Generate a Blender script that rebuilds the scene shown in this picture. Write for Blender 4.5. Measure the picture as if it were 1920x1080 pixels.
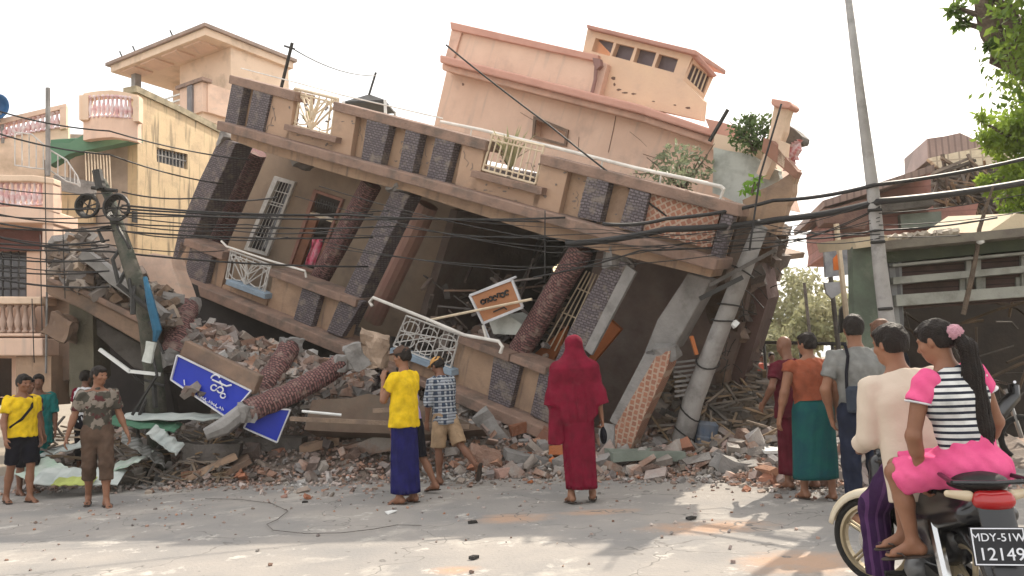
import bpy, bmesh, math, random
import numpy as np
from mathutils import Vector, Matrix, noise
S = bpy.context.scene
for o in list(bpy.data.objects): bpy.data.objects.remove(o)
R = math.radians
# ------------------------------------------------------------------ camera
FPX, EYE = 1500.0, 1.5
PITCH, ROLL = math.atan(150/FPX), R(2.4)
FW = Vector((0, math.cos(PITCH), math.sin(PITCH)))
_u0 = Vector((0, -math.sin(PITCH), math.cos(PITCH))); _r0 = Vector((1, 0, 0))
RT = _r0*math.cos(ROLL) - _u0*math.sin(ROLL)
UP = _r0*math.sin(ROLL) + _u0*math.cos(ROLL)
cd = bpy.data.cameras.new('camera'); cam = bpy.data.objects.new('camera', cd)
S.collection.objects.link(cam); S.camera = cam
cd.sensor_width = 36; cd.lens = 36*FPX/1920; cd.clip_end = 2000; cd.clip_start = .05
M = Matrix((RT, UP, -FW)).transposed().to_4x4(); M.translation = Vector((0, 0, EYE)); cam.matrix_world = M
# ------------------------------------------------------------------ sky, sun, exposure
SUN_EL, SUN_AZ = 43, 36          # degrees; azimuth from +Y (ahead) towards +X (right)
W = bpy.data.worlds.new('World'); S.world = W; W.use_nodes = True
nt = W.node_tree; bg = nt.nodes['Background']
sky = nt.nodes.new('ShaderNodeTexSky'); sky.sky_type = 'NISHITA'; sky.sun_disc = False
sky.sun_elevation = R(SUN_EL); sky.sun_rotation = R(SUN_AZ); sky.air_density = 1.0; sky.dust_density = 6.0; sky.ozone_density = 1.0
hz_ = nt.nodes.new('ShaderNodeMix'); hz_.data_type = 'RGBA'; hz_.inputs[0].default_value = .8; hz_.inputs[7].default_value = (6.6, 6.5, 6.3, 1)   # bright white haze over the sky
nt.links.new(sky.outputs[0], hz_.inputs[6]); nt.links.new(hz_.outputs[2], bg.inputs[0]); bg.inputs[1].default_value = .15
sd = bpy.data.lights.new('sun', 'SUN'); sun = bpy.data.objects.new('sun', sd); S.collection.objects.link(sun)
sd.energy = 3.3; sd.angle = R(.6); sd.color = (1, .9, .76)
sdir = Vector((math.sin(R(SUN_AZ))*math.cos(R(SUN_EL)), math.cos(R(SUN_AZ))*math.cos(R(SUN_EL)), math.sin(R(SUN_EL))))
sun.rotation_euler = sdir.to_track_quat('Z', 'Y').to_euler()
S.view_settings.view_transform = 'Standard'; S.view_settings.look = 'None'; S.view_settings.gamma = 1
S.view_settings.exposure = .9
S.cycles.max_bounces = 6; S.cycles.transparent_max_bounces = 6
# ------------------------------------------------------------------ helpers
def ray(x, y): return (RT*(x-960) + UP*(540-y))/FPX + FW
CAM = Vector((0, 0, EYE))
def at(x, y, Y):                       # the point seen at a pixel of the photo, at distance Y ahead
    d = ray(x, y); return CAM + d*(Y/d.y)
def gnd(x, y, z=0):                    # the point of the ground seen at a pixel
    d = ray(x, y); return CAM + d*((z-EYE)/d.z)
def V3(*a): return Vector(a)
class Frame:                           # a plane: origin, right, up, outward
    def __init__(s, o, u, v, n=None):
        s.o = Vector(o); s.u = Vector(u).normalized(); s.v = Vector(v); s.v = (s.v - s.u*s.v.dot(s.u)).normalized()
        s.n = s.u.cross(s.v).normalized()
        m = Matrix((s.u, s.v, s.n)).transposed().to_4x4(); m.translation = s.o; s.m = m
    def q(s, x, y, w=0):
        d = ray(x, y); t = (s.o + s.n*w - CAM).dot(s.n)/d.dot(s.n); return CAM + d*t
    def uv(s, x, y, w=0):
        p = s.q(x, y, w) - s.o; return p.dot(s.u), p.dot(s.v)
    def P(s, u, v, w=0): return s.o + s.u*u + s.v*v + s.n*w
def vframe(p, q):                      # upright plane through p, running towards q
    d = Vector(q) - Vector(p); d.z = 0; return Frame(p, d, (0, 0, 1))
rnd = random.Random(7)
class MB:
    def __init__(s): s.v = []; s.f = []
    def add(s, vs, fs):
        k = len(s.v); s.v += [Vector(p) for p in vs]; s.f += [tuple(i+k for i in f) for f in fs]; return s
    def hexa(s, p):                    # 4 front, 4 back
        return s.add(p, [(0,1,2,3), (7,6,5,4), (0,4,5,1), (1,5,6,2), (2,6,7,3), (3,7,4,0)])
    def box(s, F, u0, u1, v0, v1, w0, w1):
        c = [(u0,v0),(u1,v0),(u1,v1),(u0,v1)]
        return s.hexa([F.P(a,b,w1) for a,b in c] + [F.P(a,b,w0) for a,b in c])
    def prism(s, pts, vec):
        n = len(pts); vec = Vector(vec); pts = [Vector(p) for p in pts]
        fs = [tuple(range(n)), tuple(range(2*n-1, n-1, -1))] + [(i, i+n, (i+1)%n+n, (i+1)%n) for i in range(n)]
        return s.add(pts + [p+vec for p in pts], fs)
    def fp(s, F, pix, w0, w1):         # outline on plane w1 of F, thickness back to w0
        return s.prism([F.q(x, y, w1) for x, y in pix], F.n*(w0-w1))
    def fph(s, F, outer, holes, w0, w1):         # the same with openings cut through
        loops = [[F.q(x, y, w1) for x, y in lp] for lp in [outer]+holes]
        return s.holed(loops, F.n*(w0-w1))
    def holed(s, loops, vec):
        from mathutils.geometry import tessellate_polygon
        tris = tessellate_polygon(loops); flat = [p for lp in loops for p in lp]; n = len(flat)
        fs = [tuple(t) for t in tris] + [tuple(i+n for i in reversed(t)) for t in tris]; k = 0
        for lp in loops:
            m = len(lp); fs += [(k+i, k+(i+1) % m, k+(i+1) % m+n, k+i+n) for i in range(m)]; k += m
        return s.add(flat+[p+vec for p in flat], fs)
    def fa(s, Y, pix, d):              # outline facing the camera at distance Y, d thick
        return s.prism([at(x, y, Y) for x, y in pix], Vector((0, d, 0)))
    def tube(s, pts, r, n=8, cap=True):
        pts = [Vector(p) for p in pts]; m = len(pts)
        rr = r if isinstance(r, (list, tuple)) else [r]*m
        k = len(s.v); prev = None
        for i, p in enumerate(pts):
            t = (pts[min(i+1, m-1)] - pts[max(i-1, 0)]).normalized()
            if prev is None:
                a = t.cross(Vector((0, 0, 1)))
                if a.length < .05: a = t.cross(Vector((0, 1, 0)))
            else: a = prev - t*prev.dot(t)
            a.normalize(); b = t.cross(a); prev = a
            for j in range(n):
                g = 2*math.pi*j/n + (math.pi/4 if n == 4 else 0)
                s.v.append(p + (a*math.cos(g) + b*math.sin(g))*rr[i])
        for i in range(m-1):
            for j in range(n):
                s.f.append((k+i*n+j, k+(i+1)*n+j, k+(i+1)*n+(j+1)%n, k+i*n+(j+1)%n))
        if cap: s.f += [tuple(k+j for j in range(n)), tuple(k+(m-1)*n+j for j in reversed(range(n)))]
        return s
    def bar(s, a, b, w, t=None, side=None):      # rectangular bar
        a = Vector(a); b = Vector(b); t = t or w; d = (b-a).normalized()
        x = Vector(side) if side is not None else d.cross(Vector((0, 0, 1)))
        if x.length < .05: x = Vector((1, 0, 0))
        x = (x - d*x.dot(d)).normalized(); y = d.cross(x)
        c = [(-w/2,-t/2),(w/2,-t/2),(w/2,t/2),(-w/2,t/2)]
        return s.hexa([b + x*i + y*j for i, j in c] + [a + x*i + y*j for i, j in c])
    def rock(s, c, sx, sy, sz, rg=rnd, rot=None):
        rot = rot or Matrix.Rotation(rg.uniform(0, 6.3), 3, 'Z') @ Matrix.Rotation(rg.gauss(0, .5), 3, 'X') @ Matrix.Rotation(rg.gauss(0, .5), 3, 'Y')
        vs = []
        for x in (-1, 1):
            for y in (-1, 1):
                for z in (-1, 1):
                    vs.append(Vector(c) + rot @ Vector((x*sx*rg.uniform(.55, 1), y*sy*rg.uniform(.55, 1), z*sz*rg.uniform(.55, 1)))*.5)
        return s.add(vs, [(0,1,3,2), (4,6,7,5), (0,4,5,1), (2,3,7,6), (0,2,6,4), (1,5,7,3)])
    def rough(s, c, sx, sy, sz, rot=None, rg=rnd, sub=2, amp=.12):   # a broken lump with uneven faces
        bm = bmesh.new(); bmesh.ops.create_cube(bm, size=1)
        bmesh.ops.subdivide_edges(bm, edges=bm.edges[:], cuts=sub+1, use_grid_fill=True)
        off = Vector((rg.uniform(0, 99), rg.uniform(0, 99), rg.uniform(0, 99)))
        rot = rot or Matrix.Rotation(rg.uniform(0, 6.3), 3, 'Z') @ Matrix.Rotation(rg.gauss(0, .3), 3, 'X')
        vs = []
        for v in bm.verts:
            p = Vector((v.co.x*sx, v.co.y*sy, v.co.z*sz)); nn = noise.noise_vector(p*2.2/max(.2, min(1, max(sx, sy, sz))) + off)
            vs.append(Vector(c) + rot @ (p + nn*amp*max(min(sx, sy, sz)*2, .1)))
        fs = [tuple(x.index for x in f.verts) for f in bm.faces]; bm.free()
        return s.add(vs, fs)
    def lathe(s, a, b, prof, n=10):    # turned shape along a->b; prof = [(t, r)]
        a = Vector(a); b = Vector(b)
        return s.tube([a.lerp(b, t) for t, _ in prof], [r for _, r in prof], n)
    def build_split(s, name, mat, parent=None, frame=None, **k):      # one object per separate piece
        g = list(range(len(s.v)))
        def fd(a):
            while g[a] != a: g[a] = g[g[a]]; a = g[a]
            return a
        for f in s.f:
            for b in f[1:]: g[fd(b)] = fd(f[0])
        grp = {}
        for f in s.f: grp.setdefault(fd(f[0]), []).append(f)
        for fs in grp.values():
            ids = sorted({i for f in fs for i in f}); mp = {i: j for j, i in enumerate(ids)}; m = MB(); m.v = [s.v[i] for i in ids]; m.f = [tuple(mp[i] for i in f) for f in fs]; o = m.build(name, mat, parent, frame, **k)
        return o
    def build(s, name, mat, parent=None, frame=None, smooth=False, bevel=0, solid=0):
        me = bpy.data.meshes.new(name)
        vs = s.v
        o = bpy.data.objects.new(name, me)
        if frame is not None:
            inv = frame.m.inverted(); vs = [inv @ p for p in vs]
        me.from_pydata([tuple(p) for p in vs], [], s.f); me.validate(); me.update()
        S.collection.objects.link(o)
        bm = bmesh.new(); bm.from_mesh(me); bmesh.ops.recalc_face_normals(bm, faces=bm.faces[:]); bm.to_mesh(me); bm.free()
        me.materials.append(mat)
        if smooth: me.polygons.foreach_set('use_smooth', [True]*len(me.polygons))
        m = frame.m if frame is not None else Matrix.Identity(4)
        if parent is not None:
            o.parent = parent; o.matrix_parent_inverse = parent_m(parent).inverted()
        o.matrix_basis = m; o['_m'] = [c for r_ in m for c in r_]
        if bevel:
            b = o.modifiers.new('bevel', 'BEVEL'); b.width = bevel; b.limit_method = 'ANGLE'; b.segments = 2
        if solid:
            b = o.modifiers.new('solid', 'SOLIDIFY'); b.thickness = solid
        return o
def parent_m(p):
    c = list(p['_m']); return Matrix([c[0:4], c[4:8], c[8:12], c[12:16]])
def empty(name, loc, rz=0):
    o = bpy.data.objects.new(name, None); S.collection.objects.link(o); o.empty_display_size = .2
    m = Matrix.Translation(Vector(loc)) @ Matrix.Rotation(rz, 4, 'Z')
    o.matrix_basis = m; o['_m'] = [c for r_ in m for c in r_]; return o
def tag(o, label=None, cat=None, group=None, kind=None):
    if label: o['label'] = label
    if cat: o['category'] = cat
    if group: o['group'] = group
    if kind: o['kind'] = kind
    return o
def lerp(a, b, t): return a + (b-a)*t
def l2(a, b, t): return (a[0] + (b[0]-a[0])*t, a[1] + (b[1]-a[1])*t)
def rag(pts, n=5, amp=3, rg=rnd, closed=False):       # breaks a straight outline into a ragged one
    out = []
    for i in range(len(pts)-1):
        for k in range(n):
            p = l2(pts[i], pts[i+1], k/n)
            out.append(p if k == 0 else (p[0] + rg.gauss(0, amp), p[1] + rg.gauss(0, amp)))
    return out + [pts[-1]]
# ------------------------------------------------------------------ materials
_mats = {}
def mat(name, col, col2=None, sc=3, rough=.8, bump=.15, bsc=None, kind='noise', spec=.3, metal=0, det=6, mix=(.35, .65),
        stain=None, stain_sc=.7, stain_lo=.5, stain_hi=.7, brick=None, island=0, trans=0, gen=False, wave=None, checker=None, emit=None, streak=None):
    if name in _mats: return _mats[name]
    m = bpy.data.materials.new(name); m.use_nodes = True; n = m.node_tree.nodes; l = m.node_tree.links
    b = n['Principled BSDF']; b.inputs['Roughness'].default_value = rough; b.inputs['Metallic'].default_value = metal
    b.inputs['Specular IOR Level'].default_value = spec
    tc = n.new('ShaderNodeTexCoord'); co = tc.outputs['Object']
    def noise_(scale, d=det, ro=.55):
        x = n.new('ShaderNodeTexNoise'); x.inputs['Scale'].default_value = scale; x.inputs['Detail'].default_value = d
        x.inputs['Roughness'].default_value = ro; l.new(co, x.inputs['Vector']); return x.outputs['Fac']
    def ramp(src, lo, hi):
        x = n.new('ShaderNodeMapRange'); x.inputs[1].default_value = lo; x.inputs[2].default_value = hi; l.new(src, x.inputs[0]); x.clamp = True
        return x.outputs[0]
    def mixc(f, a, c):
        x = n.new('ShaderNodeMix'); x.data_type = 'RGBA'
        if isinstance(f, float): x.inputs[0].default_value = f
        else: l.new(f, x.inputs[0])
        for i, q in ((6, a), (7, c)):
            if isinstance(q, (tuple, list)): x.inputs[i].default_value = (*q[:3], 1)
            else: l.new(q, x.inputs[i])
        return x.outputs[2]
    def math_(op, a, c=None):
        x = n.new('ShaderNodeMath'); x.operation = op
        for i, q in enumerate((a, c)):
            if q is None: continue
            if isinstance(q, (int, float)): x.inputs[i].default_value = q
            else: l.new(q, x.inputs[i])
        return x.outputs[0]
    col2 = col2 or tuple(c*.75 for c in col)
    h = None
    if brick:      # (scale, mortar colour, width, height, mortar size)
        x = n.new('ShaderNodeTexBrick'); sp_ = n.new('ShaderNodeSeparateXYZ'); l.new(co, sp_.inputs[0]); cb_ = n.new('ShaderNodeCombineXYZ')
        wb = math_('MULTIPLY', noise_(7, 2), .05)
        l.new(math_('ADD', sp_.outputs[0], sp_.outputs[2]), cb_.inputs[0]); l.new(math_('ADD', sp_.outputs[1], wb), cb_.inputs[1]); l.new(cb_.outputs[0], x.inputs['Vector']); s_, mc, bw, bh, ms = brick
        x.inputs['Scale'].default_value = s_; x.inputs['Brick Width'].default_value = bw; x.inputs['Row Height'].default_value = bh
        x.inputs['Mortar Size'].default_value = ms; x.inputs['Mortar Smooth'].default_value = .3
        x.inputs['Color1'].default_value = (*col, 1); x.inputs['Color2'].default_value = (*col2, 1); x.inputs['Mortar'].default_value = (*mc, 1)
        c_ = x.outputs['Color']; h = math_('SUBTRACT', 1.0, x.outputs['Fac'])
    elif kind == 'cells':
        x = n.new('ShaderNodeTexVoronoi'); x.inputs['Scale'].default_value = sc; l.new(co, x.inputs['Vector'])
        sp = n.new('ShaderNodeSeparateColor'); l.new(x.outputs['Color'], sp.inputs[0]); c_ = mixc(sp.outputs[0], col, col2)
        dk = ramp(x.outputs['Distance'], .25, .6); c_ = mixc(dk, c_, tuple(q*.35 for q in col)); h = math_('SUBTRACT', 1.0, x.outputs['Distance'])
    else:
        c_ = mixc(ramp(noise_(sc), mix[0], mix[1]), col, col2)
    if wave:       # (axis, scale, colour, threshold)
        sx = n.new('ShaderNodeSeparateXYZ'); l.new(co, sx.inputs[0])
        for ax, ws, wc, th in wave:
            f = math_('FRACT', math_('MULTIPLY', sx.outputs[ax], ws)); g = math_('LESS_THAN', f, th)
            c_ = mixc(g, c_, wc)
    if stain:
        f = ramp(noise_(stain_sc, 8, .65), stain_lo, stain_hi); c_ = mixc(f, c_, stain)
    if streak:     # (colour, amount low, high): run-off marks down the local vertical
        mp = n.new('ShaderNodeMapping'); mp.inputs['Scale'].default_value = (5, .45, 5); l.new(co, mp.inputs[0]); x = n.new('ShaderNodeTexNoise'); x.inputs['Scale'].default_value = 1.6; x.inputs['Detail'].default_value = 7; l.new(mp.outputs[0], x.inputs['Vector'])
        c_ = mixc(ramp(x.outputs['Fac'], streak[1], streak[2]), c_, streak[0])
    if island:
        g = n.new('ShaderNodeNewGeometry'); hs = n.new('ShaderNodeHueSaturation'); l.new(c_, hs.inputs['Color'])
        v = n.new('ShaderNodeMapRange'); l.new(g.outputs['Random Per Island'], v.inputs[0]); v.inputs[3].default_value = 1-island; v.inputs[4].default_value = 1+island
        l.new(v.outputs[0], hs.inputs['Value'])
        v2 = n.new('ShaderNodeMapRange'); g2 = math_('FRACT', math_('MULTIPLY', g.outputs['Random Per Island'], 37.3)); l.new(g2, v2.inputs[0]); v2.inputs[3].default_value = .4; v2.inputs[4].default_value = 1.5
        l.new(v2.outputs[0], hs.inputs['Saturation']); c_ = hs.outputs[0]
    l.new(c_, b.inputs['Base Color'])
    if bump:
        bp = n.new('ShaderNodeBump'); bp.inputs['Strength'].default_value = min(1, bump*2); bp.inputs['Distance'].default_value = .02
        nh = noise_(bsc or sc*6, 4)
        if h is not None: nh = math_('ADD', math_('MULTIPLY', nh, .4), h)
        l.new(nh, bp.inputs['Height']); l.new(bp.outputs[0], b.inputs['Normal'])
    if trans:
        b.inputs['Transmission Weight'].default_value = 0
        t = n.new('ShaderNodeBsdfTranslucent'); l.new(c_, t.inputs[0]); ms = n.new('ShaderNodeMixShader'); ms.inputs[0].default_value = trans
        l.new(b.outputs[0], ms.inputs[1]); l.new(t.outputs[0], ms.inputs[2]); l.new(ms.outputs[0], n['Material Output'].inputs[0])
    _mats[name] = m; return m
# ------------------------------------------------------------------ ground
GR = mat('road_concrete', (.30, .275, .25), (.225, .215, .205), sc=.8, rough=.92, bump=.25, bsc=30, mix=(.38, .62), stain=(.40, .37, .33), stain_sc=1.3, stain_lo=.56, stain_hi=.70)
PATCH = mat('brick_dust', (.42, .24, .14), (.34, .25, .19), sc=4, rough=.95)
n = GR.node_tree.nodes; l = GR.node_tree.links; b = n['Principled BSDF']; src = b.inputs['Base Color'].links[0].from_socket
tc = n.new('ShaderNodeTexCoord')
def nz(sc, d=6, r=.6, vec=None):
    x = n.new('ShaderNodeTexNoise'); x.inputs['Scale'].default_value = sc; x.inputs['Detail'].default_value = d; x.inputs['Roughness'].default_value = r; l.new(vec or tc.outputs['Object'], x.inputs['Vector']); return x.outputs['Fac']
def mr(s_, a, c): x = n.new('ShaderNodeMapRange'); x.inputs[1].default_value = a; x.inputs[2].default_value = c; l.new(s_, x.inputs[0]); return x.outputs[0]
def mx(f, a, c):
    x = n.new('ShaderNodeMix'); x.data_type = 'RGBA'; l.new(f, x.inputs[0]); l.new(a, x.inputs[6]); x.inputs[7].default_value = (*c, 1); return x.outputs[2]
def mul(a, c): x = n.new('ShaderNodeMath'); x.operation = 'MULTIPLY'; l.new(a, x.inputs[0]); l.new(c, x.inputs[1]); return x.outputs[0]
# brick dust blown over the right half of the road, dark spots, hairline cracks
def blob(cx, cy, rx, ry):
    m = n.new('ShaderNodeMapping'); m.vector_type = 'TEXTURE'; m.inputs['Location'].default_value = (cx, cy, 0); m.inputs['Scale'].default_value = (rx, ry, 1); l.new(tc.outputs['Object'], m.inputs[0])
    g = n.new('ShaderNodeTexGradient'); g.gradient_type = 'SPHERICAL'; l.new(m.outputs[0], g.inputs[0]); return g.outputs['Fac']
for q, rx, ry in (((960, 972), .75, .5), ((1330, 988), 1.1, .55), ((1500, 1055), .9, .7), ((850, 1068), .4, .25), ((1120, 960), .8, .3)):
    c = gnd(*q); src = mx(mr(mul(nz(3.5, 8, .7), blob(c.x, c.y, rx, ry)), .18, .42), src, (.39, .265, .19))
src = mx(mr(nz(9, 4), .66, .72), src, (.16, .15, .14)); src = mx(mr(nz(2.2, 8, .75), .58, .66), src, (.46, .43, .39))
vo = n.new('ShaderNodeTexVoronoi'); vo.feature = 'DISTANCE_TO_EDGE'; vo.inputs['Scale'].default_value = .55; dn = n.new('ShaderNodeVectorMath'); dn.operation = 'ADD'; nn_ = n.new('ShaderNodeTexNoise'); nn_.inputs['Scale'].default_value = 2.5; l.new(tc.outputs['Object'], nn_.inputs[0]); l.new(tc.outputs['Object'], dn.inputs[0]); l.new(nn_.outputs['Color'], dn.inputs[1]); l.new(dn.outputs[0], vo.inputs['Vector'])
src = mx(mr(vo.outputs['Distance'], .008, .001), src, (.15, .14, .13)); l.new(src, b.inputs['Base Color'])
m_ = MB(); n_ = 60
vs = []; fs = []
for i in range(n_+1):
    for j in range(n_+1):
        x = -9+18*i/n_; y = 1+17*j/n_; vs.append((x, y, .012*noise.noise(Vector((x*.5, y*.5, 3)))))
m_.add(vs, [(i*(n_+1)+j, (i+1)*(n_+1)+j, (i+1)*(n_+1)+j+1, i*(n_+1)+j+1) for i in range(n_) for j in range(n_)])
tag(m_.build('road', GR, smooth=True), kind='structure')
m_ = MB(); m_.add([(-600, -300, -.03), (600, -300, -.03), (600, 900, -.03), (-600, 900, -.03)], [(0, 1, 2, 3)])
tag(m_.build('ground', mat('dirt', (.26, .22, .17), (.2, .17, .13), sc=.5, rough=.95)), kind='structure')

# ------------------------------------------------------------------ materials of the place
TAN = mat('plaster_tan', (.43, .29, .195), (.35, .235, .16), sc=2.2, stain=(.23, .16, .12), stain_sc=1.6, stain_lo=.50, stain_hi=.74, bump=.35, streak=((.19, .14, .11), .53, .72))
TAND = mat('plaster_brown', (.27, .18, .125), (.20, .135, .10), sc=2.5, stain=(.13, .10, .08), stain_sc=1.8, bump=.25)
LEDGE = mat('plaster_ledge', (.29, .19, .145), (.21, .14, .11), sc=4, stain=(.14, .11, .09), stain_sc=2, bump=.3)
PINKW = mat('plaster_pink', (.74, .53, .41), (.67, .47, .36), sc=1.5, stain=(.48, .34, .27), stain_sc=1.2, stain_lo=.55, stain_hi=.8, bump=.15, streak=((.56, .42, .34), .55, .75))
PINKD = mat('trim_pink', (.58, .32, .25), (.52, .28, .22), sc=3, bump=.15)
PEACH = mat('plaster_peach', (.74, .56, .42), (.68, .51, .38), sc=1.2, stain=(.46, .34, .24), stain_sc=1.0, bump=.1)
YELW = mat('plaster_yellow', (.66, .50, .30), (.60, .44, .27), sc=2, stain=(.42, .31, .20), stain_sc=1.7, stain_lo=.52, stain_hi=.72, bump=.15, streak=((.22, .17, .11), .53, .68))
PEB = mat('pebble_blue', (.205, .175, .185), (.13, .112, .125), brick=(1, (.085, .07, .073), .08, .042, .010), bump=.6, stain=(.24, .20, .17), stain_sc=4.5, stain_lo=.52, stain_hi=.66)
PEBR = mat('pebble_maroon', (.19, .08, .08), (.30, .16, .14), brick=(1, (.08, .045, .044), .065, .042, .010), bump=.6, stain=(.27, .19, .16), stain_sc=4.5, stain_lo=.53, stain_hi=.66)
TILE = mat('tile_lattice', (.38, .175, .11), (.30, .135, .09), brick=(1, (.46, .33, .25), .085, .085, .014), bump=.4, stain=(.30, .15, .10), stain_sc=2, stain_lo=.55, stain_hi=.8)
CONC = mat('concrete_grey', (.30, .285, .27), (.22, .21, .20), sc=3, stain=(.14, .13, .12), stain_sc=2, bump=.35)
CONCD = mat('concrete_dark', (.14, .125, .115), (.09, .08, .07), sc=3, stain=(.05, .045, .04), stain_sc=2, bump=.5)
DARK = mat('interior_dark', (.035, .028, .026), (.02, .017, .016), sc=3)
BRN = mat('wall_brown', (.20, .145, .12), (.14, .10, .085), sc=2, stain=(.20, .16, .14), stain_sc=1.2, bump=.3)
STEEL = mat('metal_pale', (.58, .56, .53), (.45, .43, .40), sc=9, rough=.45, bump=.05, stain=(.25, .15, .10), stain_sc=6, stain_lo=.6, stain_hi=.75)
CREAM = mat('metal_cream', (.72, .60, .44), (.6, .48, .34), sc=8, rough=.5, bump=.05)
IRON = mat('metal_dark', (.04, .038, .036), rough=.5, metal=.3)
GLASS = mat('glass_dark', (.035, .03, .035), (.06, .05, .055), sc=1, rough=.12, bump=0, spec=.6)
WHITE_ = mat('paint_white', (.74, .74, .71), (.62, .62, .6), sc=4)
PALE = mat('plaster_pale', (.55, .57, .53), (.46, .48, .44), sc=2, stain=(.30, .31, .28), stain_sc=2)
ORG = mat('panel_orange', (.45, .14, .04), (.36, .11, .035), sc=2, rough=.6)
WOOD = mat('wood_grey', (.28, .20, .14), (.18, .13, .10), sc=6, bump=.4)
BARKM = mat('bark', (.17, .125, .09), (.10, .075, .055), sc=9, bump=.6)
GREENW = mat('paint_green', (.13, .165, .12), (.09, .105, .08), sc=3, stain=(.22, .22, .18), stain_sc=2)
GREENS = mat('paint_soffit_green', (.12, .24, .15), (.1, .2, .13), sc=3)
BLUE = mat('sign_blue', (.012, .035, .42), (.010, .03, .36), sc=3, rough=.35, bump=.03)
REDB = mat('brick_red', (.36, .15, .10), (.28, .11, .08), sc=4, bump=.4)
# ------------------------------------------------------------------ the collapsed house: facade plane
P0 = CAM + ray(1025, 805)*12.5
_u = -(RT*-2447 + UP*810 + FW*1500); _a = (810+1500*-.2)/2447; _v = RT*_a + UP + FW*-.2
F1 = Frame(P0, _u, _v)
H1 = empty('collapsed_house', F1.o); tag(H1, 'big tan house collapsed and leaning over its crushed ground floor, pink upper storey behind', 'house')
SPLIT = {'coping', 'window_sill', 'parapet_bay', 'broken_capital', 'floor_ledge', 'upper_parapet', 'lower_parapet', 'handrail', 'parapet_pier', 'roof_slab', 'rain_pipe', 'broken_slab', 'interior_wall'}
def part(mb, name, m, parent=None, F=F1, **k): return (mb.build_split if name in SPLIT else mb.build)(name, m, parent or H1, F, **k)
def ln(p, q): return lambda x: p[1] + (q[1]-p[1])*(x-p[0])/(q[0]-p[0])
uT, uLt, uLb = ln((433, 141), (1385, 383)), ln((407, 227), (1340, 485)), ln((407, 243), (1340, 507))
def lean(x): return -.10 - .17*(x-430)/950            # sideways run of the leaning uprights per pixel down
def quad(xa, xb, fa, fb, da=0, db=0):                 # band piece between two lines, ends following the lean
    ya, yb = fa(xa)+da, fb(xa)+db; h = yb-ya; y2, y3 = fa(xb)+da, fb(xb)+db; h2 = y3-y2
    return [(xa, ya), (xb, y2), (xb+lean(xb)*h2, y3 + lean(xb)*h2*.3), (xa+lean(xa)*h, yb + lean(xa)*h*.3)]
def band(xa, xb, f_t, f_b, w0, w1, mb, da=0, db=0): return mb.fp(F1, quad(xa, xb, f_t, f_b, da, db), w0, w1)
# upper balcony band
m_ = MB()
for a, b in ((436, 550), (628, 908), (1016, 1380)): band(a, b, uT, uLt, -.2, 0, m_, 10, 2)
m_.fp(F1, [(543, 232), (632, 255), (628, 285), (534, 262)], -.2, 0); m_.fp(F1, [(893, 318), (1018, 352), (1006, 396), (878, 360)], -.2, 0)
part(m_, 'upper_parapet', TAN, bevel=.015)
m_ = MB()
for a, b in ((506, 551), (627, 668)): band(a, b, uT, uLt, .003, .13, m_, 14, 0)
m_.fp(F1, [(543, 235), (631, 258), (628, 284), (534, 262)], .003, .13)
for a, b in ((868, 909), (1015, 1066)): band(a, b, uT, uLt, .003, .13, m_, 16, 0)
m_.fp(F1, [(892, 322), (1017, 355), (1006, 396), (878, 358)], .003, .13)
part(m_, 'parapet_bay', mat('plaster_bay', (.46, .31, .215), (.40, .265, .185), sc=2, stain=(.26, .19, .15), stain_sc=1.5, stain_lo=.55, stain_hi=.8), bevel=.01)
m_ = MB()
for a, b in ((430, 553), (625, 911), (1013, 1385)):
    m_.fp(F1, [(a, uT(a)), (b, uT(b)), (b-2, uT(b)+15+.006*b), (a-2, uT(a)+13+.006*a)], -.32, .2)
part(m_, 'coping', LEDGE, bevel=.015)
m_ = MB(); m_.fp(F1, [(533, 232), (630, 257), (628, 268), (531, 243)], 0, .28); m_.fp(F1, [(884, 319), (1017, 352), (1014, 366), (881, 331)], 0, .28); part(m_, 'window_sill', LEDGE, bevel=.01)
m_ = MB(); m_.fp(F1, [(407, 226), (1345, 486), (1340, 508), (405, 243)], -.3, .42); part(m_, 'floor_ledge', LEDGE, bevel=.02)
m_ = MB(); m_.fp(F1, rag([(434, 240), (1340, 500)], 1)+rag([(1332, 520), (1053, 452), (857, 390), (760, 358), (660, 334), (483, 281), (432, 262)], 2, .8), -.35, .12); part(m_, 'fascia_beam', TAN, bevel=.01)
u0_, v0_ = F1.uv(430, 255); m_ = MB(); m_.box(F1, u0_, 1.6, v0_-.12, v0_-.0, -7, -.36); part(m_, 'balcony_ceiling', TAND)
for q in ([(435, 149), (458, 153), (444, 231), (421, 226)], [(475, 163), (508, 171), (492, 244), (461, 237)], [(688, 219), (731, 227), (713, 305), (677, 297)], [(761, 237), (789, 243), (772, 320), (746, 315)],
          [(817, 251), (854, 259), (834, 338), (799, 331)], [(1103, 317), (1144, 328), (1124, 413), (1082, 402)], [(1184, 338), (1220, 346), (1200, 433), (1160, 423)], [(1356, 386), (1378, 391), (1352, 480), (1332, 474)]):
    part(MB().fp(F1, [(x, y+4) for x, y in q], .003, .19), 'pebble_pilaster', PEB, bevel=.008)
FT = Frame(F1.q(1280, 400), F1.u + F1.v*.8, F1.v - F1.u*.8)
part(MB().fp(F1, [(1224, 347), (1354, 383), (1333, 468), (1202, 431)], .003, .10), 'tile_panel', TILE, F=FT)
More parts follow.
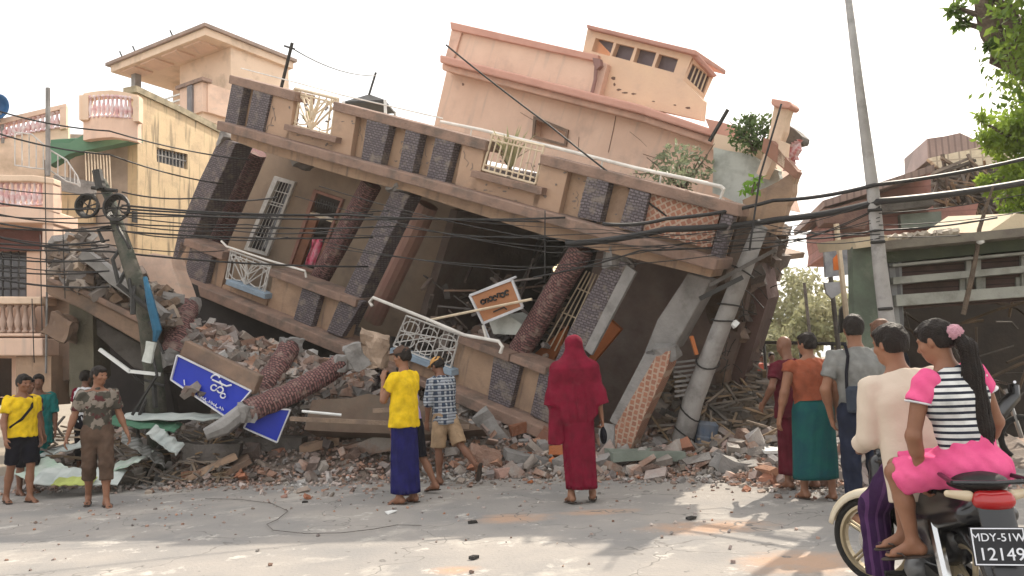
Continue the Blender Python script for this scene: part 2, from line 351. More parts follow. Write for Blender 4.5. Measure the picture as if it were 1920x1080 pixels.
# railings
def railing(pix_poly, w, name, m, kind, n=7, r=.011, F=F1, parent=None):
    a, b, c, d = [F.q(x, y, w) for x, y in pix_poly]         # TL TR BR BL
    P = lambda s, t: (a.lerp(b, s)).lerp(d.lerp(c, s), t)
    mb = MB(); L = lambda p, q, rr=r: mb.tube([P(*p), P(*q)], rr, 5)
    for p, q in (((0, 0), (1, 0)), ((1, 0), (1, 1)), ((1, 1), (0, 1)), ((0, 1), (0, 0))): L(p, q, r*1.5)
    if kind == 'fan':
        for i in range(6):
            t = i/5; L((.5, 1), (t, .12)); L((.5, .62), (.08+.84*t, .05), r*.8)
        for s in (.05, .14, .86, .95): L((s, 0), (s, 1))
        for s in (.0, .5): mb.tube([P(s+.25+.25*math.cos(g), .55+.38*math.sin(g)) for g in [k*math.pi/6 for k in range(13)]], r*.8, 4)
        L((0, .12), (1, .12))
    elif kind == 'bars':
        for i in range(1, n): L((i/n, 0), (i/n, 1))
        L((0, .15), (1, .15)); L((0, .85), (1, .85))
    elif kind == 'scroll':
        for i in range(1, n): L((i/n, 0), (i/n, 1), r*.8)
        for i in range(3):
            for k in range(2):
                cx, cy = (i+.5)/3, .3+.42*k; mb.tube([P(cx+.15*math.cos(g), cy+.2*math.sin(g)) for g in [j*math.pi/5 for j in range(11)]], r, 4)
        L((0, .5), (1, .2)); L((0, .9), (.6, .3)); L((.3, 1), (1, .45))
    return part(mb, name, m, F=F, parent=parent)
railing([(553, 166), (634, 186), (625, 255), (541, 233)], .05, 'balcony_grille', CREAM, 'fan', r=.02)
railing([(924, 252), (1020, 274), (1004, 345), (905, 318)], .1, 'balcony_grille', CREAM, 'bars', 9, r=.014)
m_ = MB(); m_.tube([F1.q(x, y, 0) for x, y in ((826, 228), (900, 243), (1050, 279), (1200, 317), (1300, 338), (1352, 350), (1358, 356))], .028, 7); m_.tube([F1.q(x, y, 0) for x, y in ((1358, 352), (1350, 375))], .02, 6)
for x, y, y2 in ((885, 240, 256), (1020, 272, 290), (1130, 300, 318), (1240, 325, 345)): m_.tube([F1.q(x, y, 0), F1.q(x-3, y2, 0)], .015, 6)
m_.tube([F1.q(x, y, 0) for x, y in ((452, 128), (560, 156), (640, 178), (830, 222))], .013, 6)
part(m_, 'handrail', mat('metal_rail', (.78, .74, .68), rough=.4))
# lower balcony band
lT, lLt, lLb = ln((350, 448), (1020, 687)), ln((307, 510), (1029, 808)), ln((307, 528), (1025, 829))
def band2(xa, xb, w0, w1, mb, da=8, db=0):
    k1, k2 = -.17, -.22; ya, yb, y2, y3 = lT(xa)+da, lLt(xa)+db, lT(xb)+da, lLt(xb)+db
    return mb.fp(F1, [(xa, ya), (xb, y2), (xb+k2*(y3-y2), y3+k2*(y3-y2)*.4), (xa+k1*(yb-ya), yb+k1*(yb-ya)*.4)], w0, w1)
m_ = MB(); band2(338, 428, -.2, 0, m_); band2(512, 664, -.2, 0, m_); m_.fp(F1, [(418, 533), (502, 562), (492, 590), (410, 553)], -.2, 0)
band2(858, 1026, -.2, 0, m_); m_.fp(F1, rag([(700, 655), (735, 663), (855, 705), (848, 732), (740, 690), (705, 672)], 2, 1), -.2, 0)
part(m_, 'lower_parapet', TAN, bevel=.015)
m_ = MB()
for a, b in ((346, 418), (506, 640), (640, 668), (860, 955), (957, 1024)):
    m_.fp(F1, [(a, lT(a)), (b, lT(b)), (b-3, lT(b)+15), (a-3, lT(a)+13)], -.3, .2)
part(m_, 'coping', LEDGE, bevel=.015)
m_ = MB(); m_.fp(F1, [(307, 509), (655, 652), (652, 672), (305, 527)], -.35, .38); m_.fp(F1, [(835, 727), (1030, 808), (1026, 830), (832, 747)], -.35, .38)
m_.fp(F1, rag([(655, 654), (735, 686), (832, 730)], 3, 2)+rag([(830, 745), (730, 700), (652, 668)], 3, 2), -.35, .2); part(m_, 'floor_ledge', LEDGE, bevel=.02)
m_ = MB(); m_.fp(F1, [(330, 520), (655, 656), (1020, 812), (1018, 824), (652, 668), (330, 532)], -5, -.36); part(m_, 'floor_slab', CONCD)
for q in ([(357, 463), (398, 476), (384, 533), (344, 517)], [(568, 535), (602, 547), (583, 614), (550, 599)], [(641, 552), (680, 566), (640, 632), (612, 622)], [(926, 664), (976, 682), (955, 768), (914, 750)], [(1012, 694), (1030, 700), (1031, 795), (994, 778)]):
    part(MB().fp(F1, q, .003, .14), 'pebble_pilaster', PEB, bevel=.008)
railing([(433, 470), (508, 497), (496, 548), (424, 522)], .06, 'balcony_grille', STEEL, 'fan', r=.013)
m_ = MB(); m_.fp(F1, [(424, 524), (497, 551), (496, 561), (422, 533)], -.05, .18); m_.fp(F1, [(732, 652), (846, 694), (847, 706), (730, 663)], -.05, .2); part(m_, 'window_sill', mat('sill_blue', (.30, .38, .46), sc=5), bevel=.008)
railing([(762, 592), (862, 628), (845, 690), (738, 648)], .1, 'balcony_grille', STEEL, 'scroll', 11, r=.012)
m_ = MB(); m_.tube([F1.q(x, y, .1) for x, y in ((415, 452), (425, 462), (500, 487), (572, 508), (574, 520))], .022, 7)
m_.tube([F1.q(x, y, .3) for x, y in ((698, 574), (693, 566), (700, 558), (720, 566), (800, 598), (870, 628), (935, 640), (942, 650), (938, 662))], .03, 7)
m_.tube([F1.q(x, y, .25) for x, y in ((905, 610), (912, 635))], .022, 7)
part(m_, 'handrail', mat('metal_rail', (.78, .74, .68), rough=.4))
# storey behind the lower balcony
WB = -1.7
m_ = MB().fph(F1, [(455, 255), (880, 375), (852, 395), (782, 640), (375, 560)], [[(519, 337), (548, 345), (497, 475), (463, 464)], [(592, 360), (640, 376), (590, 510), (545, 495)]], WB-.2, WB)
part(m_, 'back_wall', mat('plaster_back', (.30, .225, .16), (.25, .185, .135), sc=2, stain=(.17, .13, .10), stain_sc=1.5, stain_lo=.5, stain_hi=.8))
w_ = part(MB().fph(F1, [(514, 330), (553, 341), (500, 480), (457, 468)], [[(520, 339), (547, 346), (496, 473), (465, 464)]], WB+.003, WB+.06), 'window', STEEL)
m_ = MB()
for t in (.2, .4, .6, .8): m_.tube([F1.q(*l2((520, 339), (547, 346), t), WB+.03), F1.q(*l2((465, 464), (496, 473), t), WB+.03)], .008, 5)
for t in (.14, .30, .34, .5, .66, .82): m_.tube([F1.q(*l2((520, 339), (465, 464), t), WB+.03), F1.q(*l2((547, 346), (496, 473), t), WB+.03)], .012, 5)
part(m_, 'window_bars', STEEL, parent=w_)
part(MB().fp(F1, [(519, 337), (548, 345), (497, 475), (463, 464)], WB-.16, WB-.13), 'pane', GLASS, parent=w_)
d_ = part(MB().fph(F1, [(588, 355), (643, 373), (592, 514), (540, 498)], [[(593, 362), (638, 377), (587, 508), (546, 495)]], WB+.003, WB+.07), 'door_frame', mat('wood_red', (.33, .17, .13), sc=5))
m_ = MB(); m_.fp(F1, [(577, 396), (630, 414), (628, 419), (575, 401)], WB-.1, WB+.05); part(m_, 'transom', CREAM, parent=d_)
part(MB().fp(F1, [(578, 400), (597, 407), (562, 500), (546, 495)], WB-.05, WB+.02), 'door_leaf', mat('door_brown', (.26, .12, .07), sc=4), parent=d_)
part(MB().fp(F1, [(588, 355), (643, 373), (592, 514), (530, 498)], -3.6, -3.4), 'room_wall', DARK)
m_ = MB()
for i in range(9): m_.tube([F1.q(594+i*4.5, 372+i*1.4, WB), F1.q(591+i*4.5, 386+i*1.6, WB)], .012, 5)
part(m_, 'fanlight_bars', IRON, parent=d_)
# rooms and void behind
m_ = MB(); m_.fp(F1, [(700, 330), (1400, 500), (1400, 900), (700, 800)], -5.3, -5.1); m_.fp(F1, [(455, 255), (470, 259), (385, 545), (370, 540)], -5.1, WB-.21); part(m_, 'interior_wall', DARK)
m_ = MB(); m_.fp(F1, [(845, 392), (858, 396), (785, 640), (772, 636)], -5, WB+.05); part(m_, 'cross_wall', BRN)
for i, (x, y) in enumerate(((905, 420), (965, 445), (1010, 450))): part(MB().tube([F1.q(x+60, y, -4), F1.q(x-40, y+190, -4)], .05, 6), 'room_post', CONCD)
# columns: lean more than the walls
def column(name, q, w0, w1, m): return part(MB().fp(F1, q, w0, w1), name, m, bevel=.02, F=Frame(F1.q(*q[0], w1), F1.q(*q[1], w1)-F1.q(*q[0], w1), F1.q(*q[0], w1)-F1.q(*q[3], w1)))
def rcol(name, a, b, r, wa, m, n=12, parent=None):
    A, B = F1.q(*a, wa), F1.q(*b, wa); F = Frame(A, (B-A).cross(F1.n), A-B)
    return part(MB().tube([A.lerp(B, k/6) for k in range(7)], r, n), name, m, F=F, parent=parent or H1, smooth=False)
column('pebble_column', [(412, 258), (443, 268), (352, 462), (322, 512), (318, 505), (335, 430), (372, 340)], -.45, 0, PEB)
column('pebble_column', [(735, 355), (768, 366), (680, 548), (640, 632), (612, 622), (650, 535)], -.3, .05, PEB)
column('pebble_column', [(1140, 484), (1176, 494), (1152, 540), (1096, 655), (1032, 760), (1010, 740), (1064, 625)], -.35, .05, PEB)
rcol('maroon_column', (482, 285), (402, 470), .21, -.9, PEBR); rcol('maroon_column', (697, 345), (590, 540), .20, -.7, PEBR)
rcol('maroon_column', (803, 385), (700, 600), .20, -1.1, mat('column_flare_wash', (.36, .21, .16), (.30, .16, .13), sc=3, stain=(.25, .18, .13), stain_sc=2)); rcol('maroon_column', (1092, 466), (968, 668), .19, -.25, PEBR)  # paler pink than its fellows: the flare's wash is painted into the colour
m_ = MB(); m_.rough(F1.q(1158, 485, -.1), .3, .35, .3); m_.rough(F1.q(748, 352, -.05), .3, .3, .2); m_.rough(F1.q(424, 262, -.1), .28, .3, .16); m_.rough(F1.q(575, 300, -.8), .5, .4, .25)
m_.bar(F1.q(1180, 500, .02), F1.q(1098, 655, .02), .05, .3); part(m_, 'broken_capital', CONC)
# lower right: recessed wall, orange panels, cracked grey column
m_ = MB().fp(F1, rag([(1120, 470), (1330, 520), (1415, 480)], 2, 1)+rag([(1385, 640), (1340, 830), (1280, 846), (1120, 815), (1060, 700)], 4, 5), -2.1, -1.9); part(m_, 'recessed_wall', BRN)
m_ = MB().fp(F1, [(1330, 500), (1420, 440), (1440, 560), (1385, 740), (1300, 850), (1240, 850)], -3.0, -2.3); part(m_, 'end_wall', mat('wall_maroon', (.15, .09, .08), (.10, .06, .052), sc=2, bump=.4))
part(MB().fp(F1, [(1135, 592), (1164, 618), (1095, 700), (1098, 655)], -1.0, -.9), 'orange_panel', ORG); part(MB().fp(F1, [(1062, 612), (1052, 650), (1030, 690), (992, 672)], -.8, -.7), 'orange_panel', ORG)
m_ = MB()
for i in range(5): m_.tube([F1.q(1100+i*6, 508+i*2, -.6), F1.q(1020+i*10, 650+i*4, -.6)], .012, 5)
for t in (.25, .6): m_.tube([F1.q(1082-80*(t-.25), 540+130*(t-.25), -.6), F1.q(1118-80*(t-.25), 555+130*(t-.25), -.6)], .012, 5)
part(m_, 'window_grille', CREAM)
column('grey_column', [(1290, 512), (1335, 524), (1262, 655), (1222, 672), (1208, 660), (1232, 600)], -.75, -.3, CONC)
m_ = MB(); m_.fp(F1, rag([(1210, 660), (1232, 668), (1160, 800), (1143, 788)], 4, 1.5), -.25, .1); m_.rough(F1.q(1250, 660, .0), .35, .2, .2); part(m_, 'broken_slab', CONC)
FT2 = Frame(F1.q(1200, 750, .1), F1.q(1255, 662, .1)-F1.q(1178, 844, .1)+F1.u*.9, F1.v); FT2 = Frame(FT2.o, FT2.u+FT2.v*.8, FT2.v)
part(MB().fp(F1, rag([(1230, 668), (1257, 658), (1252, 686), (1182, 842), (1152, 842), (1153, 800)], 3, 1.2), -.2, .12), 'tile_panel', TILE, F=FT2)
part(MB().rough(F1.q(1152, 835, .0), .25, .3, .6), 'column_stub', CONC)
# crumbled right flank
FS = Frame(F1.P(1.97, 3.3, 0), -F1.n, F1.v)
m_ = MB(); m_.fp(FS, rag([(1390, 398), (1425, 425), (1472, 432), (1475, 465), (1456, 520), (1450, 565), (1440, 610), (1415, 655), (1392, 690), (1375, 600), (1362, 505)], 5, 3), -.45, 0)
rr = random.Random(11)
for i in range(230):
    t = rr.random(); a = l2((1405, 400), (1300, 830), t); b = l2((1478, 425), (1395, 700), t); x, y = l2(a, b, rr.random()**.6)
    if t > .62 and rr.random() < .3: continue
    z_ = rr.uniform(.08, .3); m_.rock(FS.q(x, y, rr.uniform(-.5, .05)), z_*1.6, z_, z_, rr)
part(m_, 'crumbled_flank', mat('rubble_brown', (.20, .145, .115), (.13, .095, .075), sc=5, island=.45, bump=.5), F=FS)
m_ = MB()
for i in range(40):
    t = rr.random(); x, y = l2(l2((1400, 420), (1330, 800), t), l2((1470, 440), (1390, 720), t), rr.random()); p_ = FS.q(x, y, .05); d = Vector((rr.gauss(0, 1), rr.gauss(0, .4), rr.gauss(0, 1))).normalized()*rr.uniform(.15, .5)
    m_.tube([p_, p_+d*.5+Vector((0, 0, .03)), p_+d], .009, 4)
m_.build_split('bent_rebar', IRON, H1, FS)
# upper storey, set back
_q = F1.q(1000, 200, -3.0)
F2 = Frame(_q, -(RT*-2213 + UP*969 + FW*1500), RT*.30 + UP + FW*-.2)
A_ = [(838, 130), (1400, 275), (1370, 412), (1330, 400), (805, 275)]
m_ = MB().fph(F2, A_, [[(1003, 222), (1062, 246), (1058, 270), (1000, 255)]], -.25, 0); part(m_, 'upper_wall', PINKW, F=F2)
part(MB().fp(F2, [(995, 218), (1070, 240), (1070, 280), (995, 262)], -1.6, -1.4), 'upper_room', TAND, F=F2)
part(MB().fph(F2, [(1000, 217), (1065, 243), (1061, 274), (997, 258)], [[(1004, 224), (1061, 248), (1057, 269), (1001, 254)]], .003, .05), 'window_frame', TAND, F=F2)
m_ = MB(); m_.fp(F2, [(824, 102), (1200, 196), (1396, 262), (1393, 275), (1200, 213), (824, 117)], -.2, .50); part(m_, 'cornice', PINKD, F=F2, bevel=.03)
m_ = MB(); m_.fp(F2, [(828, 118), (1200, 213), (1390, 276), (1386, 290), (1198, 226), (828, 131)], -.2, .34); part(m_, 'cornice_soffit', mat('trim_peach', (.70, .46, .36), sc=3), F=F2, bevel=.03)
m_ = MB(); m_.fp(F2, [(848, 48), (1128, 112), (1114, 182), (836, 108)], -.2, .05); part(m_, 'roof_parapet', PINKW, F=F2)
m_ = MB(); m_.fp(F2, [(843, 40), (1122, 103), (1121, 116), (845, 55)], -.3, .15); part(m_, 'parapet_coping', PINKD, F=F2, bevel=.02)
m_ = MB(); m_.fp(F2, [(849, 52), (866, 58), (850, 112), (834, 108)], .05, .1); m_.fp(F2, [(1122, 113), (1139, 120), (1122, 184), (1106, 178)], .053, .22); part(m_, 'parapet_pier', mat('trim_peach', (.70, .46, .36)), F=F2, bevel=.015)
m_ = MB(); m_.fp(F2, [(1111, 108), (1124, 110), (1126, 122), (1119, 130), (1113, 122)], .22, .34); m_.tube([F2.q(x, y, .3) for x, y in ((1118, 120), (1116, 150), (1108, 182))], .035, 7); part(m_, 'rain_pipe', mat('pipe_brown', (.32, .18, .16)), F=F2)
# roof room with a chamfered corner
wins = [[(1117, 71), (1151, 79), (1143, 105), (1109, 96)], [(1156, 81), (1190, 89), (1181, 114), (1147, 105)], [(1195, 90), (1231, 98), (1222, 125), (1187, 116)], [(1236, 101), (1272, 110), (1263, 136), (1227, 126)]]
RW = .06
m_ = MB().fph(F2, [(1102, 52), (1303, 100), (1296, 112), (1281, 150), (1318, 188), (1314, 225), (1112, 180), (1126, 112), (1092, 102)], wins, RW-.2, RW); part(m_, 'roof_room_wall', mat('plaster_apricot', (.74, .52, .36), (.68, .47, .34), sc=2, stain=(.55, .40, .30), stain_sc=2, stain_lo=.55, stain_hi=.75), F=F2)
for k, q in enumerate(wins[1:]): part(MB().fp(F2, q, RW-.17, RW-.14), 'window_pane', mat('shutter_purple', (.15, .115, .125), (.12, .09, .10), sc=4, rough=.5), F=F2)
part(MB().fp(F2, [(1117, 71), (1151, 79), (1145, 100)], RW-.17, RW-.14), 'window_pane', mat('shutter_purple', (.15, .115, .125)), F=F2)
cA, cB = F2.q(1296, 112, RW), F2.q(1281, 150, RW)
FC = Frame(cA, (F2.u*.72 - F2.n*.70), F2.v)
m_ = MB().fph(FC, [(1304, 102), (1340, 140), (1318, 190), (1281, 150)], [[(1299, 119), (1332, 143), (1320, 176), (1288, 146)]], -.15, 0); part(m_, 'roof_room_wall', mat('plaster_apricot', (.74, .52, .36)), F=FC)
part(MB().fp(FC, [(1296, 115), (1336, 143), (1322, 180), (1286, 148)], -.14, -.1), 'window_pane', mat('shutter_purple', (.15, .115, .125)), F=FC)
m_ = MB()
for t in (.2, .4, .6, .8): m_.tube([FC.q(*l2((1299, 119), (1332, 143), t), -.05), FC.q(*l2((1288, 146), (1320, 176), t), -.05)], .015, 5)
part(m_, 'window_bars', CREAM, F=FC)
m_ = MB(); m_.fp(F2, [(1099, 45), (1306, 94), (1305, 104), (1100, 53)], -1.3, .2); m_.fp(FC, [(1304, 95), (1346, 142), (1338, 146), (1300, 104)], -.5, .12); part(m_, 'roof_slab', mat('roof_pink', (.50, .27, .21), (.42, .22, .18), sc=3), F=F2, bevel=.02)
m_ = MB(); m_.fp(F2, [(1103, 58), (1120, 62), (1105, 104), (1093, 101)], -2.2, RW-.21); part(m_, 'roof_room_side', PEACH, F=F2)
# cracks and holes in the plaster
m_ = MB()
for x, y, a, b in ((1150, 147, 5, 3), (1152, 158, 2, 3), (1160, 168, 5, 2), (1172, 174, 6, 1.5), (1188, 176, 5, 2), (1265, 197, 3, 1.5), (1290, 202, 6, 2), (1225, 190, 3, 1), (868, 158, 2.5, 2.5)):
    w = RW if x > 1115 else 0; m_.fp(F2, [(x+a*math.cos(g)*rr.uniform(.6, 1.2), y+b*math.sin(g)*rr.uniform(.6, 1.2)) for g in [k*.9 for k in range(7)]], w+.001, w+.006)
for path in (((1180, 246), (1200, 262), (1212, 274)), ((1205, 288), (1230, 296), (1255, 306)), ((975, 210), (1000, 225), (1012, 236)), ((1155, 212), (1150, 240), (1140, 285)), ((1085, 256), (1083, 290))):
    for a, b in zip(path[:-1], path[1:]): m_.fp(F2, [a, b, (b[0]+1, b[1]+1.6), (a[0]+1, a[1]+1.6)], .001, .006)
part(m_, 'plaster_crack', mat('crack_brown', (.20, .12, .09)), F=F2)
# right corner of the terrace
part(MB().fp(F1, rag([(1322, 222), (1396, 240), (1394, 268), (1336, 256)], 3, 1.2), -2.2, -1.9), 'broken_parapet', PINKD)
part(MB().fp(F1, rag([(1340, 250), (1442, 272), (1462, 325), (1400, 292), (1336, 280)], 3, 1.5), -1.8, -1.55), 'terrace_wall', PEACH)
part(MB().fp(F1, rag([(1338, 276), (1402, 288), (1460, 320), (1462, 335), (1412, 392), (1336, 362)], 3, 1.2), -1.5, -1.3), 'terrace_wall', PALE)
m_ = MB().fp(F1, rag([(1392, 375), (1440, 350), (1494, 316), (1486, 360), (1470, 402), (1455, 440), (1400, 415)], 3, 1.5), -1.1, -.8); part(m_, 'terrace_end', TAN)
c_ = part(MB().fp(F1, rag([(1452, 196), (1480, 200), (1470, 246), (1452, 292), (1432, 335), (1418, 325), (1440, 262)], 2, .8), -1.3, -1.0), 'terrace_pillar', PEACH)
part(MB().fp(F1, [(1446, 184), (1481, 190), (1485, 198), (1479, 204), (1451, 200), (1445, 194)], -1.4, -.9), 'pillar_cap', PINKD, parent=c_, bevel=.02)
part(MB().fp(F1, [(1432, 258), (1445, 262), (1496, 322), (1490, 334), (1428, 284)], -.98, -.7), 'fallen_beam', mat('trim_rust', (.33, .17, .12)))
part(MB().fp(F1, rag([(1474, 232), (1504, 256), (1500, 268), (1470, 276)], 2, 1), -2.0, -1.5), 'roof_fragment', CONCD)
m_ = MB()
for i in range(4): a = F1.q(1500-i*5, 262+i*3, -1.2); b = F1.q(1492-i*6, 300+i*7, -1.2); m_.lathe(a, b, [(0, .05), (.15, .02), (.5, .06), (.8, .025), (1, .05)], 8)
part(m_, 'baluster', mat('baluster_red', (.45, .12, .12), (.6, .5, .5), sc=14))
part(MB().fp(F1, [(1460, 262), (1475, 268), (1470, 315), (1458, 305)], -.9, -.7), 'terrace_post', PEACH)
# big body behind so that the building is solid from the side
m_ = MB().fp(F1, [(830, 300), (1380, 440), (1340, 500), (820, 380)], -7, -3.4); part(m_, 'rear_block', BRN)
m_ = MB().fp(F2, [(840, 125), (1310, 240), (1340, 350), (830, 230)], -6, -.26); part(m_, 'upper_block', PINKW, F=F2)

m_ = MB().fa(16.2, [(150, 560), (330, 520), (700, 660), (1010, 800), (1010, 860), (150, 800)], .3); m_.build('ground_floor_backing', DARK, H1)  # dark sheet added to close gaps; shade under the floor is its colour

# chipped plaster and hairline cracks on the balcony bands
m_ = MB(); rr = random.Random(31)
for i in range(95):
    x = rr.uniform(440, 1340); y = uT(x)+rr.uniform(10, 112)*(1 if x > 700 else .8); a, b = rr.uniform(1, 5), rr.uniform(.8, 3); w = .135 if 506 < x < 668 or 868 < x < 1062 else .004
    if y > uLt(x)-4: w = .425
    m_.fp(F1, [(x+a*math.cos(g)*rr.uniform(.4, 1.2), y+b*math.sin(g)*rr.uniform(.4, 1.2)) for g in [k*.78 for k in range(8)]], w, w+.004)
for i in range(26):
    x = rr.uniform(450, 1320); y = uT(x)+rr.uniform(20, 60); w = .135 if 500 < x < 672 or 862 < x < 1068 else .004
    for k in range(5):
        x2, y2 = x+rr.gauss(0, 3), y+rr.uniform(3, 8); m_.fp(F1, [(x, y), (x+1, y), (x2+1, y2), (x2, y2)], w, w+.003); x, y = x2, y2
o = part(m_, 'plaster_chips', mat('chip_grey', (.24, .19, .16), (.16, .13, .11), sc=8)); o['kind'] = 'stuff'
# ------------------------------------------------------------------ soft-blended bodies and garments
class Body:
    def __init__(s): s.p = []
    def cone(s, a, b, ra, rb, k=.02, fl=None, flat0=False, flat1=False, sub=False):
        s.p.append(('c', np.array(a, float), np.array(b, float), ra, rb, k, fl, flat0, flat1, sub)); return s
    def ell(s, c, r, k=.02, rot=None, sub=False):
        s.p.append(('e', np.array(c, float), np.array(r, float), None if rot is None else np.array(rot), k, None, None, None, None, sub)); return s
    def cut(s, pt, nrm):              # removes what lies on the nrm side
        s.p.append(('h', np.array(pt, float), np.array(nrm, float)/np.linalg.norm(nrm), 0, 0, 0, 0, 0, 0, True)); return s
    def mesh(s, h, wr=None):
        lo = np.full(3, 9.); hi = -lo
        for p in s.p:
            if p[0] == 'c' and not p[9]:
                for q, r in ((p[1], p[3]), (p[2], p[4])): lo = np.minimum(lo, q-r*1.1); hi = np.maximum(hi, q+r*1.1)
            elif p[0] == 'e' and not p[9]:
                r = p[2].max(); lo = np.minimum(lo, p[1]-r); hi = np.maximum(hi, p[1]+r)
        lo -= 4*h; hi += 4*h; n = np.ceil((hi-lo)/h).astype(int)+1
        ax = [lo[i]+h*np.arange(n[i]) for i in range(3)]; D = np.full(n, .5, np.float32)
        for p in s.p:
            if p[0] == 'h':
                d = ((ax[0]-p[1][0])*p[2][0])[:, None, None] + ((ax[1]-p[1][1])*p[2][1])[None, :, None] + ((ax[2]-p[1][2])*p[2][2])[None, None, :]
                D = np.maximum(D, d); continue
            k = p[5] if p[0] == 'c' else p[4]
            if p[0] == 'c': a = np.minimum(p[1]-p[3], p[2]-p[4]); b = np.maximum(p[1]+p[3], p[2]+p[4])
            else: a = p[1]-p[2].max(); b = p[1]+p[2].max()
            pad = k + 3*h + .012
            i0 = np.clip(np.floor((a-pad-lo)/h).astype(int), 0, n-1); i1 = np.clip(np.ceil((b+pad-lo)/h).astype(int)+1, 1, n)
            X = ax[0][i0[0]:i1[0]][:, None, None]; Y = ax[1][i0[1]:i1[1]][None, :, None]; Z = ax[2][i0[2]:i1[2]][None, None, :]
            if p[0] == 'c':
                A, B = p[1], p[2]; ab = B-A; L2 = max(ab@ab, 1e-9); x, y, z = X-A[0], Y-A[1], Z-A[2]
                t = (x*ab[0]+y*ab[1]+z*ab[2])/L2; tc = np.clip(t, 0, 1)
                dx, dy, dz = x-tc*ab[0], y-tc*ab[1], z-tc*ab[2]
                if p[6] is not None:
                    g = np.array(p[6][0], float); g /= np.linalg.norm(g); q = (dx*g[0]+dy*g[1]+dz*g[2])*(1/p[6][1]-1)
                    dx, dy, dz = dx+q*g[0], dy+q*g[1], dz+q*g[2]
                d = np.sqrt(dx*dx+dy*dy+dz*dz)-(p[3]+tc*(p[4]-p[3]))
                if p[7]: d = np.maximum(d, -t*math.sqrt(L2))
                if p[8]: d = np.maximum(d, (t-1)*math.sqrt(L2))
            else:
                x, y, z = X-p[1][0], Y-p[1][1], Z-p[1][2]
                if p[3] is not None:
                    m = p[3]; x, y, z = (m[0][i]*x+m[1][i]*y+m[2][i]*z for i in range(3))
                r = p[2]; k0 = np.sqrt((x/r[0])**2+(y/r[1])**2+(z/r[2])**2); k1 = np.sqrt((x/r[0]**2)**2+(y/r[1]**2)**2+(z/r[2]**2)**2)+1e-6
                d = k0*(k0-1)/k1
            sl = tuple(slice(i0[i], i1[i]) for i in range(3)); O = D[sl]
            if p[9]: D[sl] = np.maximum(O, -d)
            else:
                m = np.minimum(O, d); hh = np.maximum(k-np.abs(O-d), 0)/k; D[sl] = m - hh*hh*k*.25
        if wr is not None:            # cloth folds
            X, Y, Z = np.meshgrid(*ax, indexing='ij'); D = D + wr(X, Y, Z).astype(np.float32)
        ins = D < 0; c = np.zeros(tuple(n-1), np.uint8)
        for i in (0, 1):
            for j in (0, 1):
                for k in (0, 1): c += ins[i:n[0]-1+i, j:n[1]-1+j, k:n[2]-1+k]
        cells = np.argwhere((c > 0) & (c < 8)); idx = np.full(tuple(n-1), -1, np.int32); idx[tuple(cells.T)] = np.arange(len(cells))
        acc = np.zeros((len(cells), 3)); cnt = np.zeros(len(cells))
        for axis in range(3):
            o1, o2 = [a for a in range(3) if a != axis]
            for i in (0, 1):
                for j in (0, 1):
                    a = cells.copy(); a[:, o1] += i; a[:, o2] += j; b = a.copy(); b[:, axis] += 1
                    da = D[tuple(a.T)]; db = D[tuple(b.T)]; m = (da < 0) != (db < 0); t = np.where(m, da/np.where(m, da-db, 1), 0)
                    q = a.astype(float); q[:, axis] += t; acc[m] += q[m]; cnt[m] += 1
        vs = lo + h*acc/cnt[:, None]; faces = []
        for axis in range(3):
            o1, o2 = [(1, 2), (2, 0), (0, 1)][axis]
            sa = [slice(None)]*3; sb = [slice(None)]*3; sa[axis] = slice(0, -1); sb[axis] = slice(1, None)
            A = ins[tuple(sa)]; Bb = ins[tuple(sb)]; e = np.argwhere(A != Bb)
            e = e[(e[:, o1] > 0) & (e[:, o2] > 0) & (e[:, o1] < n[o1]-1) & (e[:, o2] < n[o2]-1)]
            q = []
            for i, j in ((-1, -1), (0, -1), (0, 0), (-1, 0)):
                w = e.copy(); w[:, o1] += i; w[:, o2] += j; q.append(idx[tuple(w.T)])
            q = np.stack(q, 1); fl = ~A[tuple(e.T)]; q[fl] = q[fl][:, ::-1]; faces.append(q)
        return vs, np.concatenate(faces)
    def build(s, name, mt, parent, h=.01, wr=None):
        vs, fs = s.mesh(h, wr); return raw_mesh(name, vs, fs, mt, parent)
def raw_mesh(name, vs, fs, mt, parent, smooth=True):
    me = bpy.data.meshes.new(name); me.from_pydata(vs.tolist() if hasattr(vs, 'tolist') else vs, [], fs.tolist() if hasattr(fs, 'tolist') else fs); me.update()
    if smooth: me.polygons.foreach_set('use_smooth', [True]*len(me.polygons))
    me.materials.append(mt); o = bpy.data.objects.new(name, me); S.collection.objects.link(o); o.parent = parent
    o['_m'] = list(parent['_m']); return o
def loft(name, rings, mt, parent, n=72, fold=None, thick=.006):
    """rings = [(cx, cy, z, rx, ry)] from top to bottom; fold(theta, t) -> radial factor"""
    rr = []; m = 5
    for a, b in zip(rings[:-1], rings[1:]):
        for k in range(m): rr.append([lerp(x, y, k/m) for x, y in zip(a, b)])
    rr.append(list(rings[-1])); vs = []; N = len(rr)
    for i, (cx, cy, z, rx, ry) in enumerate(rr):
        t = i/(N-1)
        for j in range(n):
            g = 2*math.pi*j/n; f = 1 + (fold(g, t) if fold else 0); dz = 0
            vs.append((cx+math.cos(g)*rx*f, cy+math.sin(g)*ry*f, z + dz))
    fs = [(i*n+j, i*n+(j+1) % n, (i+1)*n+(j+1) % n, (i+1)*n+j) for i in range(N-1) for j in range(n)]
    fs.append(tuple(range(n)))
    o = raw_mesh(name, vs, [f[::-1] for f in fs], mt, parent)
    if thick: b = o.modifiers.new('solid', 'SOLIDIFY'); b.thickness = thick
    return o
def nv(v): v = np.array(v, float); return v/np.linalg.norm(v)
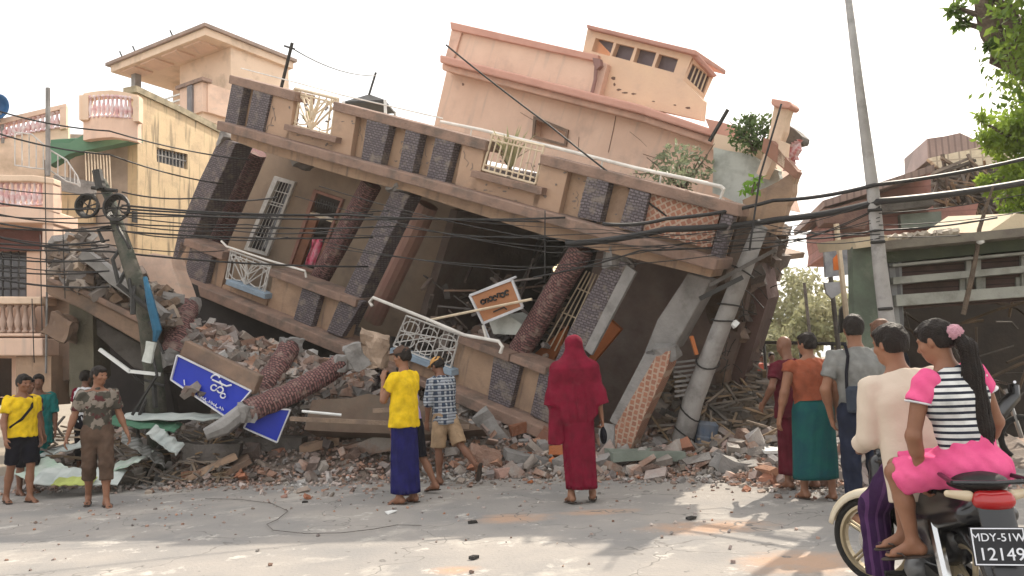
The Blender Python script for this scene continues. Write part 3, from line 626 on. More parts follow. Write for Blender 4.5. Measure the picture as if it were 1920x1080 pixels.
class Fig:
    """A figure in its own frame: x to its right, y ahead, z up. All sizes for a 1.70 m adult, times s."""
    def __init__(f, name_label, loc, heading, s=1, pelvis=(0, 0, .93), spine=(0, 0, 1), armL=((-.2, 0, -1), (-.05, .25, -1)), armR=((.2, 0, -1), (.05, .25, -1)),
                 legL=((-.04, .05, -1), (0, -.05, -1)), legR=((.04, .05, -1), (0, -.05, -1)), look=(0, 0), yaw=0, girth=1, footL=None, footR=None, group=None, hipyaw=0, legscale=1):
        f.s = s; f.root = empty('person', loc, heading); tag(f.root, name_label, 'person', group); f.g = girth
        f.pel = np.array(pelvis)*s; sp = nv(spine); f.sp = sp
        cy, sy = math.cos(R(yaw)), math.sin(R(yaw)); ch, sh_ = math.cos(R(hipyaw)), math.sin(R(hipyaw))
        f.rx = nv(np.array((cy, sy, 0)) - sp*(np.array((cy, sy, 0))@sp)); f.fy = np.cross(sp, f.rx)
        f.hx = np.array((ch, sh_, 0.))
        f.ch = f.pel + sp*.36*s; f.nk = f.pel + sp*.53*s + f.fy*-.005*s
        f.sh = {-1: f.pel+sp*.462*s - f.rx*.172*s*girth, 1: f.pel+sp*.462*s + f.rx*.172*s*girth}
        f.hp = {-1: f.pel - f.hx*.088*s, 1: f.pel + f.hx*.088*s}
        f.el = {}; f.wr = {}; f.fd = {}; f.kn = {}; f.an = {}; f.fo = {}
        for sd_, a in ((-1, armL), (1, armR)):
            f.el[sd_] = f.sh[sd_] + nv(a[0])*.285*s; f.wr[sd_] = f.el[sd_] + nv(a[1])*.25*s; f.fd[sd_] = nv(a[2] if len(a) > 2 else a[1])
        for sd_, a, fo in ((-1, legL, footL), (1, legR, footR)):
            f.kn[sd_] = f.hp[sd_] + nv(a[0])*.43*s*legscale; f.an[sd_] = f.kn[sd_] + nv(a[1])*.42*s*legscale; f.fo[sd_] = nv(fo if fo is not None else (sd_*.2, 1, -.12))
        f.look = look; hy, hpch = R(yaw+look[0]), R(look[1])
        m = Matrix.Rotation(hy, 3, 'Z') @ Matrix.Rotation(hpch, 3, 'X'); f.hm = np.array(m)      # columns: head x, y, z
        f.hc = f.nk + (sp*.05 + f.hm[:, 2]*.115 + f.hm[:, 1]*.02)*s
    def H(f, x, y, z): return f.hc + (f.hm @ np.array((x, y, z)))*f.s
    def torso(f, b, o=0, k=.05):
        s, g = f.s, f.g; fl = (f.fy, .68)
        b.cone(f.pel-f.sp*.02*s, f.pel+f.sp*.17*s, (.150*g+o)*s, (.128*g+o)*s, k*s, fl)
        b.cone(f.pel+f.sp*.17*s, f.ch, (.128*g+o)*s, (.155*g+o)*s, k*s, fl)
        b.cone(f.ch+f.rx*.07*s, f.ch-f.rx*.07*s, (.100*g+o)*s, (.100*g+o)*s, k*s)
        for e in (-1, 1): b.cone(f.sh[e]-f.rx*e*.02*s-f.sp*.012*s, f.nk-f.sp*.028*s+f.rx*e*.02*s, (.050+o*.8)*s, (.046+o*.7)*s, .04*s)
        b.cone(f.nk-f.sp*.02*s, f.pel+f.sp*.44*s, (.06+o)*s, (.1+o)*s, .05*s, fl)
    def head(f, b):
        s = f.s; H = f.H; m = f.hm
        b.cone(f.nk-f.sp*.05*s, f.hc-f.hm[:, 2]*.05*s-f.hm[:, 1]*.015*s, .056*s, .052*s, .03*s)
        b.ell(H(0, -.012, .03), np.array((.073, .092, .088))*s, .02*s, m)
        b.ell(H(0, .012, -.03), np.array((.06, .074, .085))*s, .03*s, m)
        b.ell(H(0, .045, -.085), np.array((.034, .03, .027))*s, .03*s, m)           # chin
        b.cone(H(0, .076, .01), H(0, .098, -.030), .009*s, .0135*s, .012*s)           # nose
        for e in (-1, 1):
            b.ell(H(e*.012, .09, -.034), np.array((.009, .01, .008))*s, .008*s, m)
            b.ell(H(e*.030, .068, .022), np.array((.026, .014, .008))*s, .01*s, m)    # brow
            b.ell(H(e*.031, .084, .004), np.array((.017, .014, .011))*s, .008*s, m, sub=True)
            b.ell(H(e*.031, .068, .003), np.array((.014, .0135, .012))*s, .004*s, m)  # lid
            b.ell(H(e*.041, .052, -.028), np.array((.024, .025, .02))*s, .02*s, m)    # cheek
            b.ell(H(e*.073, -.008, -.008), np.array((.009, .019, .031))*s, .008*s, m) # ear
        b.ell(H(0, .079, -.056), np.array((.024, .012, .007))*s, .006*s, m)
        b.ell(H(0, .077, -.067), np.array((.021, .012, .007))*s, .006*s, m)
    def arm(f, b, sd_, hand=True, curl=.5, grip=None):
        s = f.s; g = .5+.5*f.g
        b.cone(f.sh[sd_], f.el[sd_], .050*s*g, .038*s*g, .03*s); b.cone(f.el[sd_], f.wr[sd_], .039*s*g, .025*s, .02*s)
        b.cone(f.el[sd_], f.el[sd_]*.65+f.wr[sd_]*.35, .037*s*g, .039*s*g, .02*s)
        if not hand: return
        d = f.fd[sd_]; w = f.wr[sd_]; ref = nv(f.wr[sd_]-f.el[sd_])
        pn = np.array((-sd_*1., .0, 0.)) if grip is None else np.array(grip, float)         # palm normal
        pn = nv(pn - d*(pn@d)); sx = np.cross(d, pn)
        if sx@f.fy < 0: sx = -sx                                                            # thumb side looks ahead
        b.cone(w, w+d*.045*s, .025*s, .03*s, .015*s, (pn, .6)); b.cone(w+d*.04*s+sx*.018*s, w+d*.085*s+sx*.016*s, .024*s, .02*s, .01*s, (pn, .6))
        b.cone(w+d*.04*s-sx*.016*s, w+d*.08*s-sx*.018*s, .024*s, .02*s, .01*s, (pn, .6))
        for i, (off, L) in enumerate(((.030, .070), (.010, .078), (-.011, .073), (-.031, .058))):
            base = w+d*.088*s+sx*off*s; a1 = curl*(.7+.12*i); q1 = nv(d*math.cos(a1)+pn*math.sin(a1)); a2 = a1+curl*1.1; q2 = nv(d*math.cos(a2)+pn*math.sin(a2))
            b.cone(base-d*.012*s, base+q1*L*.5*s, .0095*s, .0088*s, .003*s); b.cone(base+q1*L*.5*s, base+(q1*.5+q2*.5)*L*s, .0088*s, .0072*s, .003*s)
        tb = w+d*.025*s+sx*.026*s; t1 = tb+nv(d*.75+sx*.65+pn*.3)*.042*s; b.cone(tb, t1, .0125*s, .0105*s, .012*s); b.cone(t1, t1+nv(d*.95+sx*.2+pn*.45)*.03*s, .0105*s, .008*s, .004*s)
    def leg(f, b, sd_, foot=True):
        s = f.s; h, k_, a = f.hp[sd_], f.kn[sd_], f.an[sd_]; g = .5+.5*f.g; fy = nv(np.array(f.fo[sd_]))
        b.cone(h, k_, .082*s*g, .052*s, .04*s); sh = nv(a-k_); back = -nv(np.array((fy[0], fy[1], 0))+1e-6)
        b.cone(k_, k_*.55+a*.45+back*.012*s, .050*s, .053*s*g, .02*s); b.cone(k_*.6+a*.4+back*.012*s, a, .052*s*g, .033*s, .02*s)
        if foot:
            d = fy; up = nv(np.array((0, 0, 1.))-d*d[2]); sx = np.cross(d, up)
            hl = a-d*.03*s-up*.045*s; b.cone(a, hl, .034*s, .033*s, .02*s)
            bl = a+d*.11*s-up*.058*s; b.cone(a-up*.01*s, bl, .034*s, .024*s, .02*s, (up, .9)); b.cone(hl, bl, .03*s, .022*s, .02*s)
            b.cone(bl-sx*.02*s, bl+sx*.022*s, .022*s, .02*s, .01*s, (up, .8))
            inn = -sd_
            for i, (off, L) in enumerate(((.030, .055), (.014, .052), (.0, .047), (-.014, .04), (-.026, .032))):
                q = bl+sx*off*inn*s-up*.006*s; b.cone(q, q+(d*L-up*.003)*s, .0115*s if i == 0 else .009*s, .0085*s if i == 0 else .007*s, .004*s)
    def sandals(f, mt, h=.006):
        s = f.s
        for sd_ in (-1, 1):
            d = f.fo[sd_]; up = nv(np.array((0, 0, 1.))-d*d[2]); a = f.an[sd_]; z = -.085
            b = Body(); b.cone(a-d*.05*s+up*z*s, a+d*.04*s+up*z*s, .036*s, .034*s, .02, (up, .25)); b.cone(a+d*.04*s+up*z*s, a+d*.15*s+up*z*s, .034*s, .043*s, .02, (up, .22))
            sx = np.cross(d, up); t = a+d*.15*s-up*.07*s
            for e in (-1, 1): b.cone(t+up*.02*s, a+d*.07*s+sx*e*.042*s-up*.055*s, .006*s, .006*s, .004); b.cone(a+d*.07*s+sx*e*.042*s-up*.055*s, a+d*.05*s+sx*e*.04*s-up*.082*s, .006*s, .006*s, .004)
            b.build('sandal', mt, f.root, h)
    def body(f, skin, h=.0085, hands=(True, True), curl=(.5, .5), legs=(True, True), feet=(True, True), grip=(None, None), arms=(True, True)):
        b = Body(); f.torso(b); f.head(b)
        for i, sd_ in enumerate((-1, 1)):
            if arms[i]: f.arm(b, sd_, hands[i], curl[i], grip[i])
            if legs[i]: f.leg(b, sd_, feet[i])
        return b.build('body', skin, f.root, h)
    def eyes(f, mt):
        for e in (-1, 1):
            b = Body(); b.ell(f.H(e*.031, .077, .003), np.array((.011, .006, .006))*f.s, .004, f.hm); b.build('eye', mt, f.root, .003)
    def hair(f, mt, style='short', h=.007):
        s = f.s; H = f.H; b = Body(); m = f.hm
        b.ell(H(0, -.018, .042), np.array((.083, .098, .086))*s, .02*s, m); b.ell(H(0, -.05, -.005), np.array((.074, .066, .08))*s, .03*s, m)
        b.ell(H(0, .062, .073), np.array((.055, .028, .022))*s, .02*s, m)                   # fringe
        for e in (-1, 1): b.ell(H(e*.068, .012, .02), np.array((.014, .028, .034))*s, .012*s, m)
        b.cut(H(0, 0, -.055), -m[:, 2]); b.ell(H(0, .105, -.02), np.array((.066, .06, .075))*s, .01, m, sub=True)
        def wr(X, Y, Z): return .0025*np.sin(X*310+Z*40)*np.sin(Y*260+Z*90)+.004*np.sin(X*60+2)*np.sin(Y*70+Z*50)
        return b.build('hair', mt, f.root, h, wr)
    def shirt(f, mt, sleeve=.55, o=.016, hem=-.06, h=.009, folds=.0065, name='shirt', collar=False, loose=0, open_l=None):
        s = f.s; b = Body(); f.torso(b, o, .05)
        if loose: b.cone(f.ch, f.pel+f.sp*(hem+.01)*s, (.15*f.g+o)*s, (.15*f.g+o+loose)*s, .05*s, (f.fy, .72))
        for sd_ in (-1, 1):
            sl = sleeve if not isinstance(sleeve, tuple) else sleeve[(sd_+1)//2]
            g = .5+.5*f.g
            if sl <= 0: continue
            e = f.sh[sd_]*(1-min(sl, 1))+f.el[sd_]*min(sl, 1); b.cone(f.sh[sd_]-nv(f.el[sd_]-f.sh[sd_])*.01*s, e, (.056*g+o*.8)*s, (.052*g+o*.8)*s, .018*s, flat1=sl < 1)
            if sl > 1: e2 = f.el[sd_]*(2-sl)+f.wr[sd_]*(sl-1); b.cone(f.el[sd_], e2, (.048*g+o*.7)*s, (.038*g+o*.7)*s, .012*s, flat1=True)
        b.cut(f.pel+f.sp*hem*s, -f.sp); b.cut(f.nk-f.sp*.012*s-f.fy*0*s, f.sp*1-f.fy*-.35)
        if collar: b.cone(f.nk-f.sp*.04*s, f.nk+f.sp*.012*s, .066*s, .062*s, .01*s, flat1=True)
        ph = rnd.uniform(0, 9)
        def wr(X, Y, Z): return folds*(np.sin(Z*14+X*46+ph)*np.sin(X*31-Z*11+Y*37+ph)+.5*np.sin(Z*52+X*60+Y*33+ph*2))
        return b.build(name, mt, f.root, h, wr)
    def shorts(f, mt, to=.85, h=.009, flare=.085, o=.012, name='shorts', end=None):
        s = f.s; b = Body(); b.cone(f.pel+f.sp*.07*s, f.pel-f.sp*.04*s, (.14*f.g+o)*s, (.152*f.g+o)*s, .03*s, (f.fy, .72))
        for sd_ in (-1, 1):
            g = .5+.5*f.g
            if to <= 1: e = f.hp[sd_]*(1-to)+f.kn[sd_]*to; b.cone(f.hp[sd_], e, (.09*g+o)*s, flare*s, .035*s, flat1=True)
            else:
                b.cone(f.hp[sd_], f.kn[sd_], (.09*g+o)*s, flare*s, .035*s); e = f.kn[sd_]*(2-to)+f.an[sd_]*(to-1); b.cone(f.kn[sd_], e, flare*s, (end or flare*.85)*s, .03*s, flat1=True)
        b.cut(f.pel+f.sp*.09*s, f.sp)
        def wr(X, Y, Z): return .004*np.sin(Z*45+X*30)*np.sin(X*40+Y*30+Z*10)
        return b.build(name, mt, f.root, h, wr)
    def longyi(f, mt, top=.07, hem=.10, rx=.165, ry=.125, rbx=.19, rby=.16, cx=0, cy=0, seed=0, name='longyi', dx=0, amp=.05):
        s = f.s; p = f.pel; z0 = p[2]+top*s; z1 = hem*s
        rg = [(p[0], p[1], z0, rx*.88*s, ry*.88*s), (p[0], p[1], z0-.10*s, rx*s, ry*1.05*s), (p[0]+cx*.3*s, p[1]+cy*.3*s, lerp(z0, z1, .4), lerp(rx, rbx, .35)*s, lerp(ry, rby, .35)*s),
              (p[0]+cx*.7*s, p[1]+cy*.7*s, lerp(z0, z1, .7), lerp(rx, rbx, .7)*s, lerp(ry, rby, .7)*s), (p[0]+cx*s, p[1]+cy*s, z1, rbx*s, rby*s)]
        rr = random.Random(seed); ph = [rr.uniform(0, 6.3) for _ in range(4)]
        def fold(g, t): return amp*(.25+t**.8)*(math.sin(g*5+ph[0]+t*1.5)*.5+math.sin(g*11+ph[1]-t*2)*.45+.4*math.sin(g*3+ph[2])+.25*math.sin(g*19+t*4+ph[3]))*.9+.012*math.sin(g*14+t*9)
        return loft(name, rg, mt, f.root, 96, fold)
    def cap(f, mt, back=False):
        s = f.s; m = f.hm; b = Body(); b.ell(f.H(0, -.012, .045), np.array((.088, .103, .083))*s, .01, m); b.cut(f.H(0, 0, .035), -m[:, 2]-m[:, 1]*.12)
        sg = -1 if back else 1; b.cone(f.H(-.03, sg*.085, .044), f.H(.03, sg*.085, .044), .045*s, .045*s, .01*s, (m[:, 2], .2)); b.cone(f.H(-.02, sg*.115, .040), f.H(.02, sg*.115, .040), .05*s, .05*s, .01*s, (m[:, 2], .16))
        b.ell(f.H(0, -.01, .128), np.array((.01, .01, .008))*s, .005, m)
        return b.build('cap', mt, f.root, .006)
# ------------------------------------------------------------------ people
def cloth(n, c, c2=None, **k): return mat(n, c, c2 or tuple(x*.62 for x in c), sc=7, rough=.9, bump=.28, bsc=14, spec=.1, **k)
SK = mat('skin', (.245, .115, .065), (.19, .085, .048), sc=6, rough=.5, bump=.05, bsc=90, spec=.35)
SKD = mat('skin_dark', (.18, .082, .047), (.14, .062, .036), sc=6, rough=.5, bump=.05, bsc=90, spec=.35)
HAIR = mat('hair', (.010, .007, .006), (.018, .012, .009), sc=40, rough=.55, bump=.3, bsc=150, spec=.22)
EYEM = mat('eye', (.02, .015, .012), rough=.2, bump=0, spec=.6)
SAN = mat('sandal', (.05, .035, .028), rough=.7)
YEL = cloth('cloth_yellow', (.78, .52, .02)); NAVY = cloth('cloth_navy', (.018, .018, .10)); BLK = cloth('cloth_black', (.012, .012, .018))
TEAL = cloth('cloth_teal', (.02, .16, .15)); LAV = cloth('cloth_lavender', (.42, .33, .58)); KHA = cloth('cloth_khaki', (.42, .29, .18)); BRO = cloth('cloth_brown', (.11, .07, .05))
MON = cloth('cloth_crimson', (.18, .009, .028)); MON2 = cloth('cloth_maroon', (.10, .012, .022)); RUST = cloth('cloth_rust', (.30, .085, .045))
GRN = cloth('cloth_green', (.012, .085, .075), (.01, .06, .07)); GREY = cloth('cloth_grey', (.22, .22, .21)); PURP = cloth('cloth_purple', (.045, .018, .06), (.03, .012, .045), wave=[(0, 22, (.085, .035, .10), .3)])
BEI = mat('cloth_beige', (.60, .51, .42), (.55, .46, .37), sc=4, rough=.95, bump=.2, bsc=11, spec=.05); PINK = cloth('cloth_pink', (.74, .12, .27), (.62, .08, .21)); WHITE = cloth('cloth_white', (.7, .7, .72)); CAPB = cloth('cap_brown', (.10, .06, .045)); CAPO = cloth('cap_orange', (.62, .34, .12))
PLAID = cloth('cloth_plaid', (.06, .08, .12), (.05, .07, .10), wave=[(2, 13, (.34, .36, .38), .38), (0, 13, (.38, .40, .42), .36), (1, 13, (.30, .32, .35), .36), (2, 26, (.03, .035, .06), .2)])
STR = cloth('cloth_stripe', (.72, .72, .70), wave=[(2, 30, (.028, .032, .045), .42)])
def camo():
    m = mat('cloth_camo', (.055, .05, .04), (.20, .17, .14), sc=9, rough=.85, bump=.1, bsc=100, mix=(.50, .53), stain=(.075, .022, .022), stain_sc=7, stain_lo=.56, stain_hi=.58, spec=.15); return m
CAMO = camo()
def HD(x, y): return math.atan2(-x, y)
# 1 yellow shirt at the left edge
p = gnd(38, 943)
f = Fig('person in yellow t-shirt and black shorts with a dark strap across the chest', p, HD(.85, -.5), .97, armR=((.25, .0, -1), (.1, .45, -1)), armL=((-.2, -.15, -1), (-.1, .2, -1)), legL=((0, .18, -1), (0, -.02, -1)), legR=((0, -.18, -1), (0, -.28, -1)), look=(8, -6))
f.body(SK); f.eyes(EYEM); f.hair(HAIR); f.shirt(YEL, .62, .026, -.04, loose=.03); f.shorts(BLK, .95); f.sandals(SAN)
b = Body(); a = f.sh[1]*.6+f.nk*.4
pts = [f.nk*.45+f.sh[-1]*.55+f.fy*.06, f.ch+f.fy*.145-f.rx*.05, f.pel+f.sp*.2+f.fy*.135+f.rx*.07, f.pel+f.sp*.1+f.fy*.05+f.rx*.17]
for q, r_ in zip(pts[:-1], pts[1:]): b.cone(q, r_, .017, .017, .004)
b.build('strap', BLK, f.root, .007)
# 2-4 behind him
f = Fig('person in dark top cut off by the left edge, beside the chest strap wearer', gnd(2, 938) + V3(.03, .5, 0), HD(.9, -.3), .95)
f.body(SKD, .011); f.hair(HAIR); f.shirt(cloth('cloth_plum', (.06, .03, .06)), .6, h=.011); f.shorts(BLK, 1.2, h=.011); f.sandals(SAN)
f = Fig('person in teal top seen just behind the yellow t-shirt', at(70, 830, 12.3).xy.to_3d(), HD(.5, -.9), .98)
f.body(SKD, .012); f.hair(HAIR); f.shirt(TEAL, .9, .03, -.25, h=.011, loose=.05); f.longyi(TEAL, hem=.3)
f = Fig('distant person in a white t-shirt with red sleeve standing by the leaning wall', V3(*at(160, 760, 12.6).xy, .12), HD(.2, .9), .93)
f.body(SKD, .012, legs=(True, True)); f.hair(HAIR); f.shirt(WHITE, 0, .02, h=.012); f.shorts(BLK, 1.6, h=.012)
b = Body(); b.cone(f.sh[-1], f.el[-1]*.6+f.sh[-1]*.4, .066, .066, .01, flat1=True); b.build('sleeve', MON, f.root, .012)
# 5 camouflage shirt
f = Fig('person in camouflage shirt and brown cropped trousers walking on the left of the street', gnd(181, 951), HD(.55, -.85), 1.0, armR=((.32, -.12, -1), (.30, .05, -1)), armL=((-.30, -.05, -1), (-.35, .25, -1)), legL=((-.02, .22, -1), (.0, .05, -1)), legR=((-.02, -.16, -1), (-.02, -.42, -1)), look=(38, -4))
f.body(SK); f.eyes(EYEM); f.hair(HAIR); f.shirt(CAMO, .72, .022, -.05, collar=True); f.shorts(BRO, 1.42, flare=.082, end=.082); f.sandals(SAN)
# 6 yellow tee, navy longyi
f = Fig('person in bright yellow t-shirt, navy longyi and brown cap, hand at the mouth', gnd(762, 943), HD(-.86, .5), 1.04, armL=((-.15, .50, -.9), (.38, .30, .95), (.3, .1, 1)), armR=((.10, .05, -1), (0, .12, -1)), legL=((0, .06, -1), (0, 0, -1)), legR=((0, -.02, -1), (0, -.06, -1)), look=(8, -5), spine=(0, -.03, 1), girth=.92)
f.body(SK, curl=(.7, .5), legs=(True, True)); f.eyes(EYEM); f.hair(HAIR); f.cap(CAPB); f.shirt(YEL, .55, .026, -.09, loose=.045); f.longyi(NAVY, hem=.115, rbx=.17, rby=.16, seed=3, amp=.04); f.sandals(SAN)
# 7 lavender
f = Fig('person in lavender top and short dark skirt, mostly hidden behind the yellow t-shirt', gnd(797, 926)+V3(-.12, 0, 0), HD(-.9, .3), .92, spine=(0, .22, 1), legL=((0, .2, -1), (0, -.1, -1)), legR=((0, -.15, -1), (0, -.5, -1)), armR=((.2, .3, -1), (0, .6, -.6)))
f.body(SK, .010); f.hair(HAIR); f.shirt(LAV, .9, .022, -.1, h=.010); f.longyi(BLK, hem=.50, rbx=.17, rby=.17, amp=.03); f.sandals(SAN, .008)
# 8 plaid
f = Fig('person in checked shirt, khaki shorts and orange cap striding past the rubble', gnd(838, 908), HD(-.75, .66), .98, spine=(0, .10, 1), armL=((-.18, .12, -1), (.0, .15, -1)), armR=((.15, .2, -1), (-.1, .5, -.9)), legL=((0, .12, -1), (0, .02, -1)), legR=((0, -.42, -.93), (0, -.75, -.66)), footR=(.1, .35, -.95), look=(0, -24))
f.body(SKD, .009); f.eyes(EYEM); f.hair(HAIR); f.cap(CAPO); f.shirt(PLAID, 1.05, .026, -.13, loose=.01); f.shorts(KHA, 1.0, flare=.105); f.sandals(SAN)
# 9 crimson robe, back view
f = Fig('person seen from behind, wrapped in a crimson robe with a shawl over the head', gnd(1090, 944), HD(-.12, 1), 1.03, pelvis=(0, 0, .95), armL=((-.22, 0, -1), (-.05, .1, -1)), armR=((.24, -.02, -1), (.12, .05, -1)), legL=((-.03, .03, -1), (0, 0, -1)), legR=((.07, .12, -1), (.05, .02, -1)))
f.body(SK, .010, curl=(.5, 1.2))
s_ = f.s
def fo(g, t): return .05*t*(math.sin(g*6+1)+.6*math.sin(g*11+t*3))+.015*math.sin(g*17+t*8)
f.longyi(MON, hem=.16, rx=.18, ry=.14, rbx=.165, rby=.15, seed=5, amp=.07, name='robe', cx=.02)
hz_, hx_, hy_ = f.hc[2], f.hc[0], f.hc[1]
b = Body(); b.ell(f.H(0, -.02, .03), (.10, .118, .118), .02, f.hm); b.ell(f.H(0, -.02, -.06), (.098, .10, .10), .04, f.hm)
b.cone(f.nk+(0, -.02, .04), f.nk+(0, -.02, -.06), .095, .16, .08); b.cone(f.sh[-1]+f.rx*.03, f.sh[1]-f.rx*.03, .088, .088, .10)
b.cone(f.ch+(0, 0, .05), f.pel+(0, 0, .02), .20, .235, .1, ((0, 1, 0), .72), flat1=False)
for e, lo in ((-1, -.28), (1, -.02)):
    b.cone(f.sh[e], f.el[e], .085, .085, .08); b.cone(f.el[e], f.el[e]+(e*.02, 0, -.10), .09, .10, .05, flat1=True)
b.cone(f.sh[-1]+(-.02, 0, 0), f.sh[-1]+(-.05, .02, -.80), .075, .10, .05, ((0, 1, 0), .8), flat1=True)
b.cut(f.pel+(0, 0, -.02), (.30, 0, -1)) if False else None
b.ell(f.H(0, .105, -.01), (.07, .05, .10), .01, f.hm, sub=True)
def wr(X, Y, Z):
    a_ = np.arctan2(Y-f.pel[1], X-f.pel[0]); t = np.clip((1.45-Z)/.5, 0, 1)
    hem = .80 + .16*np.clip((X-.0)/.22, -1.6, 1)       # hem hangs lower on the left
    return np.maximum(.020*t*(1-2*np.abs(np.sin(a_*5+.7+Z*1.5+X*3)))*.7+.010*t*np.sin(a_*19+Z*3)+.006*np.sin(Z*30+X*24)*np.sin(X*26-Z*14), -.004) - .003 + np.where(Z < hem, (hem-Z)*1.2, 0)
b.build('shawl', MON, f.root, .0085, wr)
f.sandals(SAN)
b = Body(); hb = f.wr[1]; b.ell(hb+(.01, 0, -.20), (.04, .07, .10), .02); b.cone(hb+(0, 0, -.07), hb+(.01, 0, -.15), .012, .02, .02); hbm = b
hbag = empty('handbag', f.root.location + V3(*(Matrix.Rotation(HD(-.12, 1), 3, 'Z') @ Vector(hb+np.array((.01, 0, -.2)))))); tag(hbag, 'small black bag hanging from the hand of the person in the crimson robe', 'bag')
b = Body(); b.ell((0, 0, 0), (.04, .07, .09), .02); b.cone((0, 0, .06), (0, 0, .12), .015, .012, .02); b.build('pouch', BLK, hbag, .007)
# 10 maroon robe
f = Fig('person in a dark maroon robe walking ahead of the green longyi', gnd(1490, 930)+V3(.19, .45, 0), HD(-.45, .9), 1.0, armL=((-.55, -.15, -.9), (.1, .6, -.6)), legL=((0, .2, -1), (0, -.1, -1)), legR=((0, -.1, -1), (0, -.35, -1)), look=(0, -15))
f.body(SKD, .010); f.shirt(MON2, .6, .03, -.12, loose=.04); f.longyi(MON2, hem=.17, rx=.175, rbx=.17, rby=.20, amp=.06, seed=8, name='robe'); f.sandals(SAN)
# 11 green longyi
f = Fig('person in rust sleeveless top and long dark green longyi walking away over the rubble edge', gnd(1537, 937), HD(-.18, 1), 1.0, armL=((-.30, .02, -1), (-.22, .12, -1)), armR=((.22, 0, -1), (.02, .3, -1)), legL=((-.05, .22, -1), (0, .0, -1)), legR=((.05, -.05, -1), (0, -.12, -1)), look=(20, 0), girth=1.3)
f.body(SK, .009); f.hair(HAIR); f.shirt(RUST, .22, .014, -.0); f.longyi(GRN, top=.10, hem=.225, rx=.22, ry=.17, rbx=.235, rby=.19, seed=4, amp=.03, cx=-.03); f.sandals(SAN)
# 12 grey shirt with bag
f = Fig('person in grey short sleeved shirt and dark trousers with a shoulder bag, seen from behind', V3(3.05, 7.2, 0), HD(.0, 1), 1.06, armL=((-.35, .05, -1), (.25, .3, -1)), look=(-10, 0), girth=1.05)
f.body(SK, .010); f.hair(HAIR); f.shirt(GREY, .62, .02, -.06, collar=True); f.shorts(cloth('cloth_slate', (.02, .025, .045)), 1.95, flare=.075, end=.07, name='trousers'); f.sandals(SAN)
bg_ = empty('shoulder_bag', f.root.location+V3(-.02, -.14, 1.12)); tag(bg_, 'dark grey shoulder bag slung across the back of the grey shirt', 'bag')
m_ = MB(); FF = Frame(bg_.location, (1, 0, 0), (0, 0, 1)); m_.box(FF, -.16, .12, -.13, .10, -.02, .06); m_.build('pouch', cloth('bag_grey', (.05, .06, .08)), bg_, bevel=.03)
m_ = MB(); m_.tube([FF.P(-.15, .08, .02), FF.P(-.13, .22, -.01), FF.P(-.10, .36, -.02), FF.P(-.09, .45, -.08), FF.P(-.08, .47, -.14)], .014, 6); m_.build('strap', BLK, bg_)
# 13 behind the driver
f = Fig('person with reddish brown hair mostly hidden behind the driver of the motorbike', V3(3.66, 8.0, 0), HD(-.2, 1), 1.05)
f.body(SK, .012); f.hair(mat('hair_reddish', (.16, .07, .04), (.10, .05, .03), sc=30, rough=.5, bump=.3)); f.shirt(BLK, .8, .02, -.1, h=.012); f.shorts(BLK, 1.9, flare=.08, name='trousers', h=.012)
# 14 distant onlookers
for i, (px, py, cl, lab) in enumerate(((1398, 668, MON, 'distant onlooker in red nearest the leaning house'), (1413, 662, cloth('cloth_coral', (.5, .12, .08)), 'distant onlooker in coral between two others'), (1428, 666, MON2, 'distant onlooker in maroon beside the alley'), (1446, 664, BRO, 'distant onlooker in brown at the alley entrance'))):
    q = at(px, py, 19+i*.5); f = Fig(lab, V3(q.x, q.y, q.z-1.64), HD(.1, -1), .97); f.body(SKD, .02); f.hair(HAIR, h=.014); f.shirt(cl, .8, .03, h=.018); f.longyi(cl, hem=.2)
# ------------------------------------------------------------------ left: two-storey yellow house with curved balcony
def Z0(p): return V3(p.x, p.y, 0)
cR = at(258, 300, 19.0)
FYL = Frame(Z0(cR), (.31, .95, 0), (0, 0, 1))          # sunlit side wall, receding
FYF = Frame(Z0(cR), (.95, -.31, 0), (0, 0, 1))         # street side (runs left from the corner)
HY = empty('yellow_house', Z0(cR)); tag(HY, 'yellow house with stained side wall and curved balustrade balcony, left of the collapsed house', 'house')
sp = lambda mb, name, m, F, **k: mb.build(name, m, k.pop('parent', HY), F, **k)
m_ = MB().fph(FYL, [(258, 168), (300, 188), (410, 246), (520, 290), (520, 700), (258, 740)], [[(294, 276), (352, 289), (352, 318), (294, 303)]], -.3, 0); sp(m_, 'side_wall', YELW, FYL)
m_ = MB().fp(FYL, [(256, 160), (330, 195), (420, 240), (420, 252), (330, 206), (256, 172)], -.35, .06); sp(m_, 'wall_coping', mat('plaster_stained', (.40, .33, .22), (.20, .17, .11), sc=5), FYL)
w_ = sp(MB().fp(FYL, [(294, 276), (352, 289), (352, 318), (294, 303)], -.25, -.18), 'window', mat('grille_slate', (.10, .11, .13)), FYL)
m_ = MB()
for i in range(9): m_.tube([FYL.q(297+i*6.6, 277+i*1.5, -.05), FYL.q(297+i*6.6, 304+i*1.8, -.05)], .02, 4)
m_.tube([FYL.q(294, 290, -.05), FYL.q(352, 303, -.05)], .02, 4); sp(m_, 'window_bars', CONC, FYL, parent=w_)
sp(MB().fp(FYL, [(250, 395), (258, 396), (258, 418), (250, 416)], 0, .05), 'vent', IRON, FYL)
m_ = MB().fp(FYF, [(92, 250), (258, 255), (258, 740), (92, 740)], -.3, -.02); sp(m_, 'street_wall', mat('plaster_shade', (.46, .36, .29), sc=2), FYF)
m_ = MB(); m_.fp(FYF, [(100, 330), (150, 340), (175, 365), (175, 420), (100, 420)], .02, .1); sp(m_, 'yellow_panel', YELW, FYF)
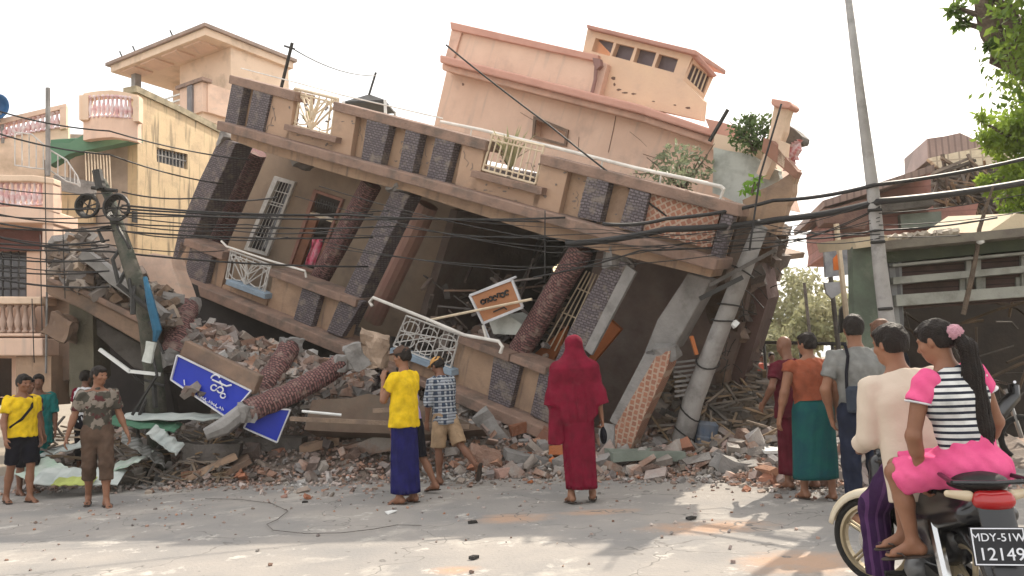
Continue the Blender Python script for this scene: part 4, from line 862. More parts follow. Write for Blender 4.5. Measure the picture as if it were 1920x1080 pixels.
# soffit, slanting floor of the balcony
a, b, c, d = at(245, 262, 18.9), at(92, 300, 17.4), at(60, 290, 17.6), at(165, 238, 19.5)
m_ = MB().prism([at(95, 272, 17.2), at(262, 262, 18.8), at(262, 248, 19.4), at(120, 268, 20.2)], (0, 0, .12)); sp(m_, 'balcony_soffit', GREENS, FYF)
m_ = MB().fa(17.0, [(92, 268), (130, 268), (186, 235), (256, 247), (258, 262), (130, 288), (92, 310)], .25); sp(m_, 'balcony_edge', GREENS, FYF)
# curved balustrade
arc = [(156, 175, 16.9), (172, 172, 16.7), (190, 170, 16.5), (210, 169, 16.4), (232, 172, 16.4), (258, 178, 16.5)]
def curved(arc, y0, y1, t, name, m, HH):
    mb = MB()
    for (x0, ya, Y0_), (x1, yb, Y1_) in zip(arc[:-1], arc[1:]):
        p = [at(x0, ya+y0, Y0_), at(x1, yb+y0, Y1_), at(x1, yb+y1, Y1_), at(x0, ya+y1, Y0_)]
        mb.hexa(p + [q+V3(0, t, 0) for q in p])
    return mb.build(name, m, HH, FYF)
curved(arc, 0, 10, .22, 'balcony_coping', PEACH, HY); curved(arc, 46, 88, .18, 'balcony_parapet', PINKW, HY)
m_ = MB()
for x0, ya, Y0_ in ((156, 175, 16.85), (163, 175, 16.8), (257, 178, 16.45)): m_.bar(at(x0+2, ya+6, Y0_), at(x0+2, ya+52, Y0_), .12, .2)
m_.build_split('balcony_post', PEACH, HY, FYF)
BAL = mat('baluster_pink', (.62, .34, .34), (.75, .66, .66), sc=9, bump=.05)
def baluster(top, bot, r, par, m=BAL): return MB().lathe(top, bot, [(0, r), (.08, r), (.12, r*.5), (.35, r*.55), (.6, r*1.1), (.8, r*.8), (.88, r*.5), (.93, r), (1, r)], 8).build('baluster', m, par, smooth=True)
for i in range(11):
    x = 170+i*8.2; Y_ = 16.75-.35*math.sin(i/10*math.pi*.8); y = 178 - 3*math.sin(i/10*math.pi) + i*.3
    baluster(at(x, y+2, Y_), at(x, y+44, Y_), .05, HY)
for x in (161, 190, 200): MB().tube([at(163, 225, 18), at(161, 330, 18)], .03, 6)
m_ = MB(); m_.tube([at(90, 165, 15.5), at(90, 330, 15.5)], .045, 7); gm = empty('mast_pole', at(90, 330, 15.5)); tag(gm, 'thin pale metal mast above the left balconies', 'pole'); m_.build('mast', CONC, gm)
# railing stairs of the pale terrace
def rail(pts0, pts1, Y, n, name_m, par, r=.012):
    mb = MB()
    mb.tube([at(*p, Y) for p in pts0], r*1.4, 5); mb.tube([at(*p, Y) for p in pts1], r*1.4, 5)
    for i in range(n+1):
        t = i/n; k = t*(len(pts0)-1); j = min(int(k), len(pts0)-2); a = l2(pts0[j], pts0[j+1], k-j); k = t*(len(pts1)-1); j = min(int(k), len(pts1)-2); b = l2(pts1[j], pts1[j+1], k-j)
        mb.tube([at(*a, Y), at(*b, Y)], r, 4)
    mb.build('railing', name_m, par)
rail([(28, 248), (60, 252), (92, 280), (125, 300), (145, 330), (150, 345)], [(28, 310), (60, 315), (92, 318), (125, 340), (145, 346), (150, 350)], 15.6, 12, STEEL, HY)
rail([(160, 285), (205, 290)], [(162, 345), (208, 352)], 17.0, 8, CREAM, HY)
MB().bar(at(100, 342, 16), at(180, 356, 16), .08, .3).build('walkway', CONC, HY)
# ------------------------------------------------------------------ far left house with balustrade terrace
HL = empty('balcony_house', Z0(at(40, 600, 14.5))); tag(HL, 'pink house with stacked balustrade balconies at the left edge of the street', 'house')
FL = Frame(Z0(at(60, 600, 14.5)), (1, -.03, 0), (0, 0, 1)); lp = lambda mb, name, m, **k: mb.build(name, m, k.pop('parent', HL), FL, **k)
lp(MB().fph(FL, [(-430, 345), (104, 345), (104, 745), (-430, 745)], [[(-80, 470), (50, 470), (50, 556), (-80, 556)], [(-80, 670), (22, 672), (22, 745), (-80, 745)]], -.9, -.7), 'front_wall', PINKW)
m_ = MB().fp(FL, [(-430, 385), (75, 388), (100, 395), (100, 420), (76, 418), (-430, 412)], -.7, .1); lp(m_, 'balcony_slab', PINKW, bevel=.02)
m_ = MB(); m_.fp(FL, [(-430, 327), (60, 328), (100, 334), (100, 345), (60, 340), (-430, 339)], -.1, .15); lp(m_, 'balcony_coping', PEACH, bevel=.02)
m_ = MB(); m_.fp(FL, [(80, 340), (100, 344), (100, 396), (80, 392)], -.1, .12); m_.fp(FL, [(80, 413), (100, 420), (103, 556), (78, 556)], -.5, .05); lp(m_, 'corner_pier', PINKW)
for i in range(34): baluster(FL.q(-270+i*10.5, 341, 0), FL.q(-270+i*10.5, 386, 0), .05, HL)
m_ = MB().fp(FL, [(-430, 428), (78, 430), (78, 470), (-430, 470)], -.7, -.6); lp(m_, 'lintel', mat('wood_maroon', (.16, .07, .06)))
w_ = lp(MB().fp(FL, [(-80, 465), (50, 465), (50, 556), (-80, 556)], -1.0, -.92), 'window', GLASS)
m_ = MB()
for i in range(9): m_.tube([FL.q(-70+i*15, 466, -.8), FL.q(-70+i*15, 556, -.8)], .015, 4)
for y in (480, 500, 520, 540): m_.tube([FL.q(-80, y, -.8), FL.q(50, y, -.8)], .015, 4)
lp(m_, 'window_bars', IRON, parent=w_)
m_ = MB(); m_.fp(FL, [(-430, 556), (76, 556), (76, 570), (-430, 570)], -.4, .15); lp(m_, 'balcony_coping', PEACH, bevel=.02)
m_ = MB(); m_.fp(FL, [(-430, 624), (76, 625), (76, 631), (-430, 630)], -.4, .12); m_.fp(FL, [(-430, 634), (80, 634), (80, 667), (-430, 666)], -.5, .14); lp(m_, 'balcony_base', PINKW, bevel=.02)
for i in range(24): baluster(FL.q(-260+i*14, 571, 0), FL.q(-260+i*14, 624, 0), .06, HL, mat('baluster_buff', (.50, .36, .29)))
lp(MB().fp(FL, [(30, 667), (96, 667), (96, 760), (30, 760)], -.6, 0), 'ground_pier', TAN); lp(MB().fp(FL, [(-430, 667), (32, 667), (32, 760), (-430, 760)], -2, -1.8), 'shop_dark', DARK)
m_ = MB()
m_.tube([FL.q(88, 548, .12), FL.q(86, 700, .12)], .02, 6); lp(m_, 'drain_pipe', CONC)
lp(MB().fp(FL, [(78, 540), (150, 556), (176, 600), (172, 700), (98, 720), (90, 640)], -1.3, -.35), 'side_wall', TAND)
HU = empty('terrace_house', Z0(at(40, 240, 19))); tag(HU, 'distant pink terrace with straight balustrade behind the left balconies', 'house')
FU = Frame(Z0(at(60, 300, 18.5)), (.93, .36, 0), (0, 0, 1))
MB().fp(FU, [(-40, 265), (128, 235), (128, 345), (-40, 345)], -.3, 0).build('wall', PEACH, HU, FU); MB().fp(FU, [(-40, 232), (124, 194), (124, 202), (-40, 243)], -.2, .1).build('coping', PINKW, HU, FU); MB().fp(FU, [(112, 202), (124, 199), (124, 240), (112, 242)], -.2, .1).build('pier', PINKW, HU, FU)
for i in range(14): x = -10+i*9; baluster(FU.q(x, 236-(x+10)*.23, 0), FU.q(x, 262-(x+10)*.18, 0), .06, HU)
DS = empty('satellite_dish', at(-8, 205, 18)); tag(DS, 'blue satellite dish just inside the left edge above the terrace', 'dish')
m_ = MB(); vs = [at(-8, 200, 18)+V3(-.05, .25, 0)]; fs = []
for i in range(1, 5):
    for j in range(18): g = j*math.pi/9; r = .32*i/4; vs.append(at(-8, 200, 18) + V3(math.cos(g)*r, .25-.25*(i/4)**2, math.sin(g)*r))
for j in range(18): fs.append((0, 1+j, 1+(j+1) % 18))
for i in range(3):
    for j in range(18): fs.append((1+i*18+j, 1+(i+1)*18+j, 1+(i+1)*18+(j+1) % 18, 1+i*18+(j+1) % 18))
m_.add(vs, fs); m_.build('reflector', mat('dish_blue', (.02, .12, .30), rough=.4), DS, smooth=True, solid=.02)
m_ = MB(); m_.tube([at(-8, 205, 18)+V3(0, .2, 0), at(-10, 262, 18)+V3(0, .3, 0)], .04, 6); m_.tube([at(-8, 205, 18)+V3(0, .2, -.25), at(-8, 200, 18)+V3(0, -.25, 0)], .012, 5); m_.build('bracket', CONC, DS)
# ------------------------------------------------------------------ tall house with oversailing roof, behind
cT = at(385, 45, 26); aL = V3(-.85, .53, 0).normalized(); aR = V3(.53, .85, 0)
HT = empty('tall_house', V3(cT.x, cT.y, 0)); tag(HT, 'tall peach house with wide flat oversailing roof, rising behind the yellow house', 'house')
aR.normalize(); TH = lambda s, t, z: V3(cT.x, cT.y, 0) + aL*s + aR*t + V3(0, 0, z)
def tbox(s0, s1, t0, t1, z0, z1): return MB().hexa([TH(s0, t0, z0), TH(s1, t0, z0), TH(s1, t0, z1), TH(s0, t0, z1), TH(s0, t1, z0), TH(s1, t1, z0), TH(s1, t1, z1), TH(s0, t1, z1)])
zr = cT.z
tbox(-.1, 5.7, -.1, 4.0, zr-.12, zr).build('roof', mat('roof_grey', (.34, .24, .19), (.24, .18, .15), sc=3), HT)
tbox(0, 5.5, 0, 3.9, zr-.38, zr-.125).build('roof_edge', PEACH, HT)
for k in range(4): tbox(.5+k*1.25, 1.4+k*1.25, .15, .9, zr-.44, zr-.382).build('ceiling_panel', PINKW, HT)
tbox(.15, 3.0, 1.15, 3.8, 4.0, zr-.381).build('wall', PEACH, HT)
tbox(3.0, 5.2, 2.4, 3.7, 4.0, zr-.381).build('wall', PEACH, HT)
tbox(4.75, 5.0, .5, .75, zr-2.3, zr-.381).build('column', CONC, HT)
tbox(.0, 5.2, -.1, 1.14, zr-3.35, zr-3.1).build('balcony_slab', PEACH, HT); tbox(.25, 4.9, .1, 1.14, zr-3.7, zr-3.351).build('balcony_slab', PINKW, HT)
for a, b in ((-.1, 1.1), (3.0, 3.9), (4.6, 5.2)): tbox(a, b, -.2, -.02, zr-3.1, zr-2.1).build('balcony_parapet', PINKW, HT)
tbox(-.25, 1.2, -.3, .08, zr-2.099, zr-1.98).build('balcony_coping', LEDGE, HT)
tbox(-.15, .02, -.019, 3.6, zr-3.1, zr-2.1).build('balcony_parapet', PINKW, HT); tbox(.35, .6, -.28, -.203, zr-3.1, zr-2.12).build('pilaster', mat('pilaster_grey', (.2, .19, .2)), HT); tbox(2.85, 3.1, -.28, -.203, zr-3.1, zr-2.12).build('pilaster', mat('pilaster_grey', (.2, .19, .2)), HT)
for k in range(5): MB().bar(TH(1.1, -.1, zr-2.2-k*.2), TH(3.0, -.1, zr-2.2-k*.2), .05).build('balcony_rail', WHITE_, HT)
w_ = tbox(1.5, 2.9, 1.09, 1.147, zr-1.9, zr-1.3).build('vent_window', WHITE_, HT)
for k in range(3): tbox(1.58+k*.45, 1.92+k*.45, 1.05, 1.085, zr-1.8, zr-1.42).build('pane', GLASS, HT)
tbox(-.1, .14, 2.0, 3.4, zr-2.0, zr-1.9).build('shelf', WHITE_, HT)
m_ = MB()
for k, s_ in enumerate((1.7, 3.9, 4.7)): m_ = MB(); m_.tube([TH(s_, -.05, zr), TH(s_+.15, -.05, zr+.25)], .03, 5); m_.build('roof_spike', IRON, HT)
# little pavilion roof and wire masts on the terrace of the collapsed house
PV = empty('pavilion_roof', at(690, 215, 19)); tag(PV, 'small dark pointed pavilion roof with a finial, behind the terrace railing', 'roof')
c = at(692, 178, 19); m_ = MB(); q = [c+V3(x, y, -.28) for x, y in ((-.55, -.4), (.45, -.4), (.55, .5), (-.45, .5))]; m_.add([c+V3(0, 0, .02)]+q+[p-V3(0, 0, .05) for p in q], [(0, 1, 2), (0, 2, 3), (0, 3, 4), (0, 4, 1), (1, 5, 6, 2), (2, 6, 7, 3), (3, 7, 8, 4), (4, 8, 5, 1), (5, 6, 7, 8)]); m_.build('roof', IRON, PV)
MB().tube([c, at(705, 136, 19)], .03, 5).build('finial', IRON, PV); m_ = MB()
for q_ in q: m_ = MB(); m_.tube([q_, q_-V3(0, 0, .9)], .04, 5); m_.build('post', WHITE_, PV)
MS = empty('wire_mast', F1.q(528, 165, -.2)); tag(MS, 'dark thin mast with crossarm standing on the terrace parapet', 'mast')
m_ = MB(); m_.tube([F1.q(526, 170, -.15), F1.q(548, 80, -.15)], .035, 6); m_.build('pole', IRON, MS); MB().tube([F1.q(533, 86, -.15), F1.q(552, 92, -.15)], .02, 5).build('crossarm', IRON, MS)
# ------------------------------------------------------------------ right: pink wrecked house, shed, alley
HP = empty('pink_house', Z0(at(1700, 500, 17))); tag(HP, 'damaged pink house with tin sheets, above the green shed on the right', 'house')
FP = Frame(Z0(at(1700, 500, 17)), (1, -.18, 0), (0, 0, 1)); rp = lambda mb, name, m, **k: mb.build(name, m, k.pop('parent', HP), FP, **k)
PK2 = mat('siding_pink', (.42, .20, .17), (.36, .17, .15), sc=2, stain=(.24, .13, .11), stain_sc=2, wave=[(1, 5, (.30, .14, .12), .12)])
TIN = mat('tin_sheet', (.34, .24, .21), (.24, .17, .15), sc=2, rough=.5, wave=[(0, 7, (.2, .14, .12), .3)])
rp(MB().fp(FP, rag([(1600, 366), (1745, 312), (1752, 470), (1560, 470), (1558, 400)], 3, 2), -3, 0), 'wall', PK2)
rp(MB().fp(FP, [(1740, 395), (1835, 380), (1815, 460), (1740, 465)], -2.5, .1), 'wall', PK2)
rp(MB().fp(FP, [(1543, 376), (1600, 358), (1752, 308), (1752, 320), (1600, 372), (1545, 388)], -3, .8), 'roof', TIN)
rp(MB().fp(FP, rag([(1540, 392), (1640, 372), (1640, 396), (1622, 430), (1545, 418)], 3, 3), .2, .9), 'eave', mat('wood_rust', (.22, .13, .10), (.14, .08, .07), sc=4, bump=.4))
rp(MB().fp(FP, [(1645, 378), (1750, 362), (1752, 384), (1650, 398)], .05, .5), 'awning', CONCD)
rp(MB().fp(FP, [(1688, 402), (1765, 396), (1766, 424), (1690, 428)], .05, .25), 'shutter_panel', mat('panel_grey_green', (.22, .25, .22), sc=3))
FP2 = Frame(Z0(at(1790, 500, 19)), (1, -.2, 0), (0, 0, 1))
rp(MB().fp(FP2, rag([(1738, 260), (1800, 249), (1846, 270), (1846, 300), (1740, 300)], 2, 1), -2, 0), 'roof_sheet', TIN)
rp(MB().fp(FP2, [(1740, 297), (1900, 262), (1905, 300), (1770, 322)], .02, .2), 'lattice', mat('lattice_cream', (.72, .62, .46), (.6, .5, .36), sc=8, wave=[(0, 4, (.4, .32, .24), .15), (1, 5, (.45, .36, .26), .15)]))
rp(MB().fp(FP2, rag([(1745, 305), (1880, 300), (1920, 340), (1920, 470), (1760, 470)], 3, 4), -1.5, -.1), 'inner_wall', mat('wood_dark', (.10, .075, .055), (.06, .045, .035), sc=4, bump=.4))
rr = random.Random(5); m_ = MB()
for i in range(150):
    x, y = rr.uniform(1755, 1885), rr.uniform(315, 450); p_ = FP2.q(x, y, rr.uniform(.1, .8)); d = V3(rr.gauss(0, 1), rr.gauss(0, .4), rr.gauss(0, .8)).normalized()*rr.uniform(.4, 1.3); m_.bar(p_-d/2, p_+d/2, rr.uniform(.025, .07))
SP = m_.build('splintered_timber', mat('timber', (.20, .15, .11), (.11, .08, .06), sc=4, island=.5)); tag(SP, 'tangle of splintered timber under the tin roof of the pink house', 'timber', kind='stuff')
SH = empty('shed', Z0(at(1660, 600, 10))); tag(SH, 'low open shed with pale rail beams and green corner wall on the right', 'shed')
FH = Frame(Z0(at(1690, 600, 10)), (1, -.10, 0), (0, 0, 1)); hp = lambda mb, name, m, **k: mb.build(name, m, k.pop('parent', SH), FH, **k)
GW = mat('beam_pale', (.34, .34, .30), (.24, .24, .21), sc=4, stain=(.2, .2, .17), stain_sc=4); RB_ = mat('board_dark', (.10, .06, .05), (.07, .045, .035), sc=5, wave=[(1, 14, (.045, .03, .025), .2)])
hp(MB().prism([FH.q(x, y, .35) for x, y in ((1655, 452), (1990, 420), (1990, 436), (1655, 468))], (1.6, 3.2, .1)), 'roof', mat('roof_tin_dark', (.22, .20, .16), (.15, .13, .11), sc=4))
hp(MB().fp(FH, [(1660, 469), (1990, 437), (1990, 462), (1664, 493)], -.2, .0), 'fascia', mat('fascia_green', (.07, .085, .05), (.05, .06, .04), sc=3))
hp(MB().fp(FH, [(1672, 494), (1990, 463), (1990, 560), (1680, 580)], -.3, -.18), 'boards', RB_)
for q in ([(1675, 520), (1990, 492), (1990, 504), (1675, 533)], [(1680, 553), (1990, 531), (1990, 551), (1682, 574)], [(1674, 495), (1990, 466), (1990, 470), (1674, 500)]): hp(MB().fp(FH, q, -.12, .06), 'beam', GW)
for x in (1812, 1830, 1915): hp(MB().fp(FH, [(x, 478), (x+9, 477), (x+11, 552), (x+1, 552)], -.17, -.121), 'post', GW)
for x in (1800, 1838, 1905): hp(MB().fp(FH, [(x, 520), (x+10, 520), (x+10, 553), (x, 553)], -.178, -.15), 'bracket', GW)
hp(MB().fp(FH, [(1598, 462), (1656, 462), (1662, 700), (1604, 720)], -.1, .1), 'green_wall', GREENW)
hp(MB().fp(FH, [(1660, 478), (1690, 485), (1700, 740), (1662, 740)], -.3, -.05), 'corrugated_sheet', mat('corrugated_grey', (.26, .26, .25), (.2, .2, .2), sc=3, wave=[(0, 9, (.13, .13, .13), .4)]))
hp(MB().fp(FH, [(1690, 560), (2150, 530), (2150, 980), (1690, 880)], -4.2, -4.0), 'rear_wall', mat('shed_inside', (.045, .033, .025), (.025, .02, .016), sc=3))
hp(MB().prism([FH.q(1662, 470, 0)+V3(0, .1, 0), FH.q(1662, 720, 0)+V3(0, .1, 0), FH.q(1662, 720, 0)+V3(1.9, 4.2, 0), FH.q(1662, 470, 0)+V3(1.9, 4.2, 0)], (.08, 0, 0)), 'side_wall', BRN)
rr = random.Random(9)
for i in range(26):
    x = 1662+i*5.2+rr.uniform(-2, 2); hp(MB().rock(FH.q(x, 452-(x-1655)*.096, .15-rr.random()*.4)+V3(0, 0, .03), .09, .12, .07, rr), 'roof_stone', mat('stone_pale', (.50, .44, .36), (.36, .31, .26), sc=5))
hp(MB().prism([FH.q(1600, 446, .2), FH.q(1662, 440, .3), FH.q(1668, 458, .3), FH.q(1606, 466, .2)], (0, 1.2, .12)), 'roof_sheet', mat('tin_cream_lit', (.72, .60, .42), (.6, .5, .36), sc=3))  # sunlit patch of the sheet roof, its brightness put into the cream colour
hp(MB().prism([FH.q(1852, 436, .2), FH.q(1905, 400, .2), FH.q(1950, 405, .2), FH.q(1950, 426, .2)], (0, 1.5, .25)), 'roof_sheet', mat('tin_cream_lit', (.72, .60, .42)))
m_ = MB()
for i in range(26):
    x, y = rr.uniform(1700, 1980), rr.uniform(585, 760); p_ = FH.q(x, y, -rr.uniform(1.2, 3.5)); d = V3(rr.gauss(0, 1), 0, rr.gauss(0, 1)).normalized()*rr.uniform(.3, 1.4); m_.tube([p_, p_+d*.5+V3(.08, 0, .05), p_+d], rr.uniform(.01, .03), 5)
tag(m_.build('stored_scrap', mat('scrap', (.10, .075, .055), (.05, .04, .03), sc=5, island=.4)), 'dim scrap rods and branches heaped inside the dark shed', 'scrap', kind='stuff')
ST = empty('dry_stalk', FH.q(1835, 600, .2)); tag(ST, 'thin dry stalk leaning up the front of the shed', 'branch'); m_ = MB(); m_.tube([FH.q(x, y, .25) for x, y in ((1806, 590), (1822, 520), (1832, 470), (1836, 430), (1850, 385), (1862, 350))], [.03, .03, .025, .025, .02, .012], 6); m_.build('stem', BARKM, ST)
LB = empty('light_bulb', FH.q(1838, 450, .3)); tag(LB, 'small white bulb fitting hanging at the shed roof edge', 'bulb'); m_ = MB(); m_.lathe(FH.q(1838, 443, .3), FH.q(1838, 458, .3), [(0, .015), (.3, .02), (.5, .045), (.8, .045), (1, .015)], 9); m_.build('bulb', WHITE_, LB, smooth=True)
# alley: far buildings, clutter of poles and signs
for i, (x0, x1, y0, y1, Y, lab) in enumerate(((1462, 1492, 585, 640, 90, 'hazy pale apartment block far down the alley, taller one'), (1425, 1462, 592, 650, 95, 'hazy pale low block far down the alley'))):
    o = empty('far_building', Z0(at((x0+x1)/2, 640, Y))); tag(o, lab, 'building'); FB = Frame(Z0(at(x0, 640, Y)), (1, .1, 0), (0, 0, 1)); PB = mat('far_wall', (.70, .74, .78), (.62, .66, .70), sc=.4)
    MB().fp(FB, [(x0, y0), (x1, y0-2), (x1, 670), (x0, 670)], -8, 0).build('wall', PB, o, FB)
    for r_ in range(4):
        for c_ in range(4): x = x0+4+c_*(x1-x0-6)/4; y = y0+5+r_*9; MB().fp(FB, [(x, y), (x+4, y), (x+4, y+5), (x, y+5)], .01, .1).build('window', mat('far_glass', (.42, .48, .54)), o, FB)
for i, (x, y0, Y, lab) in enumerate(((1568, 420, 14, 'thin pale pole among the signs at the alley mouth, nearer the shed'), (1553, 480, 16, 'thin dark pole among the signs at the alley mouth'), (1508, 530, 24, 'far thin pole in front of the alley trees'))):
    o = empty('thin_pole', Z0(at(x, 600, Y))); tag(o, lab, 'pole'); p = at(x, y0, Y); MB().tube([p, V3(p.x+.1, p.y, 0)], .05, 6).build('pole', CREAM if i == 0 else CONCD, o)
o = empty('hanging_sign', at(1568, 490, 14)); tag(o, 'small faded hanging signboard with an orange and blue patch at the alley mouth', 'sign')
FG = Frame(at(1568, 490, 14), (1, .1, 0), (0, 0, 1)); MB().fp(FG, [(1545, 462), (1588, 455), (1590, 515), (1548, 520)], -.05, 0).build('board', mat('board_slate', (.16, .17, .20), (.4, .4, .4), sc=3), o, FG); MB().fp(FG, [(1562, 485), (1570, 476), (1576, 492), (1574, 506), (1563, 507)], .003, .01).build('patch', mat('patch_orange', (.8, .22, .05)), o, FG)
MB().fp(FG, [(1546, 530), (1580, 528), (1578, 548), (1560, 560), (1550, 550)], -.05, 0).build('flag', mat('flag_pale', (.5, .5, .52)), o, FG); MB().fp(FG, [(1575, 580), (1590, 560), (1592, 620), (1574, 625)], -.05, 0).build('cloth', IRON, o, FG)
FE = empty('alley_gate', Z0(at(1480, 660, 18))); tag(FE, 'dark metal frame across the alley behind the walkers', 'gate'); m_ = MB()
m_.tube([at(1430, 642, 18), at(1590, 645, 17)], .04, 5); m_.build('top_bar', IRON, FE)
for x in (1432, 1500, 1560): p = at(x, 643, 18); MB().tube([p, V3(p.x, p.y, 0)], .04, 5).build('post', IRON, FE)
# ------------------------------------------------------------------ poles
def pole(name, lab, pts, rad, m, n=12):
    o = empty(name, pts[0]); tag(o, lab, 'pole'); MB().tube(pts, rad, n).build('shaft', m, o, smooth=True); return o
PC = mat('pole_concrete', (.37, .355, .34), (.30, .285, .27), sc=4, stain=(.18, .17, .16), stain_sc=3)
b_ = at(1672, 700, 9.5); pts = [V3(b_.x+.05, b_.y, -.1), at(1664, 610, 9.5), at(1650, 500, 9.5), at(1637, 360, 9.5), at(1612, 170, 9.5), at(1586, -40, 9.5)]
PR = pole('utility_pole', 'tall slim grey concrete utility pole beside the green shed wall', pts, [.10, .09, .082, .072, .054, .04], PC)
m_ = MB()
for y, x in ((395, 1640), (455, 1646), (580, 1660)): m_ = MB(); m_.tube([at(x-13, y, 9.4), at(x+13, y-2, 9.4)], .02, 5); m_.build('clamp', IRON, PR)
pts = [V3(*at(1268, 862, 12.0).xy, .0), at(1300, 750, 11.8), at(1340, 645, 11.5), at(1385, 530, 11.0), at(1426, 425, 10.6)]
PO = pole('fallen_utility_pole', 'grey concrete utility pole leaning against the right corner of the collapsed house', pts, [.165, .15, .135, .12, .10], PC)
m_ = MB()
for t in (.12, .2, .42, .6, .66, .8):
    i = min(int(t*4), 3); c = pts[i].lerp(pts[i+1], t*4-i); d = (pts[-1]-pts[0]).normalized(); a = d.cross(V3(0, 1, 0)).normalized(); b = d.cross(a); m_ = MB(); m_.tube([c+(a*math.cos(g)+b*math.sin(g))*.165+d*.06*math.sin(g+t*9) for g in [k*.5 for k in range(14)]], .012, 5); m_.build('wire_wrap', IRON, PO)
m_ = MB(); m_.rock(at(1378, 608, 11.0), .12, .1, .1); m_.build('insulator', WHITE_, PO)
ca = empty('crossarm', at(1400, 500, 10.7)); tag(ca, 'broken steel crossarm lying across the leaning concrete pole', 'crossarm'); MB().bar(at(1330, 535, 10.7), at(1455, 468, 10.7), .035, .05).build('arm', CONCD, ca); MB().bar(at(1312, 560, 10.6), at(1392, 520, 10.6), .05, .06).build('brace', IRON, ca)
# leaning pole with cable coils on the left
DG = mat('pole_mossy', (.06, .065, .05), (.12, .11, .09), sc=5, stain=(.03, .05, .035), stain_sc=4, bump=.5)
pts = [V3(*at(300, 800, 12.5).xy, .2), at(288, 700, 12.2), at(276, 600, 11.9), at(252, 520, 11.6), at(226, 440, 11.7), at(205, 370, 11.8), at(190, 340, 11.8)]
PL = pole('bent_utility_pole', 'dark bent utility pole with coils of cable, in front of the left rubble', pts, [.17, .14, .13, .12, .10, .075, .075], DG)
m_ = MB(); m_.tube([at(182, 320, 11.7), at(190, 355, 11.7)], .075, 8); m_.build('transformer_can', IRON, PL)
m_ = MB(); m_.tube([at(172, 352, 11.7), at(220, 358, 11.7)], .03, 6); m_.build('crossarm', IRON, PL)
for x, y, r in ((166, 387, 21), (221, 390, 24)):
    cc = at(x, y, 11.6)
    m_ = MB()
    for k in range(4): rr_ = r/1500*11.6*(1-.07*k); m_.tube([cc+V3(math.cos(g)*rr_, .03*k-.05, math.sin(g)*rr_*1.05) for g in [j*math.pi/12 for j in range(25)]], .022, 5, False)
    for k in range(3): g = k*1.05+.3; m_.tube([cc+V3(math.cos(g), 0, math.sin(g))*r/1500*11, cc-V3(math.cos(g), 0, math.sin(g))*r/1500*11], .012, 4)
    m_.build('cable_coil', IRON, PL)
rr = random.Random(21)
for k in range(16):
    t = rr.random(); i = min(int(t*5)+1, 5); c = pts[i].lerp(pts[i-1], rr.random()); d = V3(rr.gauss(0, .2), -.15, rr.gauss(-.2, .3))
    MB().tube([c, c+d*.5+V3(rr.gauss(0, .12), -.05, 0), c+d+V3(0, 0, -.1)], rr.uniform(.015, .04), 5).build('loose_cable', IRON, PL)
m_ = MB(); m_.tube([at(272, 520, 11.4), at(283, 570, 11.3), at(295, 620, 11.3), at(290, 640, 11.3)], [.03, .06, .065, .03], 7); o = empty('blue_tarp', at(285, 600, 11.3)); tag(o, 'strip of blue tarp caught on the bent utility pole', 'tarp'); m_.build('cloth', mat('tarp_blue', (.03, .13, .22), (.02, .08, .14), sc=4), o)
m_ = MB(); m_.rough(at(280, 660, 11.0), .12, .06, .28, Matrix.Rotation(.2, 3, 'Y')); o = empty('insulator_block', at(280, 680, 11)); tag(o, 'pale wedge shaped block hanging on the bent pole beside the blue signboard', 'block'); m_.build('block', PALE, o)
# ------------------------------------------------------------------ overhead cables
CB = mat('cable_black', (.03, .028, .028), rough=.6, bump=0)
def cable(lab, grp, pts, r, sag=0, m=CB, n=5):
    P = [at(*p) for p in pts]; out = []
    for a, b in zip(P[:-1], P[1:]):
        k = 8
        for i in range(k): t = i/k; out.append(a.lerp(b, t) - V3(0, 0, sag*4*t*(1-t)))
    out.append(P[-1]); o = MB().tube(out, r, n).build('overhead_cable', m, smooth=True); tag(o, lab, 'cable', grp); return o
cable('thickest black cable bundle crossing from the collapsed house to the right pole and beyond', None, [(1060, 458, 10.6), (1250, 430, 10.4), (1460, 412, 10.6), (1650, 378, 9.4), (1960, 335, 10)], .045, .03)
m_ = MB()
cable('second thick cable above the bundle, rising to the right edge', None, [(1130, 420, 10.2), (1250, 410, 10.3), (1450, 376, 10.6), (1640, 347, 9.4), (1960, 288, 10)], .026, .04)
cable('thin cable below the bundle, crossing the alley to the shed', None, [(1000, 520, 10.4), (1200, 470, 10.4), (1500, 448, 11), (1640, 432, 9.4), (1870, 408, 9.0)], .012, .03)
cable('dark wire slanting from the upper left corner of the pink storey across the balcony', None, [(836, 84, 12), (1030, 235, 11.6), (1250, 405, 11.0)], .014, .02)
cable('thin wire strung between the terrace mast and the pavilion finial', None, [(550, 92, 15.2), (705, 142, 18.8)], .012, .15)
cable('thin vertical wire dropping past the void of the collapsed house', None, [(1022, 395, 10.5), (1021, 530, 10.5)], .009)
cable('vertical cable dropping down the right corner of the collapsed house', None, [(1465, 195, 10.2), (1425, 330, 10.3), (1405, 470, 10.4)], .014)
grp = 'cables strung across the left houses'
rr = random.Random(3)
for y0, y1, x1 in ((203, 300, 470), (245, 345, 420), (350, 362, 330), (378, 402, 700), (402, 395, 730), (398, 424, 760), (425, 400, 150), (440, 470, 420), (455, 425, 180), (462, 448, 300), (470, 500, 360), (482, 468, 340), (492, 520, 310), (505, 490, 290), (520, 545, 250), (440, 500, 690), (415, 445, 700)):
    cable('thin sagging cable strung across the left houses towards the collapsed balcony', grp, [(-20, y0, 11.3), (205, lerp(y0, y1, .4)+rr.uniform(2, 10), 11.6)] + ([(x1, y1, 14.2-(x1-430)*.004)] if x1 > 405 else []), rr.uniform(.008, .016), .06)
